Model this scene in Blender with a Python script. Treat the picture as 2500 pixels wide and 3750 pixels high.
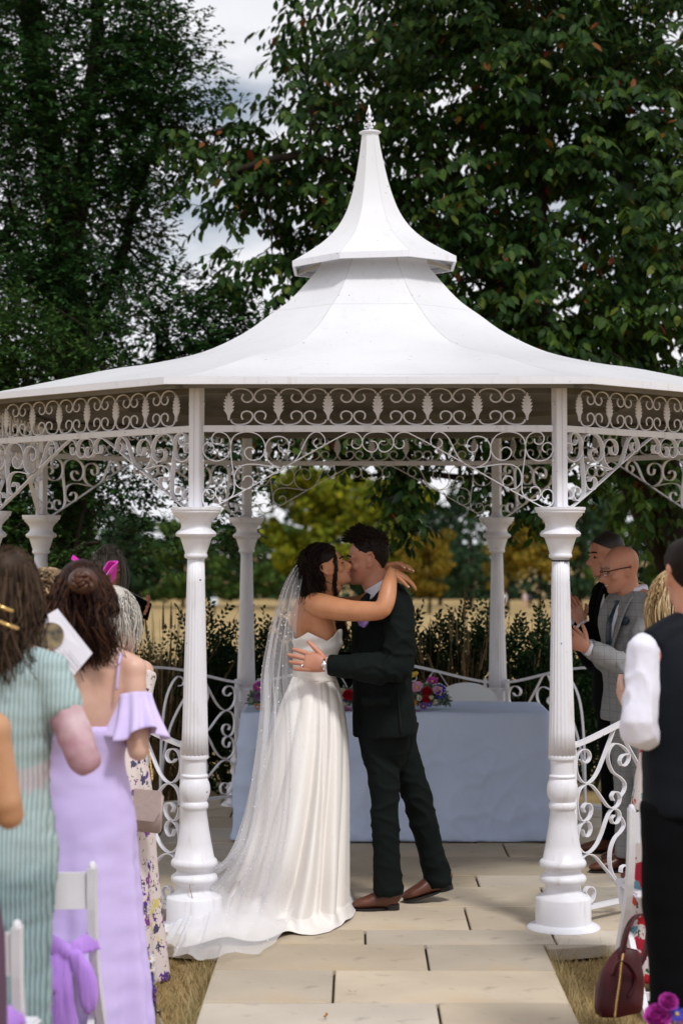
import bpy, bmesh, math, random
import numpy as np
from mathutils import Vector, Matrix, Euler, Quaternion, noise
for o in list(bpy.data.objects): bpy.data.objects.remove(o)
scene = bpy.context.scene
C = scene.collection
PI = math.pi; R = math.radians
random.seed(7); RNG = np.random.default_rng(11)

# ------------------------------------------------------------------ camera
CAM = Vector((-0.093, -10.99, 1.772)); YAW = R(0.49); PITCH = R(4.0)
FPX = 7034.0; CX = 1250.0; CY = 1485.0          # focal length and principal point in photo pixels
cam_d = bpy.data.cameras.new('camera'); cam = bpy.data.objects.new('camera', cam_d); C.objects.link(cam)
cam.location = CAM; cam.rotation_euler = (PI/2 + PITCH, 0, YAW)
cam_d.sensor_fit = 'VERTICAL'; cam_d.sensor_height = 36; cam_d.sensor_width = 24
cam_d.lens = 36*FPX/3750; cam_d.shift_y = (CY-1875)/3750
cam_d.clip_start = .1; cam_d.clip_end = 3000
cam_d.dof.use_dof = True; cam_d.dof.focus_distance = 9.45; cam_d.dof.aperture_fstop = 2.8
scene.camera = cam
scene.render.resolution_x = 682; scene.render.resolution_y = 1024

# ------------------------------------------------------------------ world, sun, exposure
SUN_EL, SUN_AZ = R(56), R(28)          # azimuth measured from behind the camera towards the right
w = bpy.data.worlds.new('World'); scene.world = w; w.use_nodes = True
nt = w.node_tree; nt.nodes.clear()
out = nt.nodes.new('ShaderNodeOutputWorld'); bg = nt.nodes.new('ShaderNodeBackground')
sky = nt.nodes.new('ShaderNodeTexSky'); sky.sky_type = 'NISHITA'; sky.sun_disc = False
sky.sun_elevation = SUN_EL; sky.sun_rotation = PI - SUN_AZ; sky.air_density = 1.0; sky.dust_density = 1.5
tc = nt.nodes.new('ShaderNodeTexCoord'); mp = nt.nodes.new('ShaderNodeMapping')
mp.inputs['Scale'].default_value = (1.3, 1.3, 3.2); mp.inputs['Location'].default_value = (.35, .1, .62)
nz = nt.nodes.new('ShaderNodeTexNoise'); nz.inputs['Scale'].default_value = 2.6; nz.inputs['Detail'].default_value = 6; nz.inputs['Roughness'].default_value = .55
rp = nt.nodes.new('ShaderNodeValToRGB'); rp.color_ramp.elements[0].position = .30; rp.color_ramp.elements[1].position = .42
n2 = nt.nodes.new('ShaderNodeTexNoise'); n2.inputs['Scale'].default_value = 5; n2.inputs['Detail'].default_value = 5
r2 = nt.nodes.new('ShaderNodeValToRGB')
r2.color_ramp.elements[0].position = .3; r2.color_ramp.elements[0].color = (10.4, 10.6, 11.4, 1)
r2.color_ramp.elements[1].position = .7; r2.color_ramp.elements[1].color = (13.0, 13.0, 13.3, 1)
mx = nt.nodes.new('ShaderNodeMix'); mx.data_type = 'RGBA'
L = nt.links.new
L(tc.outputs['Generated'], mp.inputs['Vector']); L(mp.outputs[0], nz.inputs['Vector']); L(mp.outputs[0], n2.inputs['Vector'])
L(nz.outputs[0], rp.inputs[0]); L(n2.outputs[0], r2.inputs[0])
L(rp.outputs[0], mx.inputs['Factor']); L(sky.outputs[0], mx.inputs['A']); L(r2.outputs[0], mx.inputs['B'])
L(mx.outputs['Result'], bg.inputs['Color']); bg.inputs['Strength'].default_value = .075
L(bg.outputs[0], out.inputs['Surface'])
sd = bpy.data.lights.new('sun', 'SUN'); sd.energy = 2.1; sd.angle = R(9); sd.color = (1, .98, .95)
so = bpy.data.objects.new('sun', sd); C.objects.link(so)
sdir = Vector((math.sin(SUN_AZ)*math.cos(SUN_EL), -math.cos(SUN_AZ)*math.cos(SUN_EL), math.sin(SUN_EL)))
so.rotation_euler = sdir.to_track_quat('Z', 'Y').to_euler(); so.location = (6, -14, 14)
scene.view_settings.view_transform = 'Standard'; scene.view_settings.look = 'None'
scene.view_settings.exposure = .04; scene.view_settings.gamma = 1

# ------------------------------------------------------------------ helpers
CR = Euler((PI/2 + PITCH, 0, YAW)).to_matrix()
def P(px, py, D):
    """photo pixel (2500 x 3750) -> place D metres in front of the camera"""
    d = CR @ Vector(((px-CX)/FPX, -(py-CY)/FPX, -1)); return CAM + d*(D/d.y)
S_ = 2500/1568
def Q(x, y, D): return P(x*S_, y*S_, D)         # the same for the 1568 px wide preview
def G(px, py, z=0):
    d = CR @ Vector(((px-CX)/FPX, -(py-CY)/FPX, -1)); return CAM + d*((z-CAM.z)/d.z)
def ppm(p):                                      # photo pixels per metre at a place
    return FPX/(-(CR.transposed() @ (Vector(p)-CAM)).z)

MATS = {}
def mat(name, col, rough=.6, var=0, vscale=8, bump=0, bscale=40, spec=.4, col2=None, metal=0, trans=0, sheen=0, stretch=None, detail=4, gen='Object', coat=0, sss=0):
    if name in MATS: return MATS[name]
    m = bpy.data.materials.new(name); m.use_nodes = True; t = m.node_tree; b = t.nodes['Principled BSDF']
    b.inputs['Base Color'].default_value = (*col, 1); b.inputs['Roughness'].default_value = rough
    b.inputs['Specular IOR Level'].default_value = spec; b.inputs['Metallic'].default_value = metal
    b.inputs['Sheen Weight'].default_value = sheen; b.inputs['Coat Weight'].default_value = coat
    if sss: b.inputs['Subsurface Weight'].default_value = sss; b.inputs['Subsurface Radius'].default_value = (.012, .005, .003); b.inputs['Subsurface Scale'].default_value = 1
    tcn = t.nodes.new('ShaderNodeTexCoord'); mpn = t.nodes.new('ShaderNodeMapping')
    if stretch: mpn.inputs['Scale'].default_value = stretch
    t.links.new(tcn.outputs[gen], mpn.inputs[0])
    if var or col2:
        n = t.nodes.new('ShaderNodeTexNoise'); n.inputs['Scale'].default_value = vscale; n.inputs['Detail'].default_value = detail
        t.links.new(mpn.outputs[0], n.inputs['Vector'])
        r = t.nodes.new('ShaderNodeValToRGB'); r.color_ramp.elements[0].position = .32; r.color_ramp.elements[1].position = .68
        c2 = col2 or tuple(c*(1-var) for c in col)
        r.color_ramp.elements[0].color = (*c2, 1); r.color_ramp.elements[1].color = (*col, 1)
        t.links.new(n.outputs[0], r.inputs[0]); t.links.new(r.outputs[0], b.inputs['Base Color'])
    if bump:
        n = t.nodes.new('ShaderNodeTexNoise'); n.inputs['Scale'].default_value = bscale; n.inputs['Detail'].default_value = 5
        t.links.new(mpn.outputs[0], n.inputs['Vector'])
        bp = t.nodes.new('ShaderNodeBump'); bp.inputs['Strength'].default_value = bump; bp.inputs['Distance'].default_value = .01
        t.links.new(n.outputs[0], bp.inputs['Height']); t.links.new(bp.outputs[0], b.inputs['Normal'])
    MATS[name] = m; return m

def link(name, me, m=None, parent=None, smooth=False):
    o = bpy.data.objects.new(name, me); C.objects.link(o)
    if m is not None and not me.materials: me.materials.append(m)
    if parent is not None: o.parent = parent
    if smooth: me.shade_smooth()
    return o
def bm_obj(name, bm, m=None, parent=None, smooth=False):
    bmesh.ops.recalc_face_normals(bm, faces=bm.faces)
    me = bpy.data.meshes.new(name); bm.to_mesh(me); bm.free(); return link(name, me, m, parent, smooth)
def arr_mesh(name, V, F, smooth=False):
    """V (n,3), F (m,k) arrays with the same k"""
    V = np.asarray(V, dtype=np.float32); F = np.asarray(F, dtype=np.int32)
    me = bpy.data.meshes.new(name); me.vertices.add(len(V)); me.vertices.foreach_set('co', V.ravel())
    k = F.shape[1]; me.loops.add(F.size); me.loops.foreach_set('vertex_index', F.ravel())
    me.polygons.add(len(F)); me.polygons.foreach_set('loop_start', np.arange(0, F.size, k, dtype=np.int32))
    me.update(calc_edges=True)
    if smooth: me.shade_smooth()
    return me
def tag(o, label=None, cat=None, group=None, kind=None):
    if label: o['label'] = label
    if cat: o['category'] = cat
    if group: o['group'] = group
    if kind: o['kind'] = kind
    return o
def empty(name, loc=(0, 0, 0), label=None, cat=None, group=None):
    o = bpy.data.objects.new(name, None); C.objects.link(o); o.location = loc; o.empty_display_size = .1
    tag(o, label, cat, group); return o
def keep(o, parent):                              # parent without moving (parents here are unrotated empties)
    o.parent = parent; o.location = Vector(o.location) - Vector(parent.location); return o
def box(bm, c, s, rot=None, bev=0):
    r = bmesh.ops.create_cube(bm, size=1); vs = r['verts']
    M = Matrix.Translation(Vector(c)) @ (rot.to_4x4() if rot is not None else Matrix()) @ Matrix.Diagonal((*s, 1))
    bmesh.ops.transform(bm, matrix=M, verts=vs)
    if bev:
        es = list({e for v in vs for e in v.link_edges}); bmesh.ops.bevel(bm, geom=es, offset=bev, segments=2, affect='EDGES', clamp_overlap=True)
    return vs
def smoothpath(pts, k=6, closed=False):
    pts = [Vector(p) for p in pts]; n = len(pts); o = []
    rng = n if closed else n-1
    for i in range(rng):
        if closed: p0, p1, p2, p3 = pts[(i-1) % n], pts[i], pts[(i+1) % n], pts[(i+2) % n]
        else: p0, p1, p2, p3 = pts[max(i-1, 0)], pts[i], pts[i+1], pts[min(i+2, n-1)]
        for j in range(k):
            t = j/k; t2 = t*t; t3 = t2*t
            o.append(.5*((2*p1)+(p2-p0)*t+(2*p0-5*p1+4*p2-p3)*t2+(3*p1-p0-3*p2+p3)*t3))
    if not closed: o.append(pts[-1].copy())
    return o
def ribbon(bm, pts, wn, th, nrm):
    """flat bar: width wn along nrm, thickness th in the plane of the path"""
    nrm = Vector(nrm); rows = []
    for i, p in enumerate(pts):
        t = (pts[min(i+1, len(pts)-1)]-pts[max(i-1, 0)]).normalized(); s = nrm.cross(t).normalized()
        rows.append([bm.verts.new(p+s*a*th/2+nrm*b*wn/2) for a, b in ((-1, -1), (1, -1), (1, 1), (-1, 1))])
    for i in range(len(rows)-1):
        for j in range(4): bm.faces.new((rows[i][j], rows[i][(j+1) % 4], rows[i+1][(j+1) % 4], rows[i+1][j]))
    bm.faces.new(rows[0]); bm.faces.new(rows[-1][::-1])
def tube(bm, pts, rad, n=8, cap=True):
    rows = []; ref = Vector((0.123, .21, 1)).normalized()
    for i, p in enumerate(pts):
        t = (pts[min(i+1, len(pts)-1)]-pts[max(i-1, 0)]).normalized()
        a = t.cross(ref)
        if a.length < .05: a = t.cross(Vector((1, .1, 0)))
        a.normalize(); b = t.cross(a); r = rad[i] if hasattr(rad, '__len__') else rad
        rows.append([bm.verts.new(p+(a*math.cos(2*PI*j/n)+b*math.sin(2*PI*j/n))*r) for j in range(n)])
    for i in range(len(rows)-1):
        for j in range(n): bm.faces.new((rows[i][j], rows[i][(j+1) % n], rows[i+1][(j+1) % n], rows[i+1][j]))
    if cap: bm.faces.new(rows[0][::-1]); bm.faces.new(rows[-1])
def lathe(bm, prof, n=32, c=(0, 0), mod=None):
    rows = []
    for r, z in prof:
        rows.append([bm.verts.new((c[0]+(r*(mod(j/n) if mod else 1))*math.cos(2*PI*j/n), c[1]+(r*(mod(j/n) if mod else 1))*math.sin(2*PI*j/n), z)) for j in range(n)])
    for i in range(len(rows)-1):
        for j in range(n): bm.faces.new((rows[i][j], rows[i][(j+1) % n], rows[i+1][(j+1) % n], rows[i+1][j]))
    bm.faces.new(rows[0][::-1]); bm.faces.new(rows[-1])
def strands(name, paths, r0, r1, m, parent=None, n=4):
    """many thin tapering tubes (k points each) as one mesh"""
    A = np.array([[tuple(p) for p in q] for q in paths], dtype=np.float64); s, k, _ = A.shape
    T = np.gradient(A, axis=1); T /= np.linalg.norm(T, axis=2, keepdims=True)+1e-9
    U = np.cross(T, np.array([.3, .2, .93])); U /= np.linalg.norm(U, axis=2, keepdims=True)+1e-9; W = np.cross(T, U)
    rr = (np.linspace(0, 1, k)[None, :]*(np.asarray(r1).reshape(-1, 1)-np.asarray(r0).reshape(-1, 1))+np.asarray(r0).reshape(-1, 1))*np.ones((s, 1))
    V = np.stack([A+(U*math.cos(2*PI*j/n)+W*math.sin(2*PI*j/n))*rr[:, :, None] for j in range(n)], axis=2).reshape(-1, 3)
    idx = np.arange(s*k*n).reshape(s, k, n); F = []
    for j in range(n):
        j2 = (j+1) % n
        F.append(np.stack([idx[:, :-1, j], idx[:, :-1, j2], idx[:, 1:, j2], idx[:, 1:, j]], axis=-1).reshape(-1, 4))
    me = arr_mesh(name, V, np.concatenate(F), True); ca = me.color_attributes.new('tint', 'FLOAT_COLOR', 'POINT'); t = np.repeat(RNG.random(s), k*n); ca.data.foreach_set('color', np.stack([t, t, t, np.ones_like(t)], 1).astype(np.float32).ravel())
    return link(name, me, m, parent)
# ================================================================== the gazebo
GW = 1.69; AP = GW/2/math.tan(R(22.5)); RC = GW/2/math.sin(R(22.5)); D0 = 10.99-AP
white = mat('white_paint', (.79, .79, .845), .42, col2=(.745, .74, .79), vscale=3.5, bump=.12, bscale=25, spec=.45)
def paint_details(m, grime=(.36, .31, .24), lo=.60, hi=.78):
    """dust, rain streaks and chips on old gloss paint"""
    t = m.node_tree; b = t.nodes['Principled BSDF']; src = b.inputs['Base Color'].links[0].from_socket
    tcn = t.nodes.new('ShaderNodeTexCoord'); mp_ = t.nodes.new('ShaderNodeMapping'); mp_.inputs['Scale'].default_value = (7, 7, 1.1)
    n = t.nodes.new('ShaderNodeTexNoise'); n.inputs['Scale'].default_value = 3; n.inputs['Detail'].default_value = 8; n.inputs['Roughness'].default_value = .62
    r = t.nodes.new('ShaderNodeMapRange'); r.inputs['From Min'].default_value = lo; r.inputs['From Max'].default_value = hi; r.inputs['To Max'].default_value = .55
    x = t.nodes.new('ShaderNodeMix'); x.data_type = 'RGBA'; x.inputs['B'].default_value = (*grime, 1)
    t.links.new(tcn.outputs['Object'], mp_.inputs[0]); t.links.new(mp_.outputs[0], n.inputs['Vector']); t.links.new(n.outputs[0], r.inputs[0])
    t.links.new(r.outputs[0], x.inputs['Factor']); t.links.new(src, x.inputs['A'])
    n3 = t.nodes.new('ShaderNodeTexNoise'); n3.inputs['Scale'].default_value = 30; n3.inputs['Detail'].default_value = 2
    r3 = t.nodes.new('ShaderNodeMapRange'); r3.inputs['From Min'].default_value = .745; r3.inputs['From Max'].default_value = .765
    x3 = t.nodes.new('ShaderNodeMix'); x3.data_type = 'RGBA'; x3.inputs['B'].default_value = (.05, .05, .07, 1)
    t.links.new(tcn.outputs['Object'], n3.inputs['Vector']); t.links.new(n3.outputs[0], r3.inputs[0]); t.links.new(r3.outputs[0], x3.inputs['Factor'])
    t.links.new(x.outputs['Result'], x3.inputs['A']); t.links.new(x3.outputs['Result'], b.inputs['Base Color'])
paint_details(white, (.42, .37, .30), .56, .80)
roofwhite = mat('roof_white', (.71, .71, .735), .38, col2=(.65, .65, .67), vscale=1.6, bump=.06, bscale=6, spec=.45)
paint_details(roofwhite, (.52, .48, .42), .56, .85)
under = mat('roof_underside', (.20, .185, .16), .7, var=.3, vscale=4, bump=.1)  # white paint underneath, with the shade of the ceiling put into its colour
gz = empty('gazebo', (0, 0, 0), 'white ornate octagonal wrought iron gazebo with flared spire roof over the couple', 'gazebo')

def zc(y): return max(0, P(2055, y, D0).z)
ZB = P(2055, 3400, D0).z
def colprof(lst):
    o = []
    for y, h in lst:
        p = P(2055, y, D0); o.append((h/ppm(p), p.z-ZB))
    return o[::-1]
cap_prof = [(1860,93),(1870,93),(1871.5,90),(1880,89.5),(1881.5,83),(1892,80),(1893.5,77),(1899,71),(1905,65),(1917,56.5),(1931,54),(1941,58),(1945,64),(1950,71),(1958,75.5),(1966,72),(1970,62),(1972,58),(1982,54.5),(2000,48.5),(2012,45),(2028,39.6),(2031,41),(2037,43),(2044,42),(2048,36),(2050,31)]
base_prof = [(2767,49),(2770,50),(2776,51),(2782,49.5),(2784,42.5),(2837,42),(2838,44),(2841,48),(2845,49.5),(2850,47),(2852,45),(2862,50),(2875,55),(2890,57),(2908,56),(2923,51.5),(2934,46),(2938,44.5),(2942,47),(2947,50),(2955,51),(2962,49),(2967,45),(2969,43.4),(3030,52),(3090,62.5),(3145,73),(3148,78),(3155,84),(3164,86),(3172,84),(3178,78),(3182,70),(3187,66.5),(3193,65),(3199,67),(3204,76),(3211,84),(3220,86),(3228,84),(3234,78),(3238,69),(3246,63.5),(3256,62),(3265,64.5),(3273,73),(3280,86),(3285,98),(3291,102),(3380,102),(3382,106),(3385,116),(3390,128),(3396,134),(3400,135)]
Zcap = colprof(cap_prof)[-1][1]
bm = bmesh.new()
fl = lambda u: 1-.062*abs(math.sin(u*PI*20))**.6*0-.055*(.5+.5*math.cos(u*2*PI*20))**2
y0, y1 = 2049, 2768
pr = []
for i in range(9):
    y = y1+(y0-y1)*i/8; h = 49+(31-49)*(i/8)**.9; p = P(2055, y, D0); pr.append((h*1.02/ppm(p), p.z-ZB))
lathe(bm, pr, 120, mod=fl); shaft_me = bm_obj('column', bm, white, smooth=True)
bm = bmesh.new(); lathe(bm, colprof(cap_prof), 40); cap_o = bm_obj('capital', bm, white, smooth=True)
bm = bmesh.new(); lathe(bm, colprof(base_prof), 44); base_o = bm_obj('base', bm, white, smooth=True)
for o in (cap_o, base_o):
    o.data.set_sharp_from_angle(angle=R(50))
Zeave = Q(866, 866, 10.99-AP-.30).z; Zfas = Q(866, 881.5, 10.99-AP-.30).z
Zb1 = Q(866, 977, D0).z; Zb0 = Q(866, 992, D0).z
bm = bmesh.new()
for sx in (-1, 1): box(bm, (sx*.0147, 0, (Zcap+Zeave)/2+.005), (.0265, .052, Zeave-Zcap+.02), bev=.002)
box(bm, (0, 0, (Zcap+Zeave)/2), (.006, .044, Zeave-Zcap))
for z in (Zb1+.10, Zb1-.165):
    for sx in (-1, 1): box(bm, (sx*.034, 0, z), (.010, .016, .016), bev=.003)
post_o = bm_obj('post', bm, white)
cols = []
for k in range(8):
    a = -PI/2-R(22.5)+k*R(45)
    if k == 0: c, cp, bs, ps = shaft_me, cap_o, base_o, post_o
    else:
        c, cp, bs, ps = (o.copy() for o in (shaft_me, cap_o, base_o, post_o))
        for o in (c, cp, bs, ps): C.objects.link(o)
    c.parent = gz; c.location = (RC*math.cos(a), RC*math.sin(a), 0); c.rotation_euler.z = a+PI/2
    cp.parent = c; bs.parent = c; ps.parent = gz; ps.location = c.location; ps.rotation_euler.z = c.rotation_euler.z
    cols.append(c)

# ---- one side, seen along +y: beam with frieze of leaves and scrolls, two brackets, a railing
def spin(o, k):                                    # copy of a front-side piece turned to side k
    c = o if k == 0 else o.copy()
    if k: C.objects.link(c)
    c.rotation_euler.z = k*R(45); return c
NY = Vector((0, 1, 0))
def path2(pts, fu, fv, y, k=7): return smoothpath([Vector((fu(a), y, fv(b))) for a, b in pts], k)
bm = bmesh.new(); box(bm, (0, -AP, (Zb0+Zb1)/2), (GW-.058, .03, Zb1-Zb0), bev=.002)
beam_o = bm_obj('beam', bm, white)
# frieze scrolls, in crop units (leaf at x=380 and 723, beam top y=410, eave y=105)
BAY = .2318; Ztop = Zeave-.03
fvz = lambda y: Zb1+.003+(410-y)/(410-105)*(Ztop-Zb1)
low = [(396,366),(400,385),(420,403),(455,409),(500,400),(532,375),(545,340),(538,312),(515,297),(490,298),(471,315),(468,340),(478,366)]
upp = [(394,145),(405,125),(440,108),(485,108),(525,128),(546,165),(543,195),(522,217),(495,219),(475,202),(470,178),(482,154)]
def frieze_bm(pts, mir):
    bm = bmesh.new(); fu = (lambda x: (x-380)/(723-380)*BAY) if not mir else (lambda x: BAY-(x-380)/(723-380)*BAY)
    p = path2(pts, fu, fvz, -AP, 4); tube(bm, p, .0042, 6); return bm
scr = [bm_obj('scroll', frieze_bm(p, m), white, smooth=True) for p in (low, upp) for m in (0, 1)]
# cast leaf
bm = bmesh.new()
lw = [(0,.0045),(.025,.007),(.038,.011),(.062,.025),(.052,.010),(.082,.0275),(.072,.011),(.102,.026),(.092,.010),(.120,.0225),(.111,.009),(.136,.016),(.128,.006),(.150,.0065),(.158,.0005)]
sc = (fvz(140)-fvz(372))/.158
rows = []
for z, h in lw:
    rows.append([bm.verts.new((sx*h, -AP+dy, fvz(372)+z*sc)) for sx, dy in ((-1, -.002), (0, -.009), (1, -.002), (1, .004), (-1, .004))])
for i in range(len(rows)-1):
    for j in range(5): bm.faces.new((rows[i][j], rows[i][(j+1) % 5], rows[i+1][(j+1) % 5], rows[i+1][j]))
bm.faces.new(rows[0]); bm.faces.new(rows[-1][::-1])
leaf_o = bm_obj('leaf', bm, white)
# brackets in crop units of 0.649 mm, post face at x=183, beam underside at y=453, capital top at y=990
ku = .51/786; fbu = lambda x: -GW/2+.0285+(x-183)*ku; kv = (Zb0-Zcap)/(990-453); fbv = lambda y: Zb0-(y-453)*kv
BR = {'diag': [(218,922),(250,930),(270,905),(258,875),(225,862),(196,880),(184,915),(195,965),(225,986),(262,988),(330,955),(560,828),(800,690),(1060,545),(1180,482),(1235,457),(1290,463),(1325,500),(1325,545),(1300,570),(1270,568),(1253,545),(1260,512)],
 's': [[(350,888),(350,862),(330,846),(300,848),(280,875),(282,910),(305,935),(345,940),(380,925),(402,900),(412,870)],
  [(411,882),(412,820),(403,730),(390,640),(384,560),(378,510),(350,470),(305,454),(268,464),(250,498),(262,532),(292,542),(316,528),(320,502)],
  [(384,540),(382,580),(362,625),(325,652),(280,661),(230,648),(197,615),(184,575),(193,545),(222,531),(250,540),(264,565),(257,588),(238,600)],
  [(387,545),(395,505),(425,472),(475,455),(530,455),(585,475),(620,515),(633,565),(622,612),(590,645),(550,656),(512,645),(488,615),(488,585),(510,565),(540,567),(560,590)],
  [(634,575),(640,540),(665,505),(705,487),(752,488),(790,510),(803,545),(797,580),(772,598),(745,592),(730,570),(730,542)],
  [(634,580),(640,630),(665,670),(705,697),(752,706),(800,692),(850,655),(885,600),(910,545),(945,485),(990,454),(1030,462),(1058,495),(1062,530),(1042,560),(1010,567),(985,548),(982,520),(1005,500)],
  [(475,800),(487,775),(515,768),(540,782),(548,812),(535,845),(505,860),(465,858),(432,838),(414,800),(416,755),(440,710),(490,687),(560,684),(640,694),(720,706),(780,703)],
  [(1390,520),(1420,522),(1438,548),(1432,578),(1405,596),(1370,590),(1340,565),(1330,530),(1342,490),(1372,464),(1410,455),(1440,454)]]}
def br_bm(pts, mir):
    bm = bmesh.new(); p = path2(pts, (lambda x: -fbu(x)) if mir else fbu, fbv, -AP, 4); ribbon(bm, p, .024, .0045, NY); return bm
brk = [(bm_obj('bracket', br_bm(BR['diag'], m), white), [bm_obj('scroll', br_bm(s, m), white) for s in BR['s']]) for m in (0, 1)]
# railing, crop units: column bar at x=680, u = .812 mm per unit
ZR = .812
kr = .000812; fru = lambda x: -GW/2+.085+(x-680)*kr; frv = lambda y: .80-(y+10)*(.80-.075)/(1310+10)
def rail_z(u): return ZR+.14*math.cos(u/(GW/2)*PI/2)**1.6
RS = [[(742,78),(775,110),(812,95),(825,50),(800,5),(755,-5),(715,25),(697,100),(705,190),(745,260),(795,284),(845,262),(895,200),(940,110),(990,0),(1030,-90),(1065,-170)],
 [(770,522),(756,485),(785,452),(822,465),(836,510),(820,565),(780,598),(740,585),(710,520),(703,420),(725,335),(775,293),(830,300),(885,360),(940,440),(985,500),(1030,526),(1080,510),(1105,455),(1085,400),(1045,392),(1024,425),(1040,462)],
 [(752,668),(768,722),(805,722),(828,670),(810,615),(768,602),(725,640),(705,730),(718,810),(765,860),(820,862),(880,810),(930,720),(970,620),(1010,550),(1050,533),(1090,560),(1100,610),(1075,655),(1035,655),(1020,615),(1045,588)],
 [(790,1222),(770,1190),(790,1157),(830,1158),(855,1200),(840,1265),(790,1290),(745,1250),(718,1160),(712,1060),(720,960),(760,890),(810,880),(865,910),(930,990),(1000,1080),(1090,1205),(1150,1290)],
 [(1180,80),(1130,90),(1105,135),(1125,175),(1165,170),(1195,120),(1180,60),(1120,0),(1050,-20),(1000,40),(1000,130),(1040,220),(1110,275),(1150,330),(1145,390),(1105,440)],
 [(1110,612),(1140,680),(1110,735),(1050,785),(1008,880),(1003,1000),(1035,1100),(1095,1160),(1160,1150),(1190,1090),(1165,1035),(1115,1040),(1105,1085)],
 [(1478,1290),(1470,1000),(1440,700),(1380,420),(1290,200),(1180,0),(1110,-170)],
 [(1482,1290),(1480,900),(1470,500),(1440,150),(1380,-60),(1310,-160),(1250,-120),(1255,-60),(1300,-50)]]
def rl_bm(pts, mir):
    bm = bmesh.new(); p = path2(pts, (lambda x: -fru(x)) if mir else fru, frv, -AP, 4)
    for v in p: v.z = min(v.z, rail_z(v.x)-.008)
    ribbon(bm, p, .022, .005, NY); return bm
bm = bmesh.new()
pp = [Vector((-GW/2+.05+(GW-.10)*i/24, -AP, 0)) for i in range(25)]
for v in pp: v.z = rail_z(v.x)
ribbon(bm, pp, .036, .016, NY)
box(bm, (0, -AP, .068), (GW-.20, .03, .018))
for sx in (-1, 1): box(bm, (sx*(GW/2-.085), -AP+.0015, (.06+.82)/2), (.022, .022, .80))
rail_o = bm_obj('railing', bm, white)
rsc = [bm_obj('scroll', rl_bm(s, m), white) for s in RS for m in (0, 1)]
fx = []
bm = bmesh.new()
for k in range(8):
    b = spin(beam_o, k); b.parent = gz
    for i in range(7):
        l = leaf_o.copy() if (k or i) else leaf_o
        if k or i: C.objects.link(l)
        l.parent = b; l.location = (-3*BAY+i*BAY, 0, 0)
        if i < 6:
            for s in scr:
                q = s.copy() if (k or i) else s
                if k or i: C.objects.link(q)
                q.parent = b; q.location = (-3*BAY+i*BAY, 0, 0)
    for bo, ss in brk:
        b2 = spin(bo, k); b2.parent = gz
        for s in ss:
            q = s.copy() if k else s
            if k: C.objects.link(q)
            q.parent = b2
    if k:
        r_ = rail_o.copy() if k > 1 else rail_o
        if k > 1: C.objects.link(r_)
        r_.rotation_euler.z = k*R(45); r_.parent = gz
        for s in rsc:
            q = s.copy() if k > 1 else s
            if k > 1: C.objects.link(q)
            q.parent = r_
bm.free()

# ---- roof
EA = AP+.30
def zr(y, D): return Q(860, y, D).z
sil = [(120,596),(128,618),(188,687),(239,726),(301,770),(391,812),(501,838),(611,855),(709,864)]
prof = []
for dx, y in sil:
    r = dx*10.9/4412; D = 10.99-.3*r; p = Q(860+dx, y, D); prof.append((p.x-Q(860, y, D).x, p.z))
print('roof', prof, 'eave', EA, Zeave, 'Zb', Zb0, Zb1, 'cap', Zcap)
prof = [(prof[0][0]-.06, prof[0][1]+.12)]+prof[:-1]
prof += [(2.0, Zeave+.052), (EA, Zeave)]
# smooth profile
pv = smoothpath([Vector((a, 0, b)) for a, b in prof], 4)
def sector(profile, th, gap=.0):
    """one eighth of an octagonal shell, facing -y, with thickness th"""
    bm = bmesh.new(); rows = []
    t8 = math.tan(R(22.5)); n = 6
    for q in profile:
        r, z = q.x, q.z; h = max(r*t8-gap, .002)
        rows.append([bm.verts.new((-h+2*h*j/n, -r, z)) for j in range(n+1)])
    for i in range(len(rows)-1):
        for j in range(n): bm.faces.new((rows[i][j], rows[i][j+1], rows[i+1][j+1], rows[i+1][j]))
    bmesh.ops.recalc_face_normals(bm, faces=bm.faces)
    if th:
        ret = bmesh.ops.extrude_face_region(bm, geom=bm.faces[:])
        for v in [e for e in ret['geom'] if isinstance(e, bmesh.types.BMVert)]: v.co.z -= th; v.co.y += th*.3
    return bm
# each face of the roof is three lapped sheets with open seams, as on the real one
segs = []
zs = [v.z for v in pv]
cut1 = next(i for i, v in enumerate(pv) if v.z < Q(860, 700, 10.5).z); cut2 = next(i for i, v in enumerate(pv) if v.x > EA-.33)
for a, b_ in ((0, cut1), (cut1, cut2), (cut2, len(pv)-1)):
    sub = [v.copy() for v in pv[a:b_+1]]
    if a:
        sub[0] = sub[0]+(sub[1]-sub[0])*.0+Vector((.0, 0, 0)); 
        d = (sub[1]-sub[0]).normalized(); sub[0] = sub[0]+d*.002
    segs.append(sub)
for si, sub in enumerate(segs):
    ob = bm_obj('roof_panel', sector(sub, .010, .0018), roofwhite, smooth=True); ob.data.set_sharp_from_angle(angle=R(40))
    for k in range(8): q = spin(ob, k); q.parent = gz
# open lap joint on the front face, its shade laid on as a dark strip
q0, q1 = pv[cut2], pv[cut2+1]; bm = bmesh.new(); pts = [Vector((-.36+.92*i/14, -q0.x, q0.z+.0018)) for i in range(15)]; dn_ = Vector((0, -(q1.x-q0.x), q1.z-q0.z)).normalized(); rows = []
for i, p in enumerate(pts): wv = .0035*math.sin(PI*i/14)**.6+.0008; rows.append((bm.verts.new(p-dn_*wv), bm.verts.new(p+dn_*wv+Vector((0, 0, .0006)))))
for i in range(14): bm.faces.new((rows[i][0], rows[i+1][0], rows[i+1][1], rows[i][1]))
bm_obj('seam_shade', bm, mat('seam_dark', (.03, .03, .035), .9), gz)
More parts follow.
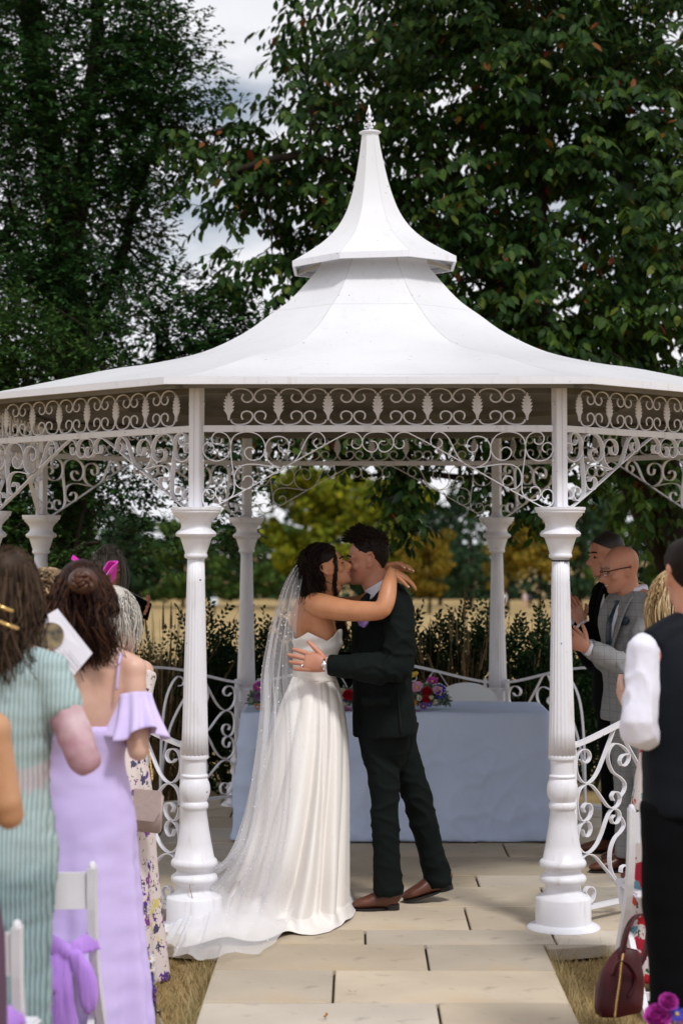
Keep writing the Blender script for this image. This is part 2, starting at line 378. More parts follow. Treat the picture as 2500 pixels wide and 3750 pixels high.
# hip strips under the gaps, soffit boards, fascia, rafters
def hip_bm(profile, wd, th, dz):
    bm = bmesh.new(); rows = []
    c, s = math.cos(R(22.5)), math.sin(R(22.5))
    for q in profile:
        rr = q.x/c; p = Vector((rr*s, -rr*c, q.z+dz)); sd_ = Vector((c, s, 0))
        rows.append([bm.verts.new(p+sd_*a*wd/2+Vector((0, 0, b*th/2))) for a, b in ((-1, -1), (1, -1), (1, 1), (-1, 1))])
    for i in range(len(rows)-1):
        for j in range(4): bm.faces.new((rows[i][j], rows[i][(j+1) % 4], rows[i+1][(j+1) % 4], rows[i+1][j]))
    bm.faces.new(rows[0]); bm.faces.new(rows[-1][::-1]); return bm
grey = mat('seam_grey', (.42, .41, .40), .7)
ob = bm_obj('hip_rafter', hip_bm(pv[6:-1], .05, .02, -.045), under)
for k in range(8): q = spin(ob, k); q.parent = gz
ob = bm_obj('hip_seam', hip_bm(pv[:-1], .005, .003, -.004), grey)
for k in range(8): q = spin(ob, k); q.parent = gz
t8 = math.tan(R(22.5))
bm = bmesh.new()
h = EA*t8
vs = [bm.verts.new(v) for v in ((-h, -EA, Zfas), (h, -EA, Zfas), (h, -EA, Zeave+.002), (-h, -EA, Zeave+.002), (-h+.01, -EA+.02, Zfas), (h-.01, -EA+.02, Zfas), (h-.01, -EA+.02, Zeave-.012), (-h+.01, -EA+.02, Zeave-.012))]
for f in ((0,1,2,3),(7,6,5,4),(0,4,5,1),(3,2,6,7),(1,5,6,2),(0,3,7,4)): bm.faces.new([vs[i] for i in f])
ob = bm_obj('fascia_board', bm, white)
for k in range(8): q = spin(ob, k); q.parent = gz
# soffit lining under the panels and cross battens
lin = [Vector((v.x, 0, v.z-.05-.02*(1-v.x/EA))) for v in pv[cut1//2:-1]]; lin[-1].z = Zeave-.02
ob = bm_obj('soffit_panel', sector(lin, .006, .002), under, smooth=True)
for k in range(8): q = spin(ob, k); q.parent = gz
bm = bmesh.new()
for r, z in ((AP-.05, Zeave-.012), (AP-.55, Zeave+.075)): box(bm, (0, -r, z-.02), (2*r*t8-.02, .045, .035))
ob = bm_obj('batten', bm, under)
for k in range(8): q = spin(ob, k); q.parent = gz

# ---- spire cap, leaning a touch as it does
capr = empty('spire_pivot')
capo = [(62,285),(75,380),(88,460),(126,650),(168,800),(214,912),(284,1018),(378,1108),(490,1176),(612,1222)]
CD = 10.99
cp_pts = []
for r, y in capo:
    ys = 350+.478*y; rr = r*.478/640
    cp_pts.append((rr, P(1365, ys, CD-.3*rr).z))
cp_pts[-1] = (.462, Q(860, 577, CD-.46).z); cp_pts[-2] = (.364, cp_pts[-2][1]-.004)
cv = smoothpath([Vector((a, 0, b)) for a, b in cp_pts], 4)
CB = cp_pts[-1][1]; lean = Matrix.Rotation(R(-1.7), 4, 'Y')
Mtilt = Matrix.Translation((0, 0, CB)) @ lean @ Matrix.Translation((0, 0, -CB))
def tilt(o):
    me = o.data; k = Matrix.Rotation(o.rotation_euler.z, 4, 'Z'); o.rotation_euler.z = 0
    o.data = me.copy(); o.data.transform(Mtilt @ k); return o
parts = []
ob = bm_obj('spire_panel', sector(cv, .008, .0006), roofwhite, smooth=True); ob.data.set_sharp_from_angle(angle=R(30)); parts.append(ob)
bm = bmesh.new(); h = .464*t8; z1 = CB+.001; z0 = CB-.034
vs = [bm.verts.new(v) for v in ((-h, -.464, z0), (h, -.464, z0), (h, -.464, z1), (-h, -.464, z1), (-h+.006, -.448, z0), (h-.006, -.448, z0), (h-.006, -.448, z1-.012), (-h+.006, -.448, z1-.012))]
for f in ((0,1,2,3),(7,6,5,4),(0,4,5,1),(3,2,6,7),(1,5,6,2),(0,3,7,4)): bm.faces.new([vs[i] for i in f])
parts.append(bm_obj('spire_fascia', bm, white))
parts.append(bm_obj('spire_rafter', hip_bm([Vector((.20, 0, CB+.06)), Vector((.45, 0, CB-.014))], .022, .02, -.008), mat('cream_timber', (.62, .55, .42), .6, var=.25, vscale=12)))
for ob in parts:
    for k in range(8): q = spin(ob, k); q.parent = gz
    base_data = ob.data
for o in [o for o in C.objects if o.name.split('.')[0] in ('spire_panel', 'spire_fascia', 'spire_rafter')]: tilt(o)
bpy.data.objects.remove(capr)
ZT = cp_pts[0][1]
bm = bmesh.new(); lathe(bm, [(.05, ZT-.004), (.062, ZT), (.064, ZT+.006), (.05, ZT+.012), (.018, ZT+.016)], 24)
fd = bm_obj('finial_disc', bm, white, gz, True); fd.data.transform(Mtilt)
bm = bmesh.new(); zf = ZT+.012; u = (Q(860, 241, CD).z-zf)
# flat cast fleur: stem, two tiers of hooks, spear tip, in two crossing planes
for ax in (0, 1):
    def pt(a, z): return Vector((a, 0, zf+z*u)) if ax == 0 else Vector((0, a, zf+z*u))
    nn = Vector((0, 1, 0)) if ax == 0 else Vector((1, 0, 0))
    out_ = [(.007,0),(.007,.13),(.018,.10),(.022,.16),(.014,.20),(.030,.22),(.036,.30),(.030,.36),(.022,.30),(.010,.33),(.009,.42),(.016,.42),(.024,.47),(.022,.56),(.014,.52),(.009,.56),(.013,.60),(.019,.66),(.013,.76),(.006,.88),(.001,1.0)]
    a = [(x, z) for x, z in out_]+[(-x, z) for x, z in out_[::-1]]
    f = [bm.verts.new(pt(x, z)-nn*.005) for x, z in a]; g = [bm.verts.new(pt(x, z)+nn*.005) for x, z in a]
    n = len(a)
    for i in range(n): bm.faces.new((f[i], f[(i+1) % n], g[(i+1) % n], g[i]))
    bmesh.ops.triangulate(bm, faces=[bm.faces.new(f), bm.faces.new(g[::-1])])
fo = bm_obj('finial', bm, white, gz); fo.data.transform(Mtilt)
# small lanterns' twine and band on the front columns
bm = bmesh.new(); zt = P(2055, 2056, D0).z-ZB
lathe(bm, [(.0405, zt-.004), (.0425, zt), (.0405, zt+.004)], 20); box(bm, (.012, -.042, zt), (.03, .006, .008))
ob = bm_obj('cable_tie', bm, mat('black_tie', (.01, .01, .012), .5), cols[1])
# ================================================================== ground
LZ = -.065                                             # lawn level beside the paving
def ground_z(x, y):
    if y < 4.0: return LZ
    y = min(y, 230.0)
    t = min((y-4.0)/40, 1); s = t*t*(3-2*t)
    return LZ-.029*(y-4.0)*(.3+.7*s)-.25*math.sin(y*.05+x*.02)*s
xs = sorted(set([-400,-250,-160,-100,-60,-40,-26,-18,-13]+[i*1.0 for i in range(-10, 11)]+[13,18,26,40,60,100,160,250,400]))
ys = sorted(set([-60,-40,-28,-20]+[i*1.0 for i in range(-16, 8)]+[9,11,13,16,20,25,31,38,46,56,68,82,100,120,145,175,210,250,300,360,440,540,700,900]))
bm = bmesh.new(); gv = [[bm.verts.new((x, y, ground_z(x, y))) for x in xs] for y in ys]
for i in range(len(ys)-1):
    for j in range(len(xs)-1): bm.faces.new((gv[i][j], gv[i][j+1], gv[i+1][j+1], gv[i+1][j]))
gm = mat('dry_lawn', (.42, .30, .145), .95, col2=(.24, .17, .07), vscale=1.3, bump=.5, bscale=90, spec=.1, detail=9)
tag(bm_obj('ground', bm, gm, smooth=True), kind='structure')
# paving: sandstone slabs laid in rows on a round platform and a straight path
def stone_mat():
    m = mat('sandstone', (.555, .475, .375), .8, col2=(.44, .375, .295), vscale=1.7, bump=.25, bscale=60, spec=.25, detail=8)
    t = m.node_tree; b = t.nodes['Principled BSDF']; src = b.inputs['Base Color'].links[0].from_socket
    oi = t.nodes.new('ShaderNodeObjectInfo'); h = t.nodes.new('ShaderNodeHueSaturation')
    r = t.nodes.new('ShaderNodeMapRange'); r.inputs['To Min'].default_value = .74; r.inputs['To Max'].default_value = 1.12
    r2_ = t.nodes.new('ShaderNodeMapRange'); r2_.inputs['To Min'].default_value = .75; r2_.inputs['To Max'].default_value = 1.25
    ml = t.nodes.new('ShaderNodeMath'); ml.operation = 'FRACT'; m7 = t.nodes.new('ShaderNodeMath'); m7.operation = 'MULTIPLY'; m7.inputs[1].default_value = 7.13
    t.links.new(oi.outputs['Random'], r.inputs[0]); t.links.new(oi.outputs['Random'], m7.inputs[0]); t.links.new(m7.outputs[0], ml.inputs[0]); t.links.new(ml.outputs[0], r2_.inputs[0])
    t.links.new(r.outputs[0], h.inputs['Value']); t.links.new(r2_.outputs[0], h.inputs['Saturation']); t.links.new(src, h.inputs['Color'])
    # flecks, lichen and bedding stains
    tcn = t.nodes.new('ShaderNodeTexCoord'); n = t.nodes.new('ShaderNodeTexNoise'); n.inputs['Scale'].default_value = 9; n.inputs['Detail'].default_value = 9
    rr = t.nodes.new('ShaderNodeMapRange'); rr.inputs['From Min'].default_value = .60; rr.inputs['From Max'].default_value = .75; rr.inputs['To Max'].default_value = .45
    x = t.nodes.new('ShaderNodeMix'); x.data_type = 'RGBA'; x.inputs['B'].default_value = (.16, .14, .11, 1)
    t.links.new(tcn.outputs['Object'], n.inputs['Vector']); t.links.new(n.outputs[0], rr.inputs[0]); t.links.new(rr.outputs[0], x.inputs['Factor']); t.links.new(h.outputs[0], x.inputs['A'])
    n4 = t.nodes.new('ShaderNodeTexNoise'); n4.inputs['Scale'].default_value = 1.1; n4.inputs['Detail'].default_value = 3
    r4 = t.nodes.new('ShaderNodeMapRange'); r4.inputs['From Min'].default_value = .58; r4.inputs['From Max'].default_value = .72; r4.inputs['To Max'].default_value = .5
    x4 = t.nodes.new('ShaderNodeMix'); x4.data_type = 'RGBA'; x4.inputs['B'].default_value = (.50, .33, .16, 1)
    t.links.new(tcn.outputs['Object'], n4.inputs['Vector']); t.links.new(n4.outputs[0], r4.inputs[0]); t.links.new(r4.outputs[0], x4.inputs['Factor']); t.links.new(x.outputs['Result'], x4.inputs['A'])
    t.links.new(x4.outputs['Result'], b.inputs['Base Color']); return m
stone = stone_mat()
joint = mat('joint_dirt', (.055, .048, .035), .95, var=.5, vscale=60, bump=.5, bscale=150, col2=(.03, .035, .012))
PR = 2.61; YF = G(1377, 3458).y                         # platform radius, front line where the path starts
def clip_circle(poly, r, n=64):
    for i in range(n):
        a = 2*PI*i/n; nx, ny = math.cos(a), math.sin(a); outp = []
        for j in range(len(poly)):
            p, q = poly[j], poly[(j+1) % len(poly)]; dp, dq = p[0]*nx+p[1]*ny-r, q[0]*nx+q[1]*ny-r
            if dp <= 0: outp.append(p)
            if dp*dq < 0: t = dp/(dp-dq); outp.append((p[0]+(q[0]-p[0])*t, p[1]+(q[1]-p[1])*t))
        poly = outp
        if not poly: return []
    return poly
def slab(poly, parent, z=0, th=.05):
    if len(poly) < 3: return
    cx_ = sum(p[0] for p in poly)/len(poly); cy_ = sum(p[1] for p in poly)/len(poly)
    dz = random.uniform(-.0025, .0025); tx, ty = random.uniform(-.0015, .0015), random.uniform(-.0015, .0015)
    bm = bmesh.new()
    b0 = [bm.verts.new((p[0]-cx_, p[1]-cy_, -th)) for p in poly]
    t0 = [bm.verts.new((p[0]-cx_, p[1]-cy_, -.004+tx*(p[0]-cx_)+ty*(p[1]-cy_))) for p in poly]
    ins = .005; sc_ = [(1-ins/max(math.hypot(p[0]-cx_, p[1]-cy_), .02)) for p in poly]
    t1 = [bm.verts.new(((p[0]-cx_)*s, (p[1]-cy_)*s, tx*(p[0]-cx_)+ty*(p[1]-cy_))) for p, s in zip(poly, sc_)]
    n = len(poly)
    for i in range(n):
        bm.faces.new((b0[i], b0[(i+1) % n], t0[(i+1) % n], t0[i])); bm.faces.new((t0[i], t0[(i+1) % n], t1[(i+1) % n], t1[i]))
    bm.faces.new(t1)
    o = bm_obj('paving_slab', bm, stone, parent); o.location = (cx_, cy_, z+dz); return o
bm = bmesh.new(); lathe(bm, [(PR-.03, LZ-.1), (PR-.02, -.022), (.5, -.022)], 64); plat = bm_obj('gazebo_floor', bm, joint); tag(plat, kind='structure')
def rowD(y): return G(1377, y).y
fr = lambda y: 3000+1.0523*y
rows_y = [rowD(fr(435)), rowD(fr(385)), rowD(fr(303)), rowD(fr(235)), rowD(fr(196)), rowD(fr(130)), rowD(fr(83))]
def gx(xc, yc): return G(600+1.0523*xc, fr(yc)).x
jn = {0: [gx(700, 410), gx(1357, 415)], 1: [gx(1055, 345)], 2: [gx(1322, 265), gx(500, 265)], 3: [gx(1090, 215)], 4: [gx(1400, 160), gx(420, 160)], 5: [gx(1188, 105)]}
y_ = rows_y[-1]
while y_ < PR: y_ += random.choice((.45, .6, .3)); rows_y.append(y_)
g_ = .005
# strip of the circle in front of the path line is part of row 0
rows_y[0] = YF
for i in range(len(rows_y)-1):
    a, b_ = rows_y[i]+g_, rows_y[i+1]-g_*(.6)
    js = list(jn.get(i, []))
    if not js: js = [random.uniform(-.6, .4)]
    x = max(js)
    while x < PR: x += random.uniform(.7, 1.2); js.append(x)
    x = min(js)
    while x > -PR: x -= random.uniform(.7, 1.2); js.append(x)
    js.sort()
    for u0, u1 in zip(js, js[1:]): slab(clip_circle([(u0+g_, a), (u1-g_, a), (u1-g_, b_), (u0+g_, b_)], PR), plat)
# front segments of the round platform either side of the path
PX0, PX1 = G(600+1.0523*165, fr(525)).x, G(600+1.0523*1382, fr(525)).x
PX0 = G(600+1.0523*150, fr(580)).x; PX1 = G(600+1.0523*1388, fr(580)).x
for u0, u1 in ((PX1, 2.6), (-2.6, PX0)): slab(clip_circle([(u0+g_, -PR), (u1-g_, -PR), (u1-g_, YF-g_), (u0+g_, YF-g_)], PR), plat)
bm = bmesh.new(); box(bm, ((PX0+PX1)/2, (YF-16)/2, -.07), (PX1-PX0-.03, 16+YF-.02 if False else abs(-16-YF)-.02, .096)); pth = bm_obj('path', bm, joint); tag(pth, kind='structure')
prow = [YF, rowD(fr(525)), rowD(fr(638))]; pj = [[gx(915, 480)], [gx(590, 580)], [gx(958, 680)]]
y_ = prow[-1]
for i in range(14): y_ -= random.choice((.43, .46, .6)); prow.append(y_); pj.append([random.uniform(PX0+.3, PX1-.3)])
for i in range(len(prow)-1):
    e = [PX0]+pj[i]+[PX1]
    for u0, u1 in zip(e, e[1:]):
        slab([(u0+g_, prow[i+1]+g_*.6), (u1-g_, prow[i+1]+g_*.6), (u1-g_, prow[i]-g_*.6), (u0+g_, prow[i]-g_*.6)], pth)
# dry grass blades by the paving, where the lawn shows
def blades(name, n, sampler, hmin, hmax, cols_, label, lean=.6, wd=.0022):
    V = np.zeros((n, 3, 3)); 
    xy = sampler(n); n = len(xy); V = np.zeros((n, 3, 3))
    a = RNG.uniform(0, 2*PI, n); h = RNG.uniform(hmin, hmax, n)*RNG.uniform(.4, 1, n); l = RNG.uniform(.1, lean, n)*1.6
    dx, dy = np.cos(a), np.sin(a); z = np.array([ground_z(*p) for p in xy])
    V[:, 0] = np.stack([xy[:, 0]-dy*wd, xy[:, 1]+dx*wd, z], 1); V[:, 1] = np.stack([xy[:, 0]+dy*wd, xy[:, 1]-dx*wd, z], 1)
    V[:, 2] = np.stack([xy[:, 0]+dx*l*h, xy[:, 1]+dy*l*h, z+h], 1)
    me = arr_mesh(name, V.reshape(-1, 3), np.arange(n*3).reshape(n, 3))
    ca = me.color_attributes.new('tint', 'FLOAT_COLOR', 'POINT'); t = np.repeat(RNG.uniform(0, 1, n), 3); cc = np.stack([t, t, t, np.ones_like(t)], 1).astype(np.float32); ca.data.foreach_set('color', cc.ravel())
    o = link(name, me, tint_mat(name+'_mat', cols_)); return tag(o, label, 'grass', kind='stuff')
def tint_mat(name, cols_, rough=.7, transl=.25, spec=.25):
    m = bpy.data.materials.new(name); m.use_nodes = True; t = m.node_tree; b = t.nodes['Principled BSDF']
    at = t.nodes.new('ShaderNodeAttribute'); at.attribute_name = 'tint'; r = t.nodes.new('ShaderNodeValToRGB')
    el = r.color_ramp.elements
    while len(el) < len(cols_): el.new(.5)
    for e, (p, c) in zip(el, cols_): e.position = p; e.color = (*c, 1)
    t.links.new(at.outputs['Color'], r.inputs[0]); t.links.new(r.outputs[0], b.inputs['Base Color'])
    b.inputs['Roughness'].default_value = rough; b.inputs['Specular IOR Level'].default_value = spec
    if transl:
        tr = t.nodes.new('ShaderNodeBsdfTranslucent'); mxs = t.nodes.new('ShaderNodeMixShader'); mxs.inputs[0].default_value = transl
        t.links.new(r.outputs[0], tr.inputs['Color']); t.links.new(b.outputs[0], mxs.inputs[1]); t.links.new(tr.outputs[0], mxs.inputs[2])
        t.links.new(mxs.outputs[0], t.nodes['Material Output'].inputs['Surface'])
    return m
def lawn_sampler(n):
    x = RNG.uniform(-2.3, 2.6, n); y = -10.99+RNG.uniform(6.2, 9.6, n)
    ok = (x*x+y*y > (PR+.005)**2) & ~((x > PX0-.0) & (x < PX1+.0)); return np.stack([x, y], 1)[ok]
blades('lawn_grass', 95000, lawn_sampler, .015, .05, [(0, (.16, .10, .035)), (.35, (.36, .245, .10)), (.8, (.50, .37, .18)), (1, (.10, .13, .03))], 'short parched straw coloured grass beside the stone path', 1.1, .0018)
def tuft_sampler(n):
    y = -10.99+RNG.uniform(6.4, 8.75, n); s = RNG.random(n) < .5; x = np.where(s, PX1+np.abs(RNG.normal(0, .05, n))+.005, PX0-np.abs(RNG.normal(0, .04, n))-.005)
    k = RNG.random(n) < .45; th = RNG.uniform(-1.2, -.2, n); rr = PR+.02+np.abs(RNG.normal(0, .04, n)); x = np.where(k, rr*np.cos(th), x); y = np.where(k, rr*np.sin(th), y)
    return np.stack([x, y], 1)[~((x > PX0) & (x < PX1))]
blades('edge_grass', 5000, tuft_sampler, .05, .13, [(0, (.14, .15, .04)), (.3, (.40, .30, .14)), (1, (.55, .44, .24))], 'taller dry grass stems along the edges of the paving', .9, .0016)
# ================================================================== trees and planting
def unit(a): return a/(np.linalg.norm(a, axis=-1, keepdims=True)+1e-9)
LEAF8 = (np.array([[0,0,0],[.45,0,-.045],[1,0,-.14],[.20,.18,.02],[.60,.23,.0],[.20,-.18,.02],[.60,-.23,.0]]),
         np.array([[0,3,1],[1,3,4],[1,4,2],[0,1,5],[1,6,5],[1,2,6]]))
LEAF4 = (np.array([[0,0,0],[.45,.27,.04],[1,0,-.03],[.45,-.27,.04],[.5,0,-.02]]), np.array([[0,4,1],[1,4,2],[0,3,4],[3,2,4]]))
CARD = (np.array([[-.5,-.35,0],[.4,-.5,.1],[.55,.4,0],[-.35,.5,.12]]), np.array([[0,1,2],[0,2,3]]))
def leaves(name, pos, d, up, size, tint, template, m, parent):
    T, Fc = template; n = len(pos); d = unit(d); s = unit(np.cross(up, d)); u = np.cross(d, s)
    V = pos[:, None, :]+size[:, None, None]*(T[None, :, 0:1]*d[:, None, :]+T[None, :, 1:2]*s[:, None, :]+T[None, :, 2:3]*u[:, None, :])
    F = (Fc[None]+(np.arange(n)*len(T))[:, None, None]).reshape(-1, 3)
    me = arr_mesh(name, V.reshape(-1, 3), F)
    ca = me.color_attributes.new('tint', 'FLOAT_COLOR', 'POINT'); t = np.repeat(tint, len(T)); ca.data.foreach_set('color', np.stack([t, t, t, np.ones_like(t)], 1).astype(np.float32).ravel())
    return link(name, me, m, parent)
def noise3(p, sc, seed):
    return np.array([noise.noise(Vector((q[0]*sc+seed, q[1]*sc, q[2]*sc))) for q in p])
def in_lobes(lobes, n, shell=.35):
    w_ = np.array([l[1][0]*l[1][1]*l[1][2]*(l[2] if len(l) > 2 else 1) for l in lobes]); w_ /= w_.sum()
    k = RNG.choice(len(lobes), n, p=w_); v = unit(RNG.normal(size=(n, 3))); r = RNG.random(n)**shell
    c = np.array([l[0] for l in lobes])[k]; a = np.array([l[1] for l in lobes])[k]
    return c+v*r[:, None]*a, v
bark = mat('bark', (.034, .025, .018), .9, var=.6, vscale=7, bump=.9, bscale=18, spec=.15, stretch=(1, 1, .25))
def limb(bm, pts, r0, r1, n=9):
    p = smoothpath(pts, 6); p = [q+Vector((noise.noise(q*1.7), noise.noise(q*1.7+Vector((9, 0, 0))), 0))*.05 for q in p]
    tube(bm, p, [r0+(r1-r0)*i/(len(p)-1) for i in range(len(p))], n); return p
def crown_tree(root, lobes, nspray, per, leaf_len, spray_len, template, m, limbs, droop, thr, nsc, seed, twig_r=.004, shell=.35, keepf=None, tintf=None, zsolid=-9):
    c, v = in_lobes(lobes, nspray, shell)
    keepm = (noise3(c, nsc, seed) > thr) | (c[:, 2] < zsolid)
    if keepf is not None: keepm &= keepf(c)
    c, v = c[keepm], v[keepm]; n = len(c)
    hd = unit(v*np.array([1, 1, .25 if droop > .5 else .8])+RNG.normal(0, .45, (n, 3))*np.array([1, 1, .5 if droop > .5 else 1.3]))
    k = per; t = np.linspace(.05, 1, k)
    base = c-hd*spray_len*.5
    pos = base[:, None, :]+hd[:, None, :]*(t[None, :, None]*spray_len)+np.array([0, 0, -1])*(t**2*spray_len*.25*droop)[None, :, None]
    side = unit(np.cross(hd, np.array([0, 0, 1.])))
    sg = np.where(np.arange(k) % 2 == 0, 1, -1)[None, :, None]
    d = hd[:, None, :]*.6+side[:, None, :]*sg*.9+np.array([0, 0, -1.])*droop+RNG.normal(0, .28, (n, k, 3))
    up = np.array([0, 0, 1.])+RNG.normal(0, .35, (n, k, 3))+hd[:, None, :]*.4*droop
    tint = np.clip(RNG.normal(.42, .17, (n, k))+RNG.normal(0, .10, (n, 1)), 0, .84)
    rare = RNG.random((n, k)) < .018; tint = np.where(rare, RNG.uniform(.88, 1, (n, k)), tint)
    size = leaf_len*RNG.uniform(.65, 1.15, (n, k))
    q = lambda a: a.reshape(-1, 3)
    leaves('crown', q(pos), q(d), q(up), size.ravel(), tint.ravel(), template, m, root)
    # twigs and branches
    bm = bmesh.new(); pts = []
    for L_ in limbs: pts += limb(bm, [p+Vector((0, .5*min(1, i/2), 0)) for i, p in enumerate(L_[0])], L_[1], L_[2])
    tr = bm_obj('trunk', bm, bark, root, True)
    tw = np.stack([base, base+hd*spray_len*.5, base+hd*spray_len+np.array([0, 0, -1])*spray_len*.25*droop], 1)
    tag(strands('twigs', tw[::3], twig_r, twig_r*.4, bark, root, 3), kind='stuff')
    lp = np.array([tuple(p) for p in pts]); br = []
    for i in RNG.choice(n, min(n, 170), replace=False):
        e = base[i]; dd = np.linalg.norm(lp-e, axis=1)+.8*np.maximum(lp[:, 2]-e[2], 0); j = np.argmin(dd)
        if dd[j] > 3: continue
        s = lp[j]; mid = (s+e)/2+np.array([0, 0, .12*dd[j]])+RNG.normal(0, .08, 3); m2 = (mid+e)/2+np.array([0, 0, .05*dd[j]])
        br.append([s, (s+mid)/2+RNG.normal(0, .03, 3), mid, m2, e])
    if br: tag(strands('branches', br, .018, .005, bark, root, 5), kind='stuff')
    return c
cherry_m = tint_mat('cherry_leaf', [(0, (.007, .022, .007)), (.4, (.022, .058, .010)), (.75, (.065, .115, .014)), (.86, (.12, .14, .02)), (.90, (.20, .095, .015)), (1, (.17, .022, .016))], .55, .28, .16)
oak_m = tint_mat('oak_leaf', [(0, (.007, .025, .008)), (.45, (.022, .066, .016)), (.84, (.065, .135, .035)), (1, (.14, .14, .02))], .55, .25, .14)
# cherry on the right
cb = Vector((3.1, 5.2, ground_z(3.1, 5.2)))
cherry = empty('cherry_tree', cb, 'tall cherry tree with large drooping leaves turning red, filling the upper right', 'tree')
cl = [((2.1, 5.4, 5.1), (2.7, 2.1, 2.5)), ((1.1, 5.0, 6.4), (2.0, 1.8, 1.7)), ((-.45, 4.7, 5.05), (1.25, .9, .85), 1.6), ((.1, 4.7, 4.2), (1.2, .9, .7), 1.6), ((-.75, 4.75, 4.0), (.6, .6, .5), 2.2), ((-1.1, 4.75, 4.7), (.6, .5, .5), 2.2), ((-.65, 4.6, 3.35), (.45, .5, .35), 1.2), ((1.6, 4.2, 3.5), (1.5, .9, .9), 1.3), 
      ((-.1, 4.6, 2.62), (.6, .4, .26), 4), ((.75, 4.6, 2.75), (.7, .4, .22), 4), ((-.75, 4.6, 2.75), (.45, .35, .20), 4), ((.28, 4.6, 2.15), (.22, .3, .42), 6), ((1.2, 4.6, 2.4), (.42, .4, .62), 3), ((2.3, 4.7, 2.5), (.8, .6, .75), 1.0), ((-.45, 4.5, 2.75), (.3, .3, .25), 1.5)]
limbs = [([Q(1640, 1500, 16.2), Q(1585, 1300, 16.2), Q(1490, 1110, 16.1), Q(1380, 900, 16.0), Q(1215, 720, 15.8), Q(1100, 540, 15.7), Q(1010, 330, 15.7)], .26, .06),
         ([Q(1570, 1270, 16.3), Q(1500, 900, 16.5), Q(1470, 600, 16.6), Q(1440, 300, 16.6), Q(1400, -200, 16.6)], .15, .05),
         ([Q(1380, 900, 16.0), Q(1180, 640, 15.6), Q(920, 430, 15.3), Q(700, 330, 15.0), Q(520, 370, 14.9)], .08, .02),
         ([Q(1215, 720, 15.8), Q(1240, 400, 15.8), Q(1180, 100, 15.8), Q(1150, -150, 15.8)], .08, .03),
         ([Q(1490, 1110, 16.1), Q(1300, 1020, 15.6), Q(1120, 1090, 15.4), Q(960, 1080, 15.3), Q(820, 1090, 15.2)], .05, .012)]
limbs[0][0][0] = cb.copy(); limbs[0][0].insert(1, Q(1620, 1420, 16.2))
limbs = [([p-cb for p in a], b_, c_) for a, b_, c_ in limbs]
cl = [((l[0][0]-cb.x, l[0][1]-cb.y, l[0][2]-cb.z), *l[1:]) for l in cl]
crown_tree(cherry, cl, 11500, 8, .112, .32, LEAF8, cherry_m, limbs, .95, -.03, 2.0, 3.3, shell=.45, zsolid=3.05)
# evergreen oak on the left
ob_ = Vector((-2.75, 5.3, ground_z(-2.75, 5.3)))
oak = empty('oak_tree', ob_, 'dense dark evergreen oak with small leaves and leaning trunk at the left', 'tree')
ol = [((-3.3, 5.6, 5.4), (1.75, 1.5, 2.2)), ((-2.35, 5.2, 5.9), (.95, .9, 1.2), 1.2), ((-1.80, 5.1, 5.5), (.66, .6, .95), 1.9), ((-2.3, 5.1, 4.3), (.75, .8, .7), 1.2), ((-1.95, 4.8, 3.55), (1.0, .8, .6), 1.5), ((-1.40, 4.6, 3.35), (.8, .6, .50), 2.0), ((-3.3, 4.6, 3.7), (1.2, .9, .9), 1.3),
      ((-1.25, 4.5, 2.55), (.6, .5, .45), 1.5), ((-2.2, 4.6, 2.6), (.9, .6, .8), 1.4), ((-3.3, 5.0, 2.1), (1.4, .9, 1.1), 1.2), ((-1.10, 4.5, 2.15), (.36, .3, .55), 2), ((-1.75, 4.5, 1.75), (.35, .3, .40), 1.3)]
limbs = [([ob_.copy(), Q(170, 1000, 16.3), Q(150, 700, 16.3), Q(118, 480, 16.3), Q(70, 150, 16.3), Q(40, -150, 16.3)], .20, .09),
         ([Q(150, 720, 16.3), Q(185, 420, 16.2), Q(200, 100, 16.2), Q(215, -150, 16.2)], .09, .05),
         ([Q(160, 850, 16.3), Q(260, 600, 16), Q(330, 300, 15.9), Q(380, 120, 15.8)], .06, .015),
         ([Q(170, 1000, 16.3), Q(300, 850, 15.8), Q(470, 780, 15.4)], .05, .012), ([Q(170, 1000, 16.3), Q(350, 1020, 15.7), Q(560, 1060, 15.4)], .05, .012),
         ([Q(150, 720, 16.3), Q(60, 600, 16), Q(-60, 480, 15.9)], .06, .02)]
limbs = [([p-ob_ for p in a], b_, c_) for a, b_, c_ in limbs]
ol = [((l[0][0]-ob_.x, l[0][1]-ob_.y, l[0][2]-ob_.z), *l[1:]) for l in ol]
crown_tree(oak, ol, 15000, 10, .064, .20, LEAF4, oak_m, limbs, .1, -.30, 1.7, 8.1, .003, shell=.42, zsolid=3.0)
# paler evergreen shrub rising behind the roof edge
sb = Vector((-2.6, 3.7, ground_z(-2.6, 3.7)))
shr = empty('evergreen_bush', sb, 'paler green leafy bush in front of the oak, above the left roof edge', 'bush')
bush_m = tint_mat('bush_leaf', [(0, (.012, .038, .010)), (.45, (.034, .085, .018)), (.84, (.09, .16, .035)), (1, (.16, .17, .02))], .6, .25, .1)
bl = [((-2.75, 3.6, 3.15), (.55, .5, .55)), ((-2.1, 3.7, 3.2), (.35, .4, .35)), ((-3.3, 3.8, 3.2), (.6, .5, .7)), ((-2.9, 3.8, 2.0), (.9, .5, 1.0), .8)]
bl = [((l[0][0]-sb.x, l[0][1]-sb.y, l[0][2]-sb.z), *l[1:]) for l in bl]
crown_tree(shr, bl, 2600, 9, .055, .20, LEAF4, bush_m, [([Vector((0, 0, 0)), Vector((-.05, 0, 1.2)), Vector((-.2, 0, 2.6))], .05, .012), ([Vector((0, 0, 0)), Vector((.2, .1, 1.2)), Vector((.4, .1, 2.8))], .04, .01)], -.1, -.25, 1.7, 2.2, .003, shell=.45)

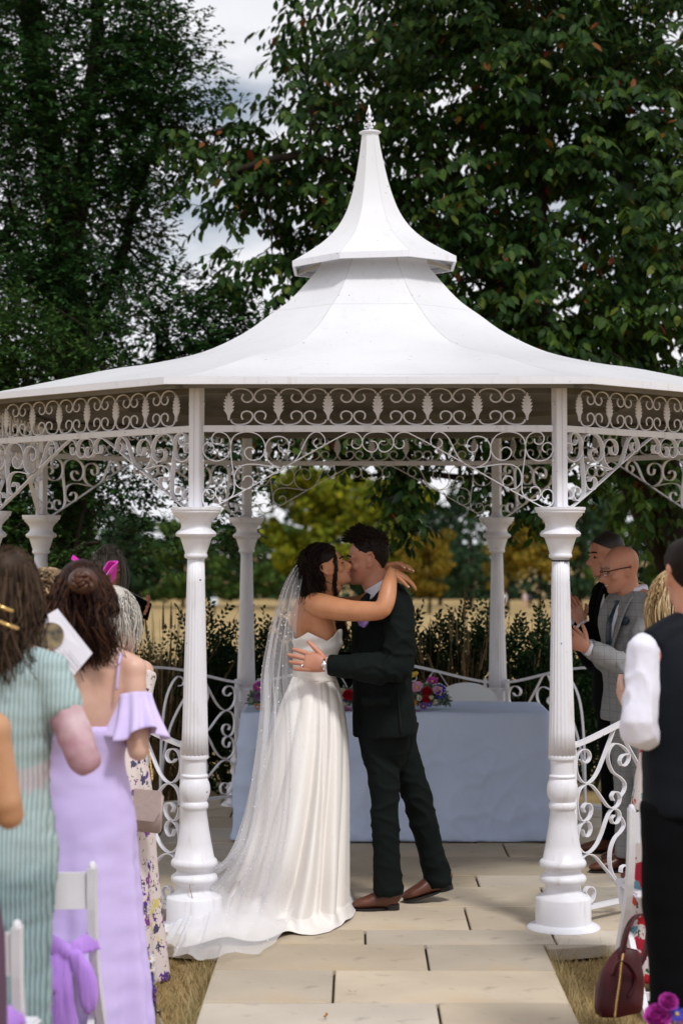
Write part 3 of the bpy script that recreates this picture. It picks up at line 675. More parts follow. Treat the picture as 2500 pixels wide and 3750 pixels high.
# ---- dark clipped shrubs and dry ornamental grass close behind the gazebo
yew_m = tint_mat('yew_leaf', [(0, (.004, .012, .004)), (.5, (.010, .026, .008)), (.84, (.028, .050, .012)), (1, (.09, .08, .02))], .6, .15, .08)
def yew(xd, D, h, rx, label, seed):
    x = Q(xd, 1500, D).x; y = D-10.99; b = Vector((x, y, ground_z(x, y)))
    root = empty('yew_shrub', b, label, 'shrub', 'shrubs behind the gazebo')
    lob = [((0, 0, h*.40), (rx, .45, h*.45)), ((-rx*.45, 0, h*.70), (rx*.4, .35, h*.30)), ((rx*.4, 0, h*.66), (rx*.45, .35, h*.33))]
    c, v = in_lobes(lob, 700, .5); n = len(c); c[:, 2] = np.maximum(c[:, 2], .03)
    d = unit(v*np.array([.6, .6, .2])+np.array([0, 0, .75])+RNG.normal(0, .3, (n, 3))); k = 12; t = np.linspace(0, 1, k)
    pos = c[:, None]+d[:, None]*(t[None, :, None]*.20); s = unit(np.cross(d, RNG.normal(size=(n, 3)))); sg = np.where(np.arange(k) % 2 == 0, 1, -1)[None, :, None]
    dd = d[:, None]*.75+s[:, None]*sg*.8+RNG.normal(0, .15, (n, k, 3)); up = np.cross(d, s)[:, None]+RNG.normal(0, .3, (n, k, 3))
    leaves('crown', pos.reshape(-1, 3), dd.reshape(-1, 3), up.reshape(-1, 3), RNG.uniform(.035, .055, n*k), np.clip(RNG.normal(.4, .2, n*k), 0, .85), LEAF4, yew_m, root)
    bm = bmesh.new()
    for i in range(4): limb(bm, [Vector((random.uniform(-.05, .05), 0, 0)), Vector((random.uniform(-.2, .2), 0, h*.4)), Vector((random.uniform(-rx, rx)*.6, 0, h*.8))], .018, .006, 6)
    bm_obj('trunk', bm, bark, root, True)
for a in [(540, 13.9, 1.25, .50, 'dark yew shrub between the two left hand columns behind the bride'), (1000, 13.9, 1.32, .50, 'dark yew shrub directly behind the groom among the dry grass'), (1200, 14.0, 1.30, .52, 'dark yew shrub between the right hand rear and front columns'), (1345, 14.3, 1.15, .45, 'dark yew shrub behind the two clapping men'), (400, 14.3, 1.0, .5, 'low dark yew shrub behind the left railing'), (770, 14.2, 1.2, .5, 'dark yew shrub behind the table, hidden mostly by the couple')]: yew(*a, 1)
straw = mat('straw', (.20, .135, .06), .8, col2=(.11, .07, .03), vscale=30)
def grass_clump(xd, D, h, n, sp, label):
    x = Q(xd, 1500, D).x; y = D-10.99; root = empty('ornamental_grass', (x, y, ground_z(x, y)), label, 'grass clump', 'dry ornamental grasses behind the gazebo')
    p = []
    for i in range(n):
        a = random.uniform(0, 2*PI); r = abs(random.gauss(0, .09)); hh = h*random.uniform(.55, 1.05); o = abs(random.gauss(0, sp)); q = Vector((math.cos(a)*r, math.sin(a)*r*.6, 0)); e = Vector((math.cos(a)*o, math.sin(a)*o*.6, 0))
        p.append([q, q+e*.15+Vector((0, 0, hh*.35)), q+e*.5+Vector((0, 0, hh*.7)), q+e+Vector((0, 0, hh))])
    tag(strands('blades', p, .0036, .0012, straw, root, 3), kind='stuff')
    p2 = [[s[2]*.35+s[3]*.65, s[2]*.15+s[3]*.85, s[3], s[3]+(s[3]-s[2])*.12] for s in p[::4]]
    tag(strands('seed_heads', p2, .011, .003, straw, root, 4), kind='stuff')
for a in [(1060, 13.55, 1.42, 60, .24, 'tall dry ornamental grass behind the groom, left of the rear right column'), (985, 13.6, 1.28, 40, .18, 'dry ornamental grass close behind the back of the groom'), (375, 13.6, 1.35, 90, .22, 'tall dry ornamental grass behind the left railing'), (1200, 13.9, 1.0, 40, .2, 'sparse dry ornamental grass right of the rear right column')]: grass_clump(*a)

# ---- far trees across the parched field
def far_tree(xd, D, h, wd, cols_, label, nm, nl=1500, lift=.12, conic=False):
    x = Q(xd, 1400, D).x; y = D-10.99; b = Vector((x, y, ground_z(x, y))); root = empty(nm, b, label, 'tree', 'trees across the field')
    lob = []
    for i in range(34 if not conic else 12):
        f = random.random()
        if conic: zz = h*(lift+(1-lift)*f); r = wd*.5*(1-f*.85); lob.append(((random.uniform(-.3, .3)*r, random.uniform(-.3, .3)*r, zz), (r*.7, r*.7, h*.10)))
        else:
            a = random.uniform(0, 2*PI); rr = wd*.40*math.sqrt(random.random())*(1-.55*abs(f-.35))*random.uniform(.7, 1.25); lob.append(((math.cos(a)*rr, math.sin(a)*rr, h*(lift+.12+(.78-lift)*f)), (wd*random.uniform(.08, .17),)*2+(h*random.uniform(.05, .10),)))
    c, v = in_lobes(lob, nl, .25); n = len(c)
    leaves('crown', c, RNG.normal(size=(n, 3)), v+RNG.normal(0, .4, (n, 3)), RNG.uniform(.25, .6, n)*wd/11, np.clip(RNG.normal(.45, .2, n), 0, 1), CARD, tint_mat(nm+'_leaf', cols_, .8, .15, .1), root)
    bm = bmesh.new(); limb(bm, [Vector((0, 0, -.3)), Vector((.1, 0, h*.3)), Vector((0, 0, h*.75))], h*.022, h*.008, 8); bm_obj('trunk', bm, bark, root, True)
YG = [(0, (.045, .075, .008)), (.5, (.15, .17, .010)), (1, (.30, .27, .015))]; DG = [(0, (.012, .030, .016)), (.5, (.026, .055, .026)), (1, (.05, .09, .035))]
OC = [(0, (.07, .065, .010)), (.5, (.19, .135, .014)), (1, (.34, .21, .02))]; MG = [(0, (.030, .06, .015)), (.5, (.06, .11, .022)), (1, (.11, .16, .03))]
for a in [(735, 200, 15.5, 15, YG, 'yellow green tree across the field left of the couple', 'lime_tree', 4200), (890, 190, 14.0, 13, YG, 'bright yellow green tree directly behind the groom across the field', 'lime_tree', 4200),
          (985, 170, 8.0, 6.5, OC, 'low ochre tree across the field right of the groom', 'ochre_tree', 3000), (1080, 205, 14.0, 10, DG, 'dark green conifer beyond the field, behind the rear right column', 'dark_tree', 1800, .02, False), (1010, 225, 13.0, 9, DG, 'dark green tree behind the low ochre tree', 'dark_tree', 3500, .02, False),
          (1238, 165, 8.8, 7.0, OC, 'ochre tree with a bare trunk on the field, left of the front right column', 'ochre_tree', 3000, .30), (1165, 190, 9.0, 6, OC, 'ochre tree just right of the rear right column', 'ochre_tree', 1200), (1330, 215, 13, 9, DG, 'dark green tree across the field behind the clapping men', 'dark_tree', 3500, .02),
          (1400, 230, 17, 10, MG, 'mid green tree across the field above the bald man', 'field_tree', 3000, .02), (1520, 230, 16, 12, MG, 'mid green tree at the far right edge of the field', 'field_tree', 3000, .02), (660, 215, 10, 9, MG, 'mid green tree across the field behind the veil', 'field_tree', 3000, .02),
          (560, 220, 9.5, 10, MG, 'mid green tree across the field behind the left rear column', 'field_tree', 3000, .02), (420, 215, 10.5, 11, MG, 'mid green tree across the field left of the front left column', 'field_tree', 3000, .02), (300, 225, 11, 12, DG, 'dark green tree at the far left across the field', 'dark_tree', 3500, .02),
          (150, 235, 12, 12, MG, 'mid green tree across the field behind the guests on the left', 'field_tree', 1200, .02), (30, 235, 12, 12, DG, 'dark green tree at the extreme left across the field', 'dark_tree', 1200, .02)]: far_tree(*a)
# unbroken wood behind them
lob = [((x_, 262+random.uniform(-6, 6), -6+random.uniform(0, 9)), (5, 4, random.uniform(4.5, 7.5))) for x_ in np.linspace(-75, 75, 60)]+[((x_, 258, -6.5), (4, 3, 2.5)) for x_ in np.linspace(-75, 75, 40)]
c, v = in_lobes(lob, 16000, .3); n = len(c)
wd_ = leaves('far_wood', c, RNG.normal(size=(n, 3)), v+RNG.normal(0, .4, (n, 3)), RNG.uniform(.5, 1.1, n), np.clip(RNG.normal(.4, .2, n), 0, 1), CARD, tint_mat('wood_leaf', DG, .8, .1, .1), None)
tag(wd_, 'dark green wood along the far edge of the field', 'wood', kind='stuff')
# ================================================================== people: tools
Z3 = Vector((0, 0, 1))
def lerp_list(pts, rad, k):
    if k <= 1: return [Vector(p) for p in pts], list(rad)
    p = smoothpath(pts, k); rr = smoothpath([Vector((a[0], a[1], 0)) if hasattr(a, '__len__') else Vector((a, a, 0)) for a in rad], k)
    return p, [(max(v.x, .001), max(v.y, .001)) for v in rr]
def loft(bm, pts, rad, ref, n=16, k=3, ex=2.0, T0=None):
    pts, rad = lerp_list(pts, rad, k); ref = Vector(ref); rows = []
    for i, p in enumerate(pts):
        r = rad[i]; r = r if hasattr(r, '__len__') else (r, r)
        T = T0 if T0 is not None else (pts[min(i+1, len(pts)-1)]-pts[max(i-1, 0)]).normalized()
        if i == 0 or T0 is not None:
            s = T.cross(ref)
            if s.length < .15: s = T.cross(Vector((ref.y+.3, ref.z-.2, ref.x)))
            s.normalize(); u = s.cross(T).normalized()
        else: u = (u-T*T.dot(u)).normalized(); s = T.cross(u).normalized()
        row = []
        for j in range(n):
            a = 2*PI*j/n; c, d = math.cos(a), math.sin(a); c = math.copysign(abs(c)**(2/ex), c); d = math.copysign(abs(d)**(2/ex), d)
            row.append(bm.verts.new(p+s*c*r[0]+u*d*r[1]))
        rows.append(row)
    for i in range(len(rows)-1):
        for j in range(n): bm.faces.new((rows[i][j], rows[i][(j+1) % n], rows[i+1][(j+1) % n], rows[i+1][j]))
    bm.faces.new(rows[0][::-1]); bm.faces.new(rows[-1])
def ball(bm, c, r, M=None, n=12):
    res = bmesh.ops.create_uvsphere(bm, u_segments=n, v_segments=max(6, n//2+2), radius=1)
    r = r if hasattr(r, '__len__') else (r, r, r)
    T = Matrix.Translation(Vector(c)) @ (M.to_3x3().normalized().to_4x4() if M is not None else Matrix()) @ Matrix.Diagonal((*r, 1))
    bmesh.ops.transform(bm, matrix=T, verts=res['verts'])
def fuse(bm, vox, smooth=4, fac=.5):
    """one continuous surface out of overlapping lofts"""
    bmesh.ops.recalc_face_normals(bm, faces=bm.faces)
    me = bpy.data.meshes.new('tmp'); bm.to_mesh(me); bm.free(); o = bpy.data.objects.new('tmp', me); C.objects.link(o)
    r = o.modifiers.new('r', 'REMESH'); r.mode = 'VOXEL'; r.voxel_size = vox
    s = o.modifiers.new('s', 'SMOOTH'); s.factor = fac; s.iterations = smooth
    dg = bpy.context.evaluated_depsgraph_get(); res = bpy.data.meshes.new_from_object(o.evaluated_get(dg))
    bpy.data.objects.remove(o); bpy.data.meshes.remove(me); res.shade_smooth(); return res
def join_mesh(me, bm2):
    """append loose lofts (hands) to a fused mesh"""
    bmesh.ops.recalc_face_normals(bm2, faces=bm2.faces)
    t = bpy.data.meshes.new('t2'); bm2.to_mesh(t); bm2.free(); b = bmesh.new(); b.from_mesh(me); b.from_mesh(t); b.to_mesh(me); b.free(); bpy.data.meshes.remove(t); me.shade_smooth()
def wrinkle(me, amp, sc, seed=0, thr=None):
    me.update(); n = len(me.vertices); co = np.empty(n*3); me.vertices.foreach_get('co', co); co = co.reshape(-1, 3); nr = np.empty(n*3); me.vertices.foreach_get('normal', nr); nr = nr.reshape(-1, 3)
    sc = np.array(sc)*np.ones(3)
    d = np.array([noise.noise(Vector((q[0]+seed, q[1], q[2])))+.5*noise.noise(Vector((q[0]*2.1+seed, q[1]*2.1, q[2]*2.1))) for q in co*sc])
    co += nr*(d*amp)[:, None]; me.vertices.foreach_set('co', co.ravel()); me.update()
def crease(me, amp, sc, seed=0, pw=7, cen=None, rad=None):
    """sharp pulled folds in cloth, optionally round some places (elbow, knee)"""
    me.update(); n = len(me.vertices); co = np.empty(n*3); me.vertices.foreach_get('co', co); co = co.reshape(-1, 3); nr = np.empty(n*3); me.vertices.foreach_get('normal', nr); nr = nr.reshape(-1, 3)
    q = co*np.array(sc); d = np.array([(1-abs(noise.noise(Vector((v[0]+seed, v[1]+.35*v[2], v[2]+.5*v[0])))))**pw for v in q])-.25
    if cen is not None: d *= sum(np.exp(-((co-np.array(tuple(c)))**2).sum(1)/rad**2) for c in cen)
    co += nr*(d*amp)[:, None]; me.vertices.foreach_set('co', co.ravel()); me.update()
def arm_root(bm, A, r):
    ball(bm, A[0], (r, r, r*.95), None, 14)
def wear(name, me, m, root, smooth=True):
    o = link(name, me, m); o.parent = root; o.location = -Vector(root.location)
    if m.name.startswith('hair') and 'tint' not in me.color_attributes:
        ca = me.color_attributes.new('tint', 'FLOAT_COLOR', 'POINT'); t = RNG.uniform(.15, .6, len(me.vertices)); ca.data.foreach_set('color', np.stack([t, t, t, np.ones_like(t)], 1).astype(np.float32).ravel())
    if smooth: me.shade_smooth()
    return o
def wear_bm(name, bm, m, root, smooth=True):
    bmesh.ops.recalc_face_normals(bm, faces=bm.faces); me = bpy.data.meshes.new(name); bm.to_mesh(me); bm.free(); return wear(name, me, m, root, smooth)
def sub(o, part):                                   # put a small piece under a worn piece
    o.parent = part; o.location = (0, 0, 0); return o
def head_matrix(o, f, up, s=1.0):
    f = Vector(f).normalized(); x = f.cross(Vector(up)).normalized(); u = x.cross(f)
    M = Matrix((x, f, u)).transposed().to_4x4(); return Matrix.Translation(Vector(o)) @ M @ Matrix.Scale(s, 4)
HR = [(0.0, .078, .030, .024), (.008, .088, .012, .036), (.022, .093, -.012, .047), (.040, .0935, -.040, .055), (.058, .092, -.062, .060), (.078, .090, -.078, .065), (.098, .087, -.088, .0695), (.114, .0835, -.094, .072), (.130, .089, -.098, .0745), (.150, .0895, -.101, .0765), (.172, .082, -.099, .0755), (.195, .066, -.089, .068), (.213, .044, -.070, .054), (.226, .018, -.042, .034), (.231, -.005, -.02, .012)]
def head_bm(bm, M, fem=False, smile=False):
    rows = []; n = 28
    for z, f, b, w_ in HR:
        yc, ry = (f+b)/2, (f-b)/2; row = []
        if fem: w_ *= .96
        for j in range(n):
            a = 2*PI*j/n; c, s = math.cos(a), math.sin(a)
            ww = w_*(1-.10*max(s, 0)**2 if z < .13 else 1)
            row.append(bm.verts.new(M @ Vector((ww*math.copysign(abs(c)**.88, c), yc+ry*math.copysign(abs(s)**.92, s), z))))
        rows.append(row)
    for i in range(len(rows)-1):
        for j in range(n): bm.faces.new((rows[i][j], rows[i][(j+1) % n], rows[i+1][(j+1) % n], rows[i+1][j]))
    bm.faces.new(rows[0][::-1]); bm.faces.new(rows[-1])
    m3 = M.to_3x3(); sc = m3.col[0].length; V = lambda *a: M @ Vector(a)
    fw = m3.col[1].normalized()
    ns = .88 if fem else 1
    loft(bm, [V(0, .080, .128), V(0, .092, .112), V(0, .104*1, .096), V(0, .088+.030*ns, .083), V(0, .088+.020*ns, .074), V(0, .086, .070)], [(.008*sc, .010*sc), (.0085*sc, .011*sc), (.011*sc, .012*sc), (.0145*sc, .013*sc), (.0145*sc, .012*sc), (.008*sc, .006*sc)], fw, 12, 3)
    for sx in (-1, 1):
        ball(bm, V(sx*.013, .094, .0765), (.0085*sc, .010*sc, .0075*sc), M, 10)
        ball(bm, V(sx*.032, .0785, .114), (.0150*sc, .010*sc, .0105*sc), M, 10)             # eyelid
        loft(bm, [V(sx*.010, .086, .131), V(sx*.032, .087, .135), V(sx*.054, .072, .130)], [.0075*sc, .0085*sc, .006*sc], fw, 8, 3)   # brow
        ball(bm, V(sx*.043, .064, .085), (.020*sc, .018*sc, .018*sc), M, 12)                # cheek
        # ear: rim, lobe, bowl
        e = [V(sx*.070, .004, .084), V(sx*.078, -.004, .078), V(sx*.084, -.016, .092), V(sx*.091, -.030, .118), V(sx*.090, -.024, .138), V(sx*.081, -.004, .140), V(sx*.072, .006, .124)]
        loft(bm, e, [.005*sc, .007*sc, .0055*sc, .0055*sc, .0055*sc, .005*sc, .004*sc], fw, 8, 3)
        ball(bm, V(sx*.075, -.010, .108), (.006*sc, .016*sc, .024*sc), M, 10)
    wm = .027 if smile else .022
    loft(bm, [V(-wm, .083, .0515+(.004 if smile else 0)), V(-.008, .096, .0535), V(0, .0975, .0525), V(.008, .096, .0535), V(wm, .083, .0515+(.004 if smile else 0))], [(.003*sc,)*2, (.006*sc,)*2, (.006*sc,)*2, (.006*sc,)*2, (.003*sc,)*2], m3.col[2].normalized(), 8, 3)
    loft(bm, [V(-wm*.9, .082, .044), V(0, .0955, .0415), V(wm*.9, .082, .044)], [.003*sc, .0072*sc, .003*sc], m3.col[2].normalized(), 8, 4)
    ball(bm, V(0, .080, .014), (.021*sc, .017*sc, .015*sc), M, 12)
def neck_bm(bm, M, base, r=.056, fw=None):
    a = M @ Vector((0, -.022, .07)); b = M @ Vector((0, -.012, .005)); s = M.to_3x3().col[0].length; base = Vector(base)
    loft(bm, [a, b, b.lerp(base, .5), base, base+(base-b)*.3], [(r*.95, r), (r*.95, r), (r, r), (r*1.2, r*1.08), (r*1.6, r*1.1)], M.to_3x3().col[1].normalized(), 18, 3)
def hand_bm(bm, wrist, d, nrm, thumb=1, s=1.0, curl=(.25, .3, .35, .4), spread=.10, thumb_out=.6, thumb_curl=.3):
    """d: towards the fingers, nrm: out of the palm, thumb: +1/-1 side"""
    d = Vector(d).normalized(); nrm = (Vector(nrm)-d*Vector(nrm).dot(d)).normalized(); sd_ = d.cross(nrm).normalized()*thumb; w0 = Vector(wrist)
    loft(bm, [w0-d*.02*s, w0, w0+d*.03*s, w0+d*.065*s, w0+d*.095*s], [(.025*s, .019*s), (.026*s, .0185*s), (.035*s, .0185*s), (.040*s, .016*s), (.037*s, .011*s)], nrm, 14, 3)
    tips = []
    for i, (off, ln) in enumerate(((.030, .072), (.010, .081), (-.0105, .075), (-.030, .058))):
        p = w0+d*(.088-.006*abs(i-1))*s+sd_*off*s; dd = (d+sd_*off*spread/.03).normalized(); pts = [p-dd*.012*s, p]; ang = curl[i]
        ax = dd.cross(nrm)
        for q, fr_ in enumerate((.44, .32, .24)):
            dd = (Matrix.Rotation(-ang*(1, 1.15, .7)[q], 3, nrm.cross(dd).normalized()) @ dd) if False else (dd*math.cos(ang*(1, 1.15, .7)[q])+nrm*math.sin(ang*(1, 1.15, .7)[q])).normalized()
            p = p+dd*ln*fr_*s; pts.append(p)
        loft(bm, pts, [.0108*s, .0104*s, .0096*s, .0086*s, .0062*s], nrm, 9, 2); tips.append((p, dd))
    p = w0+d*.022*s+sd_*.024*s+nrm*.004*s; dd = (d*(1-thumb_out*.45)+sd_*thumb_out+nrm*.15).normalized(); pts = [p-dd*.012*s, p]
    for fr_ in (.040, .032, .024):
        p = p+dd*fr_*s; pts.append(p); dd = (dd*math.cos(thumb_curl)+(d*.6+nrm*.3).normalized()*math.sin(thumb_curl)).normalized()
    loft(bm, pts, [.012*s, .013*s, .0112*s, .0095*s, .0062*s], nrm, 10, 2); tips.append((p, dd)); return tips
def skin(name, col, col2): return mat(name, col, .45, col2=col2, vscale=9, spec=.4, sss=.10, bump=.05, bscale=120, detail=3)
def shoe(bm, bs, heel, toe, lift=0, h=.085, wd=.045):
    """upper into bm, sole into bs; heel / toe on the ground line"""
    heel, toe = Vector(heel), Vector(toe); d = (toe-heel); L_ = d.length; d.normalize(); up = Vector((0, 0, 1)); up = (up-d*up.dot(d)).normalized()
    q = lambda t, z: heel+d*L_*t+up*z
    loft(bm, [q(.0, .045), q(.04, .05), q(.16, .058), q(.30, .056), q(.45, .049), q(.62, .040), q(.80, .033), q(.93, .028), q(1.0, .024)], [(.018, .022), (.030, .040), (.034, h*.56), (.036, h*.56), (.040, .040), (wd, .031), (.042, .024), (.030, .017), (.010, .008)], up, 14, 3, 2.3)
    sd_ = d.cross(up)
    for t0, t1, th, w0 in ((0, .30, .026, .034), (.28, 1.0, .011, .044)):
        ring = []
        for i in range(20):
            a = 2*PI*i/20; t = (t0+t1)/2+(t1-t0)/2*math.cos(a); wv = w0*math.copysign(abs(math.sin(a))**.7, math.sin(a))
            ring.append(q(t, 0)+sd_*wv*(.95 if t < .5 else 1-.25*max(0, t-.75)*2))
        lo = [bs.verts.new(v+up*.0) for v in ring]; hi = [bs.verts.new(v+up*th) for v in ring]
        for i in range(20): bs.faces.new((lo[i], lo[(i+1) % 20], hi[(i+1) % 20], hi[i]))
        bs.faces.new(lo[::-1]); bs.faces.new(hi)
def hair_cap(M, z0=.125, grow=.012, back=-.2, front=.10, seed=0, n=26, sides=.06):
    """close cropped hair shell over the skull: lower edge higher at the forehead"""
    bm = bmesh.new(); rows = []; mrow = 11
    for i in range(mrow+1):
        t = i/mrow; row = []
        for j in range(n):
            a = 2*PI*j/n; s = math.sin(a); lo = z0+(front if s > 0 else -back*-1)*abs(s)**1.5 if False else z0+(front*max(s, 0)**1.2+back*max(-s, 0)**1.0+sides*(1-abs(s))**2)
            z = lo+(.238-lo)*math.sin(t*PI/2)
            # skull radius at this height
            for q in range(len(HR)-1):
                if HR[q][0] <= z <= HR[q+1][0] or q == len(HR)-2:
                    u = max(0, min(1, (z-HR[q][0])/(HR[q+1][0]-HR[q][0]))); f = HR[q][1]+(HR[q+1][1]-HR[q][1])*u; b = HR[q][2]+(HR[q+1][2]-HR[q][2])*u; w_ = HR[q][3]+(HR[q+1][3]-HR[q][3])*u; break
            g = grow*(.35+.65*t); yc, ry = (f+b)/2, (f-b)/2+g
            if t > .97: ry *= .3; w_ *= .3
            row.append(bm.verts.new(M @ Vector(((w_+g)*math.copysign(abs(math.cos(a))**.88, math.cos(a)), yc+ry*math.copysign(abs(s)**.92, s), min(z+g*.8*t, .244)))))
        rows.append(row)
    for i in range(mrow):
        for j in range(n): bm.faces.new((rows[i][j], rows[i][(j+1) % n], rows[i+1][(j+1) % n], rows[i+1][j]))
    bm.faces.new(rows[-1]); return bm
def root_on_head(M, az, el, g=.0):
    """a point of the scalp: az 0 = front, el up"""
    c = Vector((math.sin(az)*math.cos(el)*.078, -.006+math.cos(az)*math.cos(el)*.098, .135+math.sin(el)*.100)); n = Vector((c.x, c.y+.006, c.z-.135)).normalized(); return M @ (c+n*g), (M.to_3x3() @ n).normalized()
def flow(root, pts, jitter, wave, nseg, k=2.0, ph=0):
    """a wavy strand through guide points"""
    p = smoothpath([root]+pts, max(2, nseg//max(1, len(pts)))); o = []
    for i, q in enumerate(p):
        t = i/(len(p)-1); a = ph+t*k*2*PI; o.append(q+Vector((math.cos(a), math.sin(a), .3*math.sin(a*1.3)))*wave*t)
    return o
def resample(p, n):
    o = []
    for i in range(n):
        t = i/(n-1)*(len(p)-1); j = min(int(t), len(p)-2); o.append(p[j].lerp(p[j+1], t-j))
    return o
def grid_obj(name, rows, m, root, closed=False, thick=0):
    V = np.array([[tuple(p) for p in r] for r in rows]); a, b = V.shape[:2]; idx = np.arange(a*b).reshape(a, b); nx = np.roll(idx, -1, 1) if closed else idx[:, 1:]; cu = idx if closed else idx[:, :-1]
    F = np.stack([cu[:-1], nx[:-1], nx[1:], cu[1:]], -1).reshape(-1, 4); o = link(name, arr_mesh(name, V.reshape(-1, 3), F, True), m); o.parent = root; o.location = -Vector(root.location)
    if thick: s = o.modifiers.new('solid', 'SOLIDIFY'); s.thickness = thick; s.offset = 0
    return o
def hairm(name, lo, hi, top): return tint_mat(name, [(0, lo), (.55, hi), (1, top)], .5, 0, .14)
skin_bride = skin('skin_tan', (.60, .285, .15), (.50, .215, .105)); skin_groom = skin('skin_ruddy', (.60, .29, .195), (.48, .20, .125)); skin_fair = skin('skin_fair', (.66, .42, .33), (.56, .32, .235))
hair_dark = hairm('hair_dark', (.007, .004, .003), (.013, .007, .005), (.028, .015, .010)); MATS['hair_dark'] = hair_dark
suit_green = mat('suit_green', (.003, .0066, .0058), .8, var=.25, vscale=200, bump=.15, bscale=400, sheen=.0, spec=.15)
shirt_white = mat('shirt_white', (.72, .71, .82), .7, bump=.1, bscale=60)
brown_leather = mat('brown_leather', (.13, .045, .025), .38, col2=(.07, .022, .013), vscale=14, spec=.5); sole_m = mat('dark_sole', (.015, .012, .012), .5)
gold = mat('gold', (.75, .50, .20), .25, metal=1); silver = mat('silver', (.75, .75, .76), .2, metal=1)
nail_m = mat('pale_nail', (.80, .70, .68), .25)

# ================================================================== groom
D = 9.42
gb = G(890*S_, 2080*S_); gb.z = 0
groom = empty('person', gb, 'groom in a dark green suit and brown brogues kissing the bride', 'person')
Fg = Vector((-.93, -.36, 0)).normalized(); Lg = Z3.cross(Fg)
Mg = head_matrix(Q(851, 1340, 9.46), (-1, .05, -.09), (-0.09, 0, 1), 1.04)
bm = bmesh.new(); head_bm(bm, Mg); neck_bm(bm, Mg, Q(880, 1372, 9.43), .060)
tors = [(1372, 884, .07, .11), (1390, 886, .085, .165), (1440, 878, .105, .185), (1500, 876, .10, .17), (1560, 878, .095, .16), (1620, 882, .10, .17), (1690, 886, .10, .17)]
loft(bm, [Q(x, y, D) for y, x, a, b in tors], [(b*.85, a*.8) for y, x, a, b in tors], Fg, 20, 2)
legs_g = [([Q(868, 1680, 9.38), Q(880, 1780, 9.36), Q(884, 1870, 9.35), Q(888, 1960, 9.35), Q(893, 2052, 9.36)], Q(808, 2084, 9.36), Q(917, 2084, 9.38)), ([Q(916, 1680, 9.50), Q(938, 1770, 9.50), Q(962, 1850, 9.52), Q(985, 1940, 9.56), Q(1010, 2030, 9.58)], Q(926, 2066, 9.54), Q(1040, 2046, 9.60))]
for L_, t_, h_ in legs_g: loft(bm, L_, [.060, .055, .045, .040, .035], Fg, 14, 2)
armN = [Q(908, 1388, 9.25), Q(917, 1450, 9.20), Q(914, 1532, 9.17), Q(830, 1533, 9.15), Q(758, 1527, 9.17)]
armF = [Q(866, 1390, 9.58), Q(850, 1450, 9.62), Q(845, 1515, 9.66), Q(800, 1520, 9.62), Q(755, 1520, 9.56)]
for A in (armN, armF): loft(bm, A, [.05, .046, .042, .036, .026], (0, 0, 1), 12, 2)
me = fuse(bm, .0062, 3)
hb = bmesh.new(); tN = hand_bm(hb, armN[-1]+Vector((-.01, 0, 0)), (-1, .10, .16), (.05, 1, -.1), thumb=-1, s=1.2, curl=(.12, .10, .10, .12), spread=.13, thumb_out=.6, thumb_curl=.15)
hand_bm(hb, armF[-1], (-1, -.1, 0), (0, -1, 0), thumb=-1, s=1.0)
join_mesh(me, hb); wear('body', me, skin_groom, groom)
# hair: dark, short sides, longer swept top
bm = hair_cap(Mg, .140, .008, -.085, .060, n=28, sides=.0); hc = wear_bm('hair', bm, hair_dark, groom); wrinkle(hc.data, .003, 60)
pp = []
for i in range(900):
    az = random.uniform(-PI, PI); el = random.uniform((.22 if abs(az) < 1.7 else .05) if abs(az) > 1.1 else .62, 1.5); r0, nr = root_on_head(Mg, az, el, .002 if el < .25 else .004); f = Mg.to_3x3().col[1].normalized(); top = el > .65
    ln = (.026 if top else (.010 if el > .25 else .006))*random.uniform(.7, 1.2)*(1.5 if (abs(az) < .7 and top) else 1); d_ = (nr*.8+f*(.42 if top else -.4)+Vector((random.gauss(0, .35), random.gauss(0, .35), random.gauss(.15, .3)))).normalized()
    pp.append([r0, r0+(nr*.4+d_*.6)*ln*.5, r0+d_*ln, r0+d_*ln*1.3+f*ln*.25])
o = strands('hair_locks', pp, .0042, .001, hair_dark, groom); o.location = -Vector(groom.location); sub(o, hc)
def brow_lash(M, m, root, closed=True, brow=True, scl=1, w_=.0042):
    bm = bmesh.new(); V = lambda *a: M @ Vector(a)
    for sx in (-1, 1):
        if brow: tube(bm, smoothpath([V(sx*.012, .0955, .134), V(sx*.032, .0965, .140), V(sx*.054, .0795, .135)], 3), w_*scl, 6)
        tube(bm, smoothpath([V(sx*.019, .0875, .110), V(sx*.032, .0905, .107), V(sx*.047, .0815, .110)], 3), .0026*scl, 5)
    return wear_bm('eyebrows', bm, m, root)
brow_lash(Mg, hair_dark, groom)
def eyes(M, root, col=(.05, .03, .02)):
    bm = bmesh.new()
    for sx in (-1, 1): ball(bm, M @ Vector((sx*.032, .0865, .1135)), .0055, None, 8)
    return wear_bm('eyes', bm, mat('iris', col, .2), root)
# jacket
bm = bmesh.new()
jt = [(1350, 876, .062, .075), (1362, 884, .085, .125), (1380, 887, .105, .178), (1410, 884, .122, .198), (1440, 879, .130, .200), (1500, 876, .130, .192), (1560, 877, .126, .186), (1620, 880, .132, .196), (1660, 882, .137, .202), (1688, 884, .138, .204)]
loft(bm, [Q(x, y, D) for y, x, a, b in jt], [(b, a) for y, x, a, b in jt], Fg, 26, 2, 2.15)
loft(bm, [Q(896, 1380, 9.28), Q(910, 1394, 9.235), Q(919, 1450, 9.19), Q(917, 1510, 9.17), Q(908, 1534, 9.155), Q(850, 1535, 9.14), Q(800, 1531, 9.15), Q(754, 1528, 9.17)], [(.07, .06), (.082, .078), (.078, .076), (.074, .072), (.072, .070), (.064, .064), (.056, .056), (.048, .050)], (0, .3, 1), 18, 3)
loft(bm, armF, [(.075, .07), (.07, .068), (.065, .062), (.055, .055), (.045, .045)], (0, 0, 1), 14, 3)
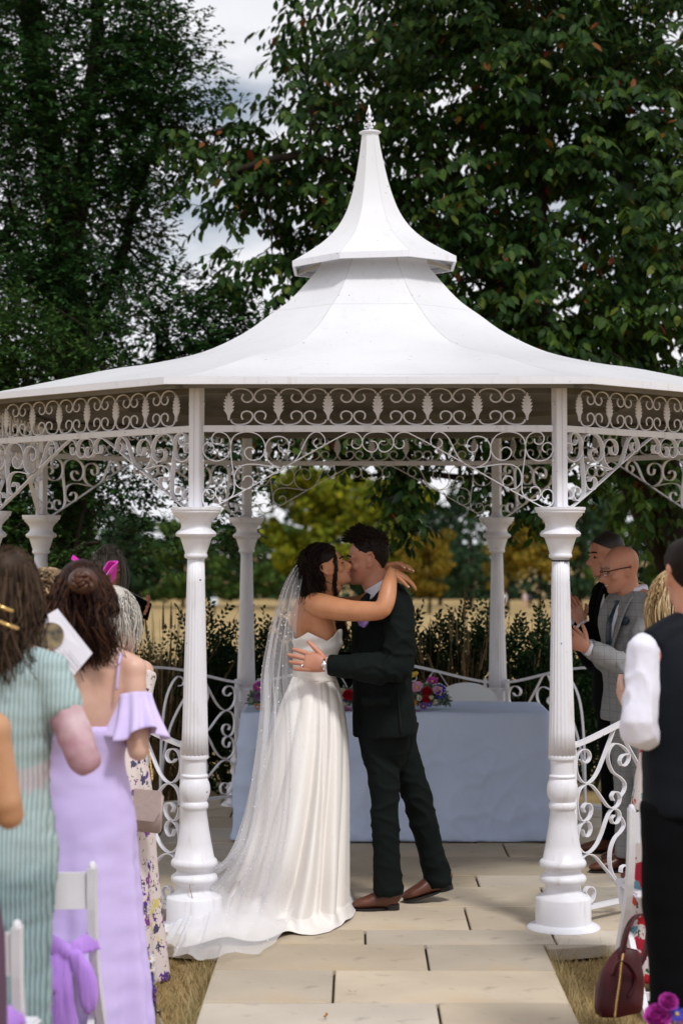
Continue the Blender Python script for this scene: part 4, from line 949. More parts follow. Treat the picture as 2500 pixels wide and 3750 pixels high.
me = fuse(bm, .0085, 3); wrinkle(me, .0045, (7, 7, 9), 4); wrinkle(me, .0028, (14, 14, 20), 9); crease(me, .013, (13, 13, 17), 3, 6, [armN[2], armN[2].lerp(armN[4], .35), armN[1]], .13); crease(me, .007, (9, 9, 12), 8, 6, [Q(860, 1560, 9.25), Q(850, 1500, 9.25)], .16)
# jacket, with the shade inside its vent painted as a near-black strip
jk = wear('jacket', me, suit_green, groom)
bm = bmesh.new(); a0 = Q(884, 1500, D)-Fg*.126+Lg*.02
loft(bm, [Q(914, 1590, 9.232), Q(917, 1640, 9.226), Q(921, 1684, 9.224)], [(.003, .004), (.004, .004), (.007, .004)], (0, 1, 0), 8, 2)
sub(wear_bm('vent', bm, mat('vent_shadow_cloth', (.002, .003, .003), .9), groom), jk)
bm = bmesh.new(); box(bm, Q(862, 1610, 9.20)+Vector((0, -.012, 0)), (.135, .012, .045), Euler((0, 0, R(-14))).to_matrix(), .004); sub(wear_bm('pocket_flap', bm, suit_green, groom), jk)
# lapel edge, pocket square and buttonhole
bm = bmesh.new()
for a, b, c in (((846, 1364, 9.30), (824, 1412, 9.255), (812, 1470, 9.27)),): loft(bm, [Q(*a), Q(*b), Q(*c)], [(.012, .006), (.034, .006), (.010, .005)], (.3, -1, 0), 10, 4)
sub(wear_bm('lapel', bm, suit_green, groom), jk)
lilac_cloth = mat('lilac_cloth', (.30, .19, .52), .8, var=.3, vscale=40); bm = bmesh.new()
for i, (x, y) in enumerate(((828, 1430), (834, 1427), (840, 1429), (837, 1433))): ball(bm, Q(x, y, 9.225), (.014, .010, .020), Euler((0, R(-20+i*18), 0)).to_matrix(), 8)
me = fuse(bm, .003, 2); wrinkle(me, .003, 80); sub(wear('pocket_square', me, lilac_cloth, groom), jk)
# shirt collar and cuff, watch, ring
bm = bmesh.new(); nb = Q(872, 1352, 9.435)
loft(bm, [nb+Vector((.016, 0, -.03)), nb+Vector((.004, 0, .0)), nb+Vector((-.012, 0, .028))], [(.078, .084), (.071, .076), (.066, .072)], (-1, 0, .3), 24, 2)
cl_ = wear_bm('shirt_collar', bm, shirt_white, groom)
bm = bmesh.new(); loft(bm, [Q(757, 1528, 9.17), Q(749, 1527, 9.17)], [(.042, .040), (.040, .038)], (0, 0, 1), 16, 1); wear_bm('shirt_cuff', bm, shirt_white, groom)
bm = bmesh.new(); wq = Q(744.5, 1526, 9.165); loft(bm, [wq+Vector((.006, 0, 0)), wq-Vector((.006, 0, 0))], [(.034, .030)]*2, (0, 0, 1), 16, 1); ball(bm, wq+Vector((0, -.029, -.004)), (.014, .006, .016), None, 12); wear_bm('watch', bm, silver, groom)
rp_ = armN[-1]+Vector((-.01, 0, 0))+Vector((-1, .10, .16)).normalized()*.118*1.06; bm = bmesh.new(); ball(bm, rp_+Vector((0, -.006, -.026)), (.006, .011, .011), None, 10); wear_bm('wedding_ring', bm, silver, groom)
# trousers
bm = bmesh.new()
loft(bm, [Q(885, 1640, D), Q(886, 1690, D), Q(888, 1730, D), Q(890, 1775, D)], [(.165, .108), (.160, .108), (.130, .098), (.07, .07)], Fg, 20, 2)
tl = [(.102, .092, .077, .068, .067, .072), (.102, .088, .076, .070, .066, .069)]
for (L_, t_, h_), rr in zip(legs_g, tl):
    L2 = [L_[0]+Vector((0, 0, .05)), L_[0]+Vector((0, 0, -.06)), L_[1], L_[2], L_[3], L_[4]+Vector((0, 0, -.006))]
    loft(bm, L2, [(r*.92, r) for r in rr], Fg, 18, 3, 2.05)
me = fuse(bm, .0085, 3); wrinkle(me, .004, (6, 6, 6), 21); wrinkle(me, .0022, (14, 14, 18), 2); crease(me, .011, (9, 9, 14), 5, 6, [legs_g[0][0][2], legs_g[1][0][2], legs_g[0][0][4], legs_g[1][0][4], Q(890, 1720, 9.3)], .16)
wear('trousers', me, suit_green, groom)
for L_, t_, h_ in legs_g:
    bm = bmesh.new(); bs = bmesh.new(); hz = h_.copy(); tz = t_.copy()
    if hz is legs_g[0][2] or (hz-legs_g[0][2]).length < .01: hz.z = .001; tz.z = .001
    else: hz.z = .062; tz.z = .004
    shoe(bm, bs, hz, tz); bm2 = bm
    me = fuse(bm, .0055, 3); sh = wear('shoe', me, brown_leather, groom); sub(wear_bm('sole', bs, sole_m, groom, False), sh)
    bm = bmesh.new(); dd = (tz-hz).normalized()
    for t in (.36, .42, .48, .54):
        c = hz+dd*(tz-hz).length*t+Vector((0, 0, .088-.06*(t-.33))); tube(bm, [c+Vector((0, -.026, -.012)), c+Vector((0, -.005, .004)), c+Vector((0, .02, -.008))], .0022, 5)
    c = hz+dd*(tz-hz).length*.36+Vector((0, 0, .094))
    for a in (-1, 1): tube(bm, smoothpath([c, c+Vector((-.012*a, -.02, .018)), c+Vector((-.022*a, -.03, .0)), c+Vector((-.006*a, -.02, -.006))], 4), .002, 5)
    sub(wear_bm('lace', bm, sole_m, groom), sh)

# ================================================================== bride
D = 9.40
bb = G(700*S_, 2085*S_); bb.z = 0
bride = empty('person', bb, 'bride in a strapless white satin gown with train and pearl veil, embracing the groom', 'person')
Fb = Vector((.93, .36, 0)).normalized(); Rb = Fb.cross(Z3)
Mb = head_matrix(Q(769, 1351, 9.37), (.93, -.02, .36), (-.36, 0, .93), .93)
bm = bmesh.new(); head_bm(bm, Mb, True); neck_bm(bm, Mb, Q(736, 1372, 9.40), .047)
tb = [(1366, 733, .045, .07), (1378, 724, .058, .115), (1394, 719, .072, .150), (1425, 720, .085, .142), (1462, 726, .092, .130), (1505, 721, .080, .115), (1548, 720, .076, .110), (1600, 722, .10, .15), (1660, 724, .10, .15)]
loft(bm, [Q(x, y, D) for y, x, a, b in tb], [(b, a) for y, x, a, b in tb], Fb, 22, 3)
ball(bm, Q(756, 1468, D-.05), (.045, .05, .05)); 
for s in (1, -1): ball(bm, Q(700, 1425, D)+Rb*s*.075-Fb*.0, (.05, .05, .075))       # shoulder blades
aN = [Q(726, 1390, 9.27), Q(770, 1398, 9.20), Q(828, 1404, 9.14), Q(878, 1397, 9.10), Q(891, 1355, 9.13), Q(899, 1314, 9.21)]
aN2 = [Q(716, 1384, 9.30), Q(738, 1391, 9.25), Q(770, 1398, 9.20), Q(806, 1403, 9.16), Q(845, 1404, 9.12), Q(872, 1402, 9.10), Q(883, 1390, 9.10), Q(889, 1368, 9.12), Q(893, 1345, 9.15), Q(897, 1326, 9.19), Q(899, 1312, 9.22)]
loft(bm, aN2, [.052, .060, .056, .051, .047, .044, .043, .043, .038, .029, .025], (0, .3, 1), 16, 3)
ball(bm, Q(884, 1403, 9.09), (.030, .030, .026))
aF = [Q(722, 1388, 9.52), Q(780, 1392, 9.58), Q(835, 1385, 9.62), Q(872, 1345, 9.60), Q(884, 1303, 9.52)]
loft(bm, aF, [.05, .046, .041, .036, .024], (0, .3, 1), 14, 3)
me = fuse(bm, .0062, 4)
hb = bmesh.new()
t1 = hand_bm(hb, Q(899, 1312, 9.22), (.86, .22, -.40), (-.2, .3, -1), thumb=-1, s=.93, curl=(.22, .28, .30, .30), spread=.05, thumb_out=.5)
t2 = hand_bm(hb, Q(885, 1300, 9.46), (.96, -.35, .12), (-.1, -.2, -1), thumb=1, s=.93, curl=(.42, .40, .40, .45), spread=.05, thumb_out=.4)
join_mesh(me, hb); wear('body', me, skin_bride, bride)
bm = bmesh.new()
for p, d_ in t1+t2: ball(bm, p-d_*.004+Vector((0, -.002, .0035)), (.0055, .0042, .0045), None, 8)
wear_bm('nails', bm, nail_m, bride)
brow_lash(Mb, hair_dark, bride, scl=.8)
bm = bmesh.new(); V = lambda *a: Mb @ Vector(a); tube(bm, smoothpath([V(-.02, .086, .0525), V(-.007, .1, .054), V(.007, .1, .054), V(.02, .086, .0525)], 3), .0042, 6); tube(bm, smoothpath([V(-.018, .085, .044), V(0, .099, .0415), V(.018, .085, .044)], 4), .005, 6)
wear_bm('lips', bm, mat('rose_lip', (.42, .12, .11), .35), bride)
bm = bmesh.new(); wq = aN[-1]; 
ring = [wq+Vector((math.cos(a)*.027, math.sin(a)*.024, math.cos(a)*.012+.004)) for a in np.linspace(0, 2*PI, 20)]; tube(bm, ring, .0022, 5)
for i in range(7): ball(bm, wq+Vector((.012+.002*i, -.02, -.012-.006*i)), .003, None, 6)
wear_bm('bracelet', bm, gold, bride)
# hair: half-up waves
bm = hair_cap(Mb, .10, .016, -.055, .090, n=28, sides=.045); hc = wear_bm('hair', bm, hair_dark, bride); wrinkle(hc.data, .006, 40, 3)
bm = bmesh.new()
for x, y, D_, r in ((712, 1278, 9.37, .045), (705, 1300, 9.37, .048), (702, 1325, 9.37, .050), (706, 1348, 9.38, .05), (724, 1352, 9.36, .045), (722, 1300, 9.34, .045), (728, 1325, 9.34, .045)): ball(bm, Q(x, y, D_), (r, r*1.3, r))
me = fuse(bm, .008, 4); wrinkle(me, .012, (25, 25, 25), 7); sub(wear('hair_mass', me, hair_dark, bride), hc)
pp = []
for i in range(1000):
    az = random.uniform(.5, 2*PI-.5); lat = abs(math.sin(az)); el = random.uniform(.55 if (az < 1.9 or az > 4.4) else -.2, 1.5); r0, nr = root_on_head(Mb, az, el, .016)
    side = -1 if random.random() < .6 else 1     # near / far side
    xe = random.gauss(716, 16); ye = random.gauss(1358, 16); e = Q(xe, ye, 9.38+side*abs(random.gauss(.07, .03))); mid = Q((xe+712)/2+random.gauss(-4, 8), random.gauss(1308, 10), 9.38+side*abs(random.gauss(.085, .02)))
    g = r0+nr*.012; pp.append(resample(flow(r0, [g.lerp(mid, .4)+nr*.02, mid, e], 0, random.uniform(.006, .014), 14, random.uniform(1.5, 3), random.uniform(0, 6)), 14))
for i in range(200):                               # ringlets falling forward over the far shoulder and by the cheek
    f = random.random(); x0 = random.gauss(765, 5); cheek = i < 22
    if cheek: pts = [Q(766+random.gauss(0, 2), 1275, 9.315), Q(771+random.gauss(0, 2), 1305, 9.305), Q(768+random.gauss(0, 2), 1340, 9.315), Q(772+random.gauss(0, 3), 1372+random.gauss(0, 8), 9.33)]; r0 = Q(748, 1258, 9.32)
    else: pts = [Q(762+random.gauss(0, 5), 1360, 9.43), Q(776+random.gauss(0, 5), 1400, 9.42), Q(783+random.gauss(0, 6), 1435, 9.39), Q(790+random.gauss(0, 6), 1462+random.gauss(0, 9), 9.37)]; r0 = Q(747, 1310, 9.42)
    pp.append(resample(flow(r0, pts, 0, .012, 18, random.uniform(3, 4.5), random.uniform(0, 2)), 14))
o = strands('hair_locks', pp, .0030, .0012, hair_dark, bride, 3); o.location = -Vector(bride.location); sub(o, hc)
# bodice with folded neckline
satin = mat('ivory_satin', (.80, .765, .735), .42, col2=(.78, .74, .70), vscale=5, bump=.10, bscale=9, spec=.35, sheen=.15)
rows = []; n = 96
bt = [(1440, 725, .110, .148), (1462, 728, .110, .144), (1480, 728, .106, .139), (1505, 723, .096, .129), (1530, 721, .092, .124), (1552, 720, .092, .124), (1562, 720, .098, .130)]
for i in range(25):
    t = i/24; row = []
    for j in range(n):
        a = 2*PI*j/n; c, s = math.cos(a), math.sin(a)            # c: along right (camera side), s: forward
        front = max(s, 0)**.8; backd = math.exp(-((a-R(325))/.55)**2)+math.exp(-((a-R(215))/.55)**2)
        ytop = float(np.interp(s, [-1, -.72, -.35, 0, .3, .5, .7, 1], [1466, 1449, 1461, 1469, 1458, 1446, 1443, 1446]))
        y = ytop+(1562-ytop)*t
        for q in range(len(bt)-1):
            if bt[q][0] <= y <= bt[q+1][0]: break
        u = (y-bt[q][0])/(bt[q+1][0]-bt[q][0]); x, da, wa = (bt[q][k]+(bt[q+1][k]-bt[q][k])*u for k in (1, 2, 3))
        fold = .005*math.sin((y-1450)/5.5+2.2*s+1.2*c)*math.exp(-((y-1480)/28)**2)
        cen = Q(x, y, D); row.append(cen+Rb*c*(wa+fold+.004)+Fb*s*(da*(1.06 if s > 0 else 1)+fold+.004)+Rb*0)
    rows.append(row)
bod = grid_obj('bodice', rows, satin, bride, True, .004)
# skirt and train
sk = [(1553, 672, 770, .118, .118), (1575, 664, 778, .150, .13), (1600, 652, 785, .185, .15), (1650, 635, 794, .235, .18), (1700, 620, 800, .28, .2), (1800, 592, 803, .36, .24), (1900, 560, 803, .44, .27), (1980, 532, 803, .50, .28), (2030, 508, 803, .53, .28), (2058, 494, 803, .55, .28)]
hem = [(818, 2088), (812, 2107), (790, 2126), (755, 2142), (722, 2150), (695, 2151), (672, 2149), (640, 2160), (600, 2169), (560, 2172), (520, 2172), (480, 2180), (440, 2190), (405, 2192), (425, 2168), (452, 2120), (470, 2070), (480, 2030), (520, 2010), (600, 2015), (700, 2030), (790, 2045), (808, 2058)]
hw = [G(x*S_, y*S_) for x, y in hem]; ctr = G(665*S_, 2085*S_); ctr.z = 0
def ray_poly(c, a, poly):
    d = Vector((math.cos(a), math.sin(a))); best = None
    for i in range(len(poly)):
        p, q = poly[i], poly[(i+1) % len(poly)]; e = Vector((q.x-p.x, q.y-p.y)); w_ = Vector((p.x-c.x, p.y-c.y)); den = d.x*e.y-d.y*e.x
        if abs(den) < 1e-9: continue
        t = (w_.x*e.y-w_.y*e.x)/den; u = (w_.x*d.y-w_.y*d.x)/den
        if t > 0 and -1e-6 <= u <= 1+1e-6: best = t if best is None else max(best, t)
    return best or .3
n = 300; rows = []
def foldf(a, t):
    """deep irregular pleats"""
    w_ = a+.35*math.sin(a*2+1)+.18*math.sin(a*3+2.2); v = 0
    for k, ph, am in ((5, .4, .30), (19, .7, .06)):
        q = .5+.5*math.sin(k*w_+ph+.3*math.sin(t*3+k)); v += am*(q**1.6-.42)
    for i, (deg, wd, am) in enumerate(((-8, .10, .35), (-34, .08, .75), (-58, .10, .95), (-76, .07, .60), (-98, .10, .9), (-126, .09, .8), (-150, .08, .6), (-172, .1, .6), (30, .12, .6), (70, .12, .6), (110, .12, .6), (150, .12, .6))):
        a0 = R(deg)+.10*math.sin(t*2.6+i*1.7); dlt = math.atan2(math.sin(a-a0), math.cos(a-a0)); v -= am*(math.exp(-(dlt/wd)**2)-.35*math.exp(-((abs(dlt)-.2)/.12)**2))
    return v
zs_ = [Q(700, y, D).z for y, *_ in sk]
def sk_at(z):
    for q in range(len(zs_)-1):
        if zs_[q] >= z >= zs_[q+1]: break
    u = min(1, max(0, (z-zs_[q])/(zs_[q+1]-zs_[q]))); y, xl, xr, nr_, fr_ = (sk[q][k]+(sk[q+1][k]-sk[q][k])*u for k in range(5))
    L_, R_ = Q(xl, y, D), Q(xr, y, D); return L_.x, R_.x, D-10.99-nr_, D-10.99+fr_
zb = .055; wall = 46
for i in range(wall+1):
    t = i/wall; z = zs_[0]+(zb-zs_[0])*t; x0, x1, y0_, y1_ = sk_at(z); row = []; cxm = x0+(x1-x0)*.62; cym = D-10.99
    for j in range(n):
        a = 2*PI*j/n; c, s = math.cos(a), math.sin(a); rx = (x1-cxm) if c > 0 else (cxm-x0); ry = (y1_-cym) if s > 0 else (cym-y0_)
        amp = .025+.17*t**.6; f = 1+amp*foldf(a, t)*(1-.6*max(c, 0)**2)
        row.append(Vector((cxm+rx*c*f, cym+ry*s*f, z)))
    rows.append(row)
last = rows[-1]; m2 = 22; hr = [ray_poly(ctr, math.atan2(p.y-ctr.y, p.x-ctr.x), hw) for p in last]
for i in range(1, m2+1):
    t = i/m2; row = []
    for j, p in enumerate(last):
        v = Vector((p.x-ctr.x, p.y-ctr.y)); r0 = v.length; a = math.atan2(v.y, v.x); d_ = v/r0; rr = max(hr[j], r0+.02); r = r0+(rr-r0)*t**.95
        ext = rr-r0; wv = math.sin(a*7+1.1)*.55+math.sin(a*12+.3)*.35+math.sin(a*21+2)*.15
        far = min(1, ext/.35)
        z = zb*(1-t)**1.8+.006+far*(.055*max(0, wv+.2)*math.sin(min(1, t*1.05)*PI*.62)**1.2+.012*math.sin(r*26+a*5)*math.sin(t*PI)+.012*math.sin(r*43-a*9)*math.sin(t*PI))
        r *= 1+.035*math.sin(a*14+.6)*t*far
        row.append(Vector((ctr.x+d_.x*r, ctr.y+d_.y*r, max(z, .005))))
    rows.append(row)
sko = grid_obj('skirt', rows, satin, bride, True, .003)
ss = sko.modifiers.new('sub', 'SUBSURF'); ss.levels = 1; ss.render_levels = 1
# veil with pearls
def veil_mat():
    m = bpy.data.materials.new('tulle'); m.use_nodes = True; t = m.node_tree; b = t.nodes['Principled BSDF']; b.inputs['Base Color'].default_value = (.86, .86, .90, 1); b.inputs['Roughness'].default_value = .6
    tr = t.nodes.new('ShaderNodeBsdfTransparent'); tl_ = t.nodes.new('ShaderNodeBsdfTranslucent'); tl_.inputs[0].default_value = (.86, .86, .90, 1); m1 = t.nodes.new('ShaderNodeMixShader'); m1.inputs[0].default_value = .35; m2_ = t.nodes.new('ShaderNodeMixShader')
    lw_ = t.nodes.new('ShaderNodeLayerWeight'); lw_.inputs[0].default_value = .35; mr = t.nodes.new('ShaderNodeMapRange'); mr.inputs['To Min'].default_value = .20; mr.inputs['To Max'].default_value = .85
    t.links.new(lw_.outputs['Facing'], mr.inputs[0]); t.links.new(mr.outputs[0], m2_.inputs[0]); t.links.new(b.outputs[0], m1.inputs[1]); t.links.new(tl_.outputs[0], m1.inputs[2]); t.links.new(tr.outputs[0], m2_.inputs[1]); t.links.new(m1.outputs[0], m2_.inputs[2])
    t.links.new(m2_.outputs[0], t.nodes['Material Output'].inputs['Surface']); return m
vr = [((704, 1293, 9.33), (691, 1285, 9.38), (706, 1288, 9.44)), ((690, 1340, 9.26), (659, 1336, 9.39), (692, 1340, 9.50)), ((680, 1405, 9.22), (637, 1403, 9.38), (684, 1410, 9.54)), ((675, 1470, 9.20), (621, 1472, 9.37), (676, 1475, 9.56)), ((675, 1550, 9.19), (608, 1550, 9.36), (672, 1550, 9.58)),
      ((684, 1640, 9.10), (606, 1634, 9.33), (660, 1640, 9.60)), ((690, 1760, 8.93), (592, 1760, 9.28), (640, 1760, 9.62)), ((684, 1880, 8.79), (570, 1880, 9.22), (600, 1880, 9.62)), ((672, 1980, 8.69), (534, 1972, 9.14), (560, 1980, 9.6))]
vg = [((668, 2152), (468, 2095), (500, 2040)), ((655, 2168), (440, 2145), (470, 2060)), ((640, 2186), (404, 2206), (440, 2080))]
ctl = [[Q(*p) for p in r] for r in vr]
for k_, r in enumerate(vg):
    q = [G(x*S_, y*S_) for x, y in r]
    for p in q: p.z = (.13, .06, .02)[k_]
    ctl.append(q)
cN, cB, cF = (smoothpath([r[i] for r in ctl], 8) for i in range(3)); rows = []; nv = 90
for i in range(len(cB)):
    t = i/(len(cB)-1); row = []
    for j in range(nv+1):
        s = j/nv; mid = cB[i]*2-(cN[i]+cF[i])*.5; p = cN[i]*(1-s)**2+mid*2*s*(1-s)+cF[i]*s*s
        tg = ((mid-cN[i])*(1-s)+(cF[i]-mid)*s); nr = Vector((tg.y, -tg.x, 0)).normalized(); am = .006+.022*min(1, t*1.8)
        wv = math.sin(s*46+2.2*math.sin(t*2.5))+.6*math.sin(s*83+1.3+t*2); q = p+nr*am*wv*.6
        if t > .8: q = q+Vector((0, 0, (.012*math.sin(s*30+t*40)+.012)*(t-.8)*5)); q.z = max(q.z, .012)
        row.append(q)
    rows.append(row)
veil = grid_obj('veil', rows, veil_mat(), bride)
bm = bmesh.new(); pearl = mat('pearl', (.86, .85, .86), .2, spec=.6)
for i in range(210):
    a, b = random.randrange(2, len(rows)-1), random.randrange(2, int(nv*.62)); p = rows[a][b]; bmesh.ops.create_icosphere(bm, subdivisions=1, radius=random.choice((.0022, .0028, .004)), matrix=Matrix.Translation(p))
pe = wear_bm('pearls', bm, pearl, bride); tag(pe, kind='stuff'); sub(pe, veil)
bm = bmesh.new(); tube(bm, [Q(694, 1288, 9.34), Q(693, 1284, 9.39), Q(698, 1287, 9.44)], .007, 8); sub(wear_bm('comb', bm, pearl, bride), veil)
# ================================================================== guests
def ring_torso(base, F, H, rows, k=2, n=20, bm=None, lean=Vector((0, 0, 0)), ex=2.1):
    """rows: (height fraction, half width, half depth[, forward offset])"""
    loft(bm, [base+Z3*(r[0]*H)+F*(r[3] if len(r) > 3 else 0)+lean*r[0] for r in rows], [(r[1], r[2]) for r in rows], F, n, k, ex, T0=Z3)
def figure(root, base, F, H, skinm, arms, fem=True, headf=None, headup=(0, 0, 1), hs=.95, vox=.0102, hands=(), lean=Vector((0, 0, 0)), tops=None, headoff=None, smile=False, slim=1.0, sho=None):
    F = Vector(F).normalized(); Lf = Z3.cross(F); base = Vector(base)
    hp = base+Z3*(H-.232*hs)+lean+F*.015
    if headoff is not None: hp = hp+Vector(headoff)
    M = head_matrix(hp, headf or F, headup, hs)
    bm = bmesh.new(); head_bm(bm, M, fem, smile); neck_bm(bm, M, base+Z3*.825*H+lean*.83-F*.01, .050 if fem else .060)
    t = tops or ([(.84, .055, .05), (.818, .125, .068), (.79, .155, .082), (.74, .145, .095), (.69, .130, .10), (.63, .112, .085), (.57, .145, .10), (.51, .165, .112), (.46, .14, .10)] if fem else [(.84, .07, .06), (.82, .15, .08), (.79, .185, .095), (.74, .185, .11), (.66, .165, .105), (.58, .155, .10), (.50, .16, .105), (.46, .14, .10)])
    ring_torso(base, F, H, [(a[0], a[1]*slim, a[2]*slim) for a in t], bm=bm, lean=lean)
    for s in (-1, 1): loft(bm, [base+Lf*s*.085+Z3*.49*H, base+Lf*s*.085+Z3*.27*H, base+Lf*s*.085+Z3*.04*H], [.075, .052, .036], F, 12, 3)
    r_ = (.046, .042, .038, .035, .025) if fem else (.052, .047, .043, .038, .028)
    J = {'M': M, 'L': Lf, 'F': F, 'base': base}
    for key, (e, w_) in arms.items():
        s = 1 if key == 'L' else -1; sh = base+Lf*s*(sho or ((.150 if fem else .18)*slim))+Z3*.800*H+lean*.8; e, w_ = Vector(e), Vector(w_)
        A = [sh, sh.lerp(e, .5), e, e.lerp(w_, .5), w_]; J[key] = A; loft(bm, A, [a for a in r_], (.1, .2, 1), 12, 3); arm_root(bm, A, r_[0]*1.12); ball(bm, e, r_[2]*1.02); loft(bm, [base+Z3*.838*H+lean*.84, (base+Z3*.838*H+lean*.84).lerp(sh, .55)+Z3*.012, sh+Z3*.004], [.045, .040, r_[0]*.9], F, 12, 3)
    me = fuse(bm, vox, 3)
    if hands:
        hb = bmesh.new()
        for h in hands: hand_bm(hb, **h)
        join_mesh(me, hb)
    wear('body', me, skinm, root); return J
def base_at(xd, D, z=None):
    p = Q(xd, 1500, D); p.z = ground_z(p.x, p.y) if z is None else z; return p
def long_hair(root, M, m, n, ends, mids, wave, k, r=(.005, .002), cap=None, seed=0, thick=True):
    n = int(n*2.5); r = (r[0]*.54, r[1]*.55)
    capb = cap or dict(z0=.09, grow=.02, back=-.05, front=.085, sides=.02); bmh = hair_cap(M, **capb); hc = wear_bm('hair', bmh, m, root); pp = []
    for i in range(n):
        az = random.uniform(.6, 2*PI-.6); el = random.uniform(-.1, 1.2) if random.random() < .55 else 1.57-abs(random.gauss(0, .45)); r0, nr = root_on_head(M, az, el, .020); pts = [mids(r0, nr), *ends(r0, nr)]
        pp.append(resample(flow(r0, pts, 0, wave*random.uniform(.5, 1.3), 14, k*random.uniform(.8, 1.2), random.uniform(0, 6)), 13))
    o = strands('hair_locks', pp, r[0], r[1], m, root, 3); o.location = -Vector(root.location); sub(o, hc)
    A = np.array([[tuple(p) for p in q] for q in pp]); bmm = bmesh.new()            # soft mass filling the inside of the hair
    for i in range(2, 13, 2):
        c = A[:, i].mean(0); sd3 = A[:, i].std(0); ball(bmm, c, tuple(np.maximum(sd3*1.25, .02)), None, 12)
    mm = fuse(bmm, .012, 6); wrinkle(mm, .010, (20, 20, 5), 3); sub(wear('hair_mass', mm, m, root), hc); return hc
def xy_wave_mat(name, c1, c2, scale, rough=.7, direction='X', bump=.4, dist=1.5):
    m = mat(name, c1, rough, spec=.2); t = m.node_tree; b = t.nodes['Principled BSDF']; tcn = t.nodes.new('ShaderNodeTexCoord'); w_ = t.nodes.new('ShaderNodeTexWave'); w_.bands_direction = direction; w_.inputs['Scale'].default_value = scale; w_.inputs['Distortion'].default_value = dist; w_.inputs['Detail'].default_value = 2; w_.inputs['Detail Scale'].default_value = .6
    r = t.nodes.new('ShaderNodeValToRGB'); r.color_ramp.elements[0].color = (*c2, 1); r.color_ramp.elements[1].color = (*c1, 1); r.color_ramp.elements[0].position = .1; r.color_ramp.elements[1].position = .6
    t.links.new(tcn.outputs['Object'], w_.inputs['Vector']); t.links.new(w_.outputs['Fac'], r.inputs[0]); t.links.new(r.outputs[0], b.inputs['Base Color'])
    bp = t.nodes.new('ShaderNodeBump'); bp.inputs['Strength'].default_value = bump; bp.inputs['Distance'].default_value = .006; t.links.new(w_.outputs['Fac'], bp.inputs['Height']); t.links.new(bp.outputs[0], b.inputs['Normal']); return m
def floral_mat(name, ground, flowers, scale, dens, leafc=(.05, .10, .04)):
    m = mat(name, ground, .65, spec=.2); t = m.node_tree; b = t.nodes['Principled BSDF']; tcn = t.nodes.new('ShaderNodeTexCoord')
    nz_ = t.nodes.new('ShaderNodeTexNoise'); nz_.inputs['Scale'].default_value = scale*2.2; nz_.inputs['Detail'].default_value = 3
    mixv = t.nodes.new('ShaderNodeMix'); mixv.data_type = 'RGBA'; mixv.blend_type = 'ADD'; mixv.inputs['Factor'].default_value = .10
    t.links.new(tcn.outputs['Object'], nz_.inputs['Vector']); t.links.new(tcn.outputs['Object'], mixv.inputs['A']); t.links.new(nz_.outputs['Color'], mixv.inputs['B'])
    last = None
    for i, (sc, cols_, r0, den) in enumerate(((scale*1.7, [leafc, leafc], .30, dens*.8), (scale, flowers, .46, dens))):
        v = t.nodes.new('ShaderNodeTexVoronoi'); v.inputs['Scale'].default_value = sc; v.inputs['Randomness'].default_value = .9; t.links.new(mixv.outputs['Result'], v.inputs['Vector'])
        sp = t.nodes.new('ShaderNodeSeparateColor'); t.links.new(v.outputs['Color'], sp.inputs[0])
        r = t.nodes.new('ShaderNodeValToRGB'); r.color_ramp.interpolation = 'CONSTANT'; el = r.color_ramp.elements
        while len(el) < len(cols_): el.new(.5)
        for k_, (e, c) in enumerate(zip(el, cols_)): e.position = k_/len(cols_); e.color = (*c, 1)
        t.links.new(sp.outputs[0], r.inputs[0])
        lt = t.nodes.new('ShaderNodeMath'); lt.operation = 'LESS_THAN'; lt.inputs[1].default_value = r0; t.links.new(v.outputs['Distance'], lt.inputs[0])
        l2 = t.nodes.new('ShaderNodeMath'); l2.operation = 'LESS_THAN'; l2.inputs[1].default_value = den; t.links.new(sp.outputs[1], l2.inputs[0])
        ml = t.nodes.new('ShaderNodeMath'); ml.operation = 'MULTIPLY'; t.links.new(lt.outputs[0], ml.inputs[0]); t.links.new(l2.outputs[0], ml.inputs[1])
        x = t.nodes.new('ShaderNodeMix'); x.data_type = 'RGBA'; t.links.new(ml.outputs[0], x.inputs['Factor']); t.links.new(r.outputs[0], x.inputs['B'])
        if last is None: x.inputs['A'].default_value = (*ground, 1)
        else: t.links.new(last, x.inputs['A'])
        last = x.outputs['Result']
    t.links.new(last, b.inputs['Base Color']); return m
hair_auburn = hairm('hair_auburn', (.010, .005, .004), (.030, .012, .008), (.09, .035, .016)); hair_brown = hairm('hair_brown', (.018, .011, .008), (.050, .030, .019), (.13, .082, .048))
hair_white = hairm('hair_white', (.34, .32, .30), (.58, .55, .50), (.75, .72, .66)); hair_grey = hairm('hair_grey', (.10, .09, .08), (.20, .185, .165), (.38, .36, .33)); hair_blond = hairm('hair_blond', (.24, .15, .07), (.46, .31, .15), (.70, .54, .32)); hair_curly = hairm('hair_curly', (.06, .038, .02), (.20, .13, .07), (.42, .30, .18))
blk = mat('black_cloth', (.0028, .003, .004), .85, spec=.08, bump=.1, bscale=150)
lilac = mat('lilac_crepe', (.62, .52, .85), .75, col2=(.57, .465, .81), vscale=4, spec=.2, bump=.05)

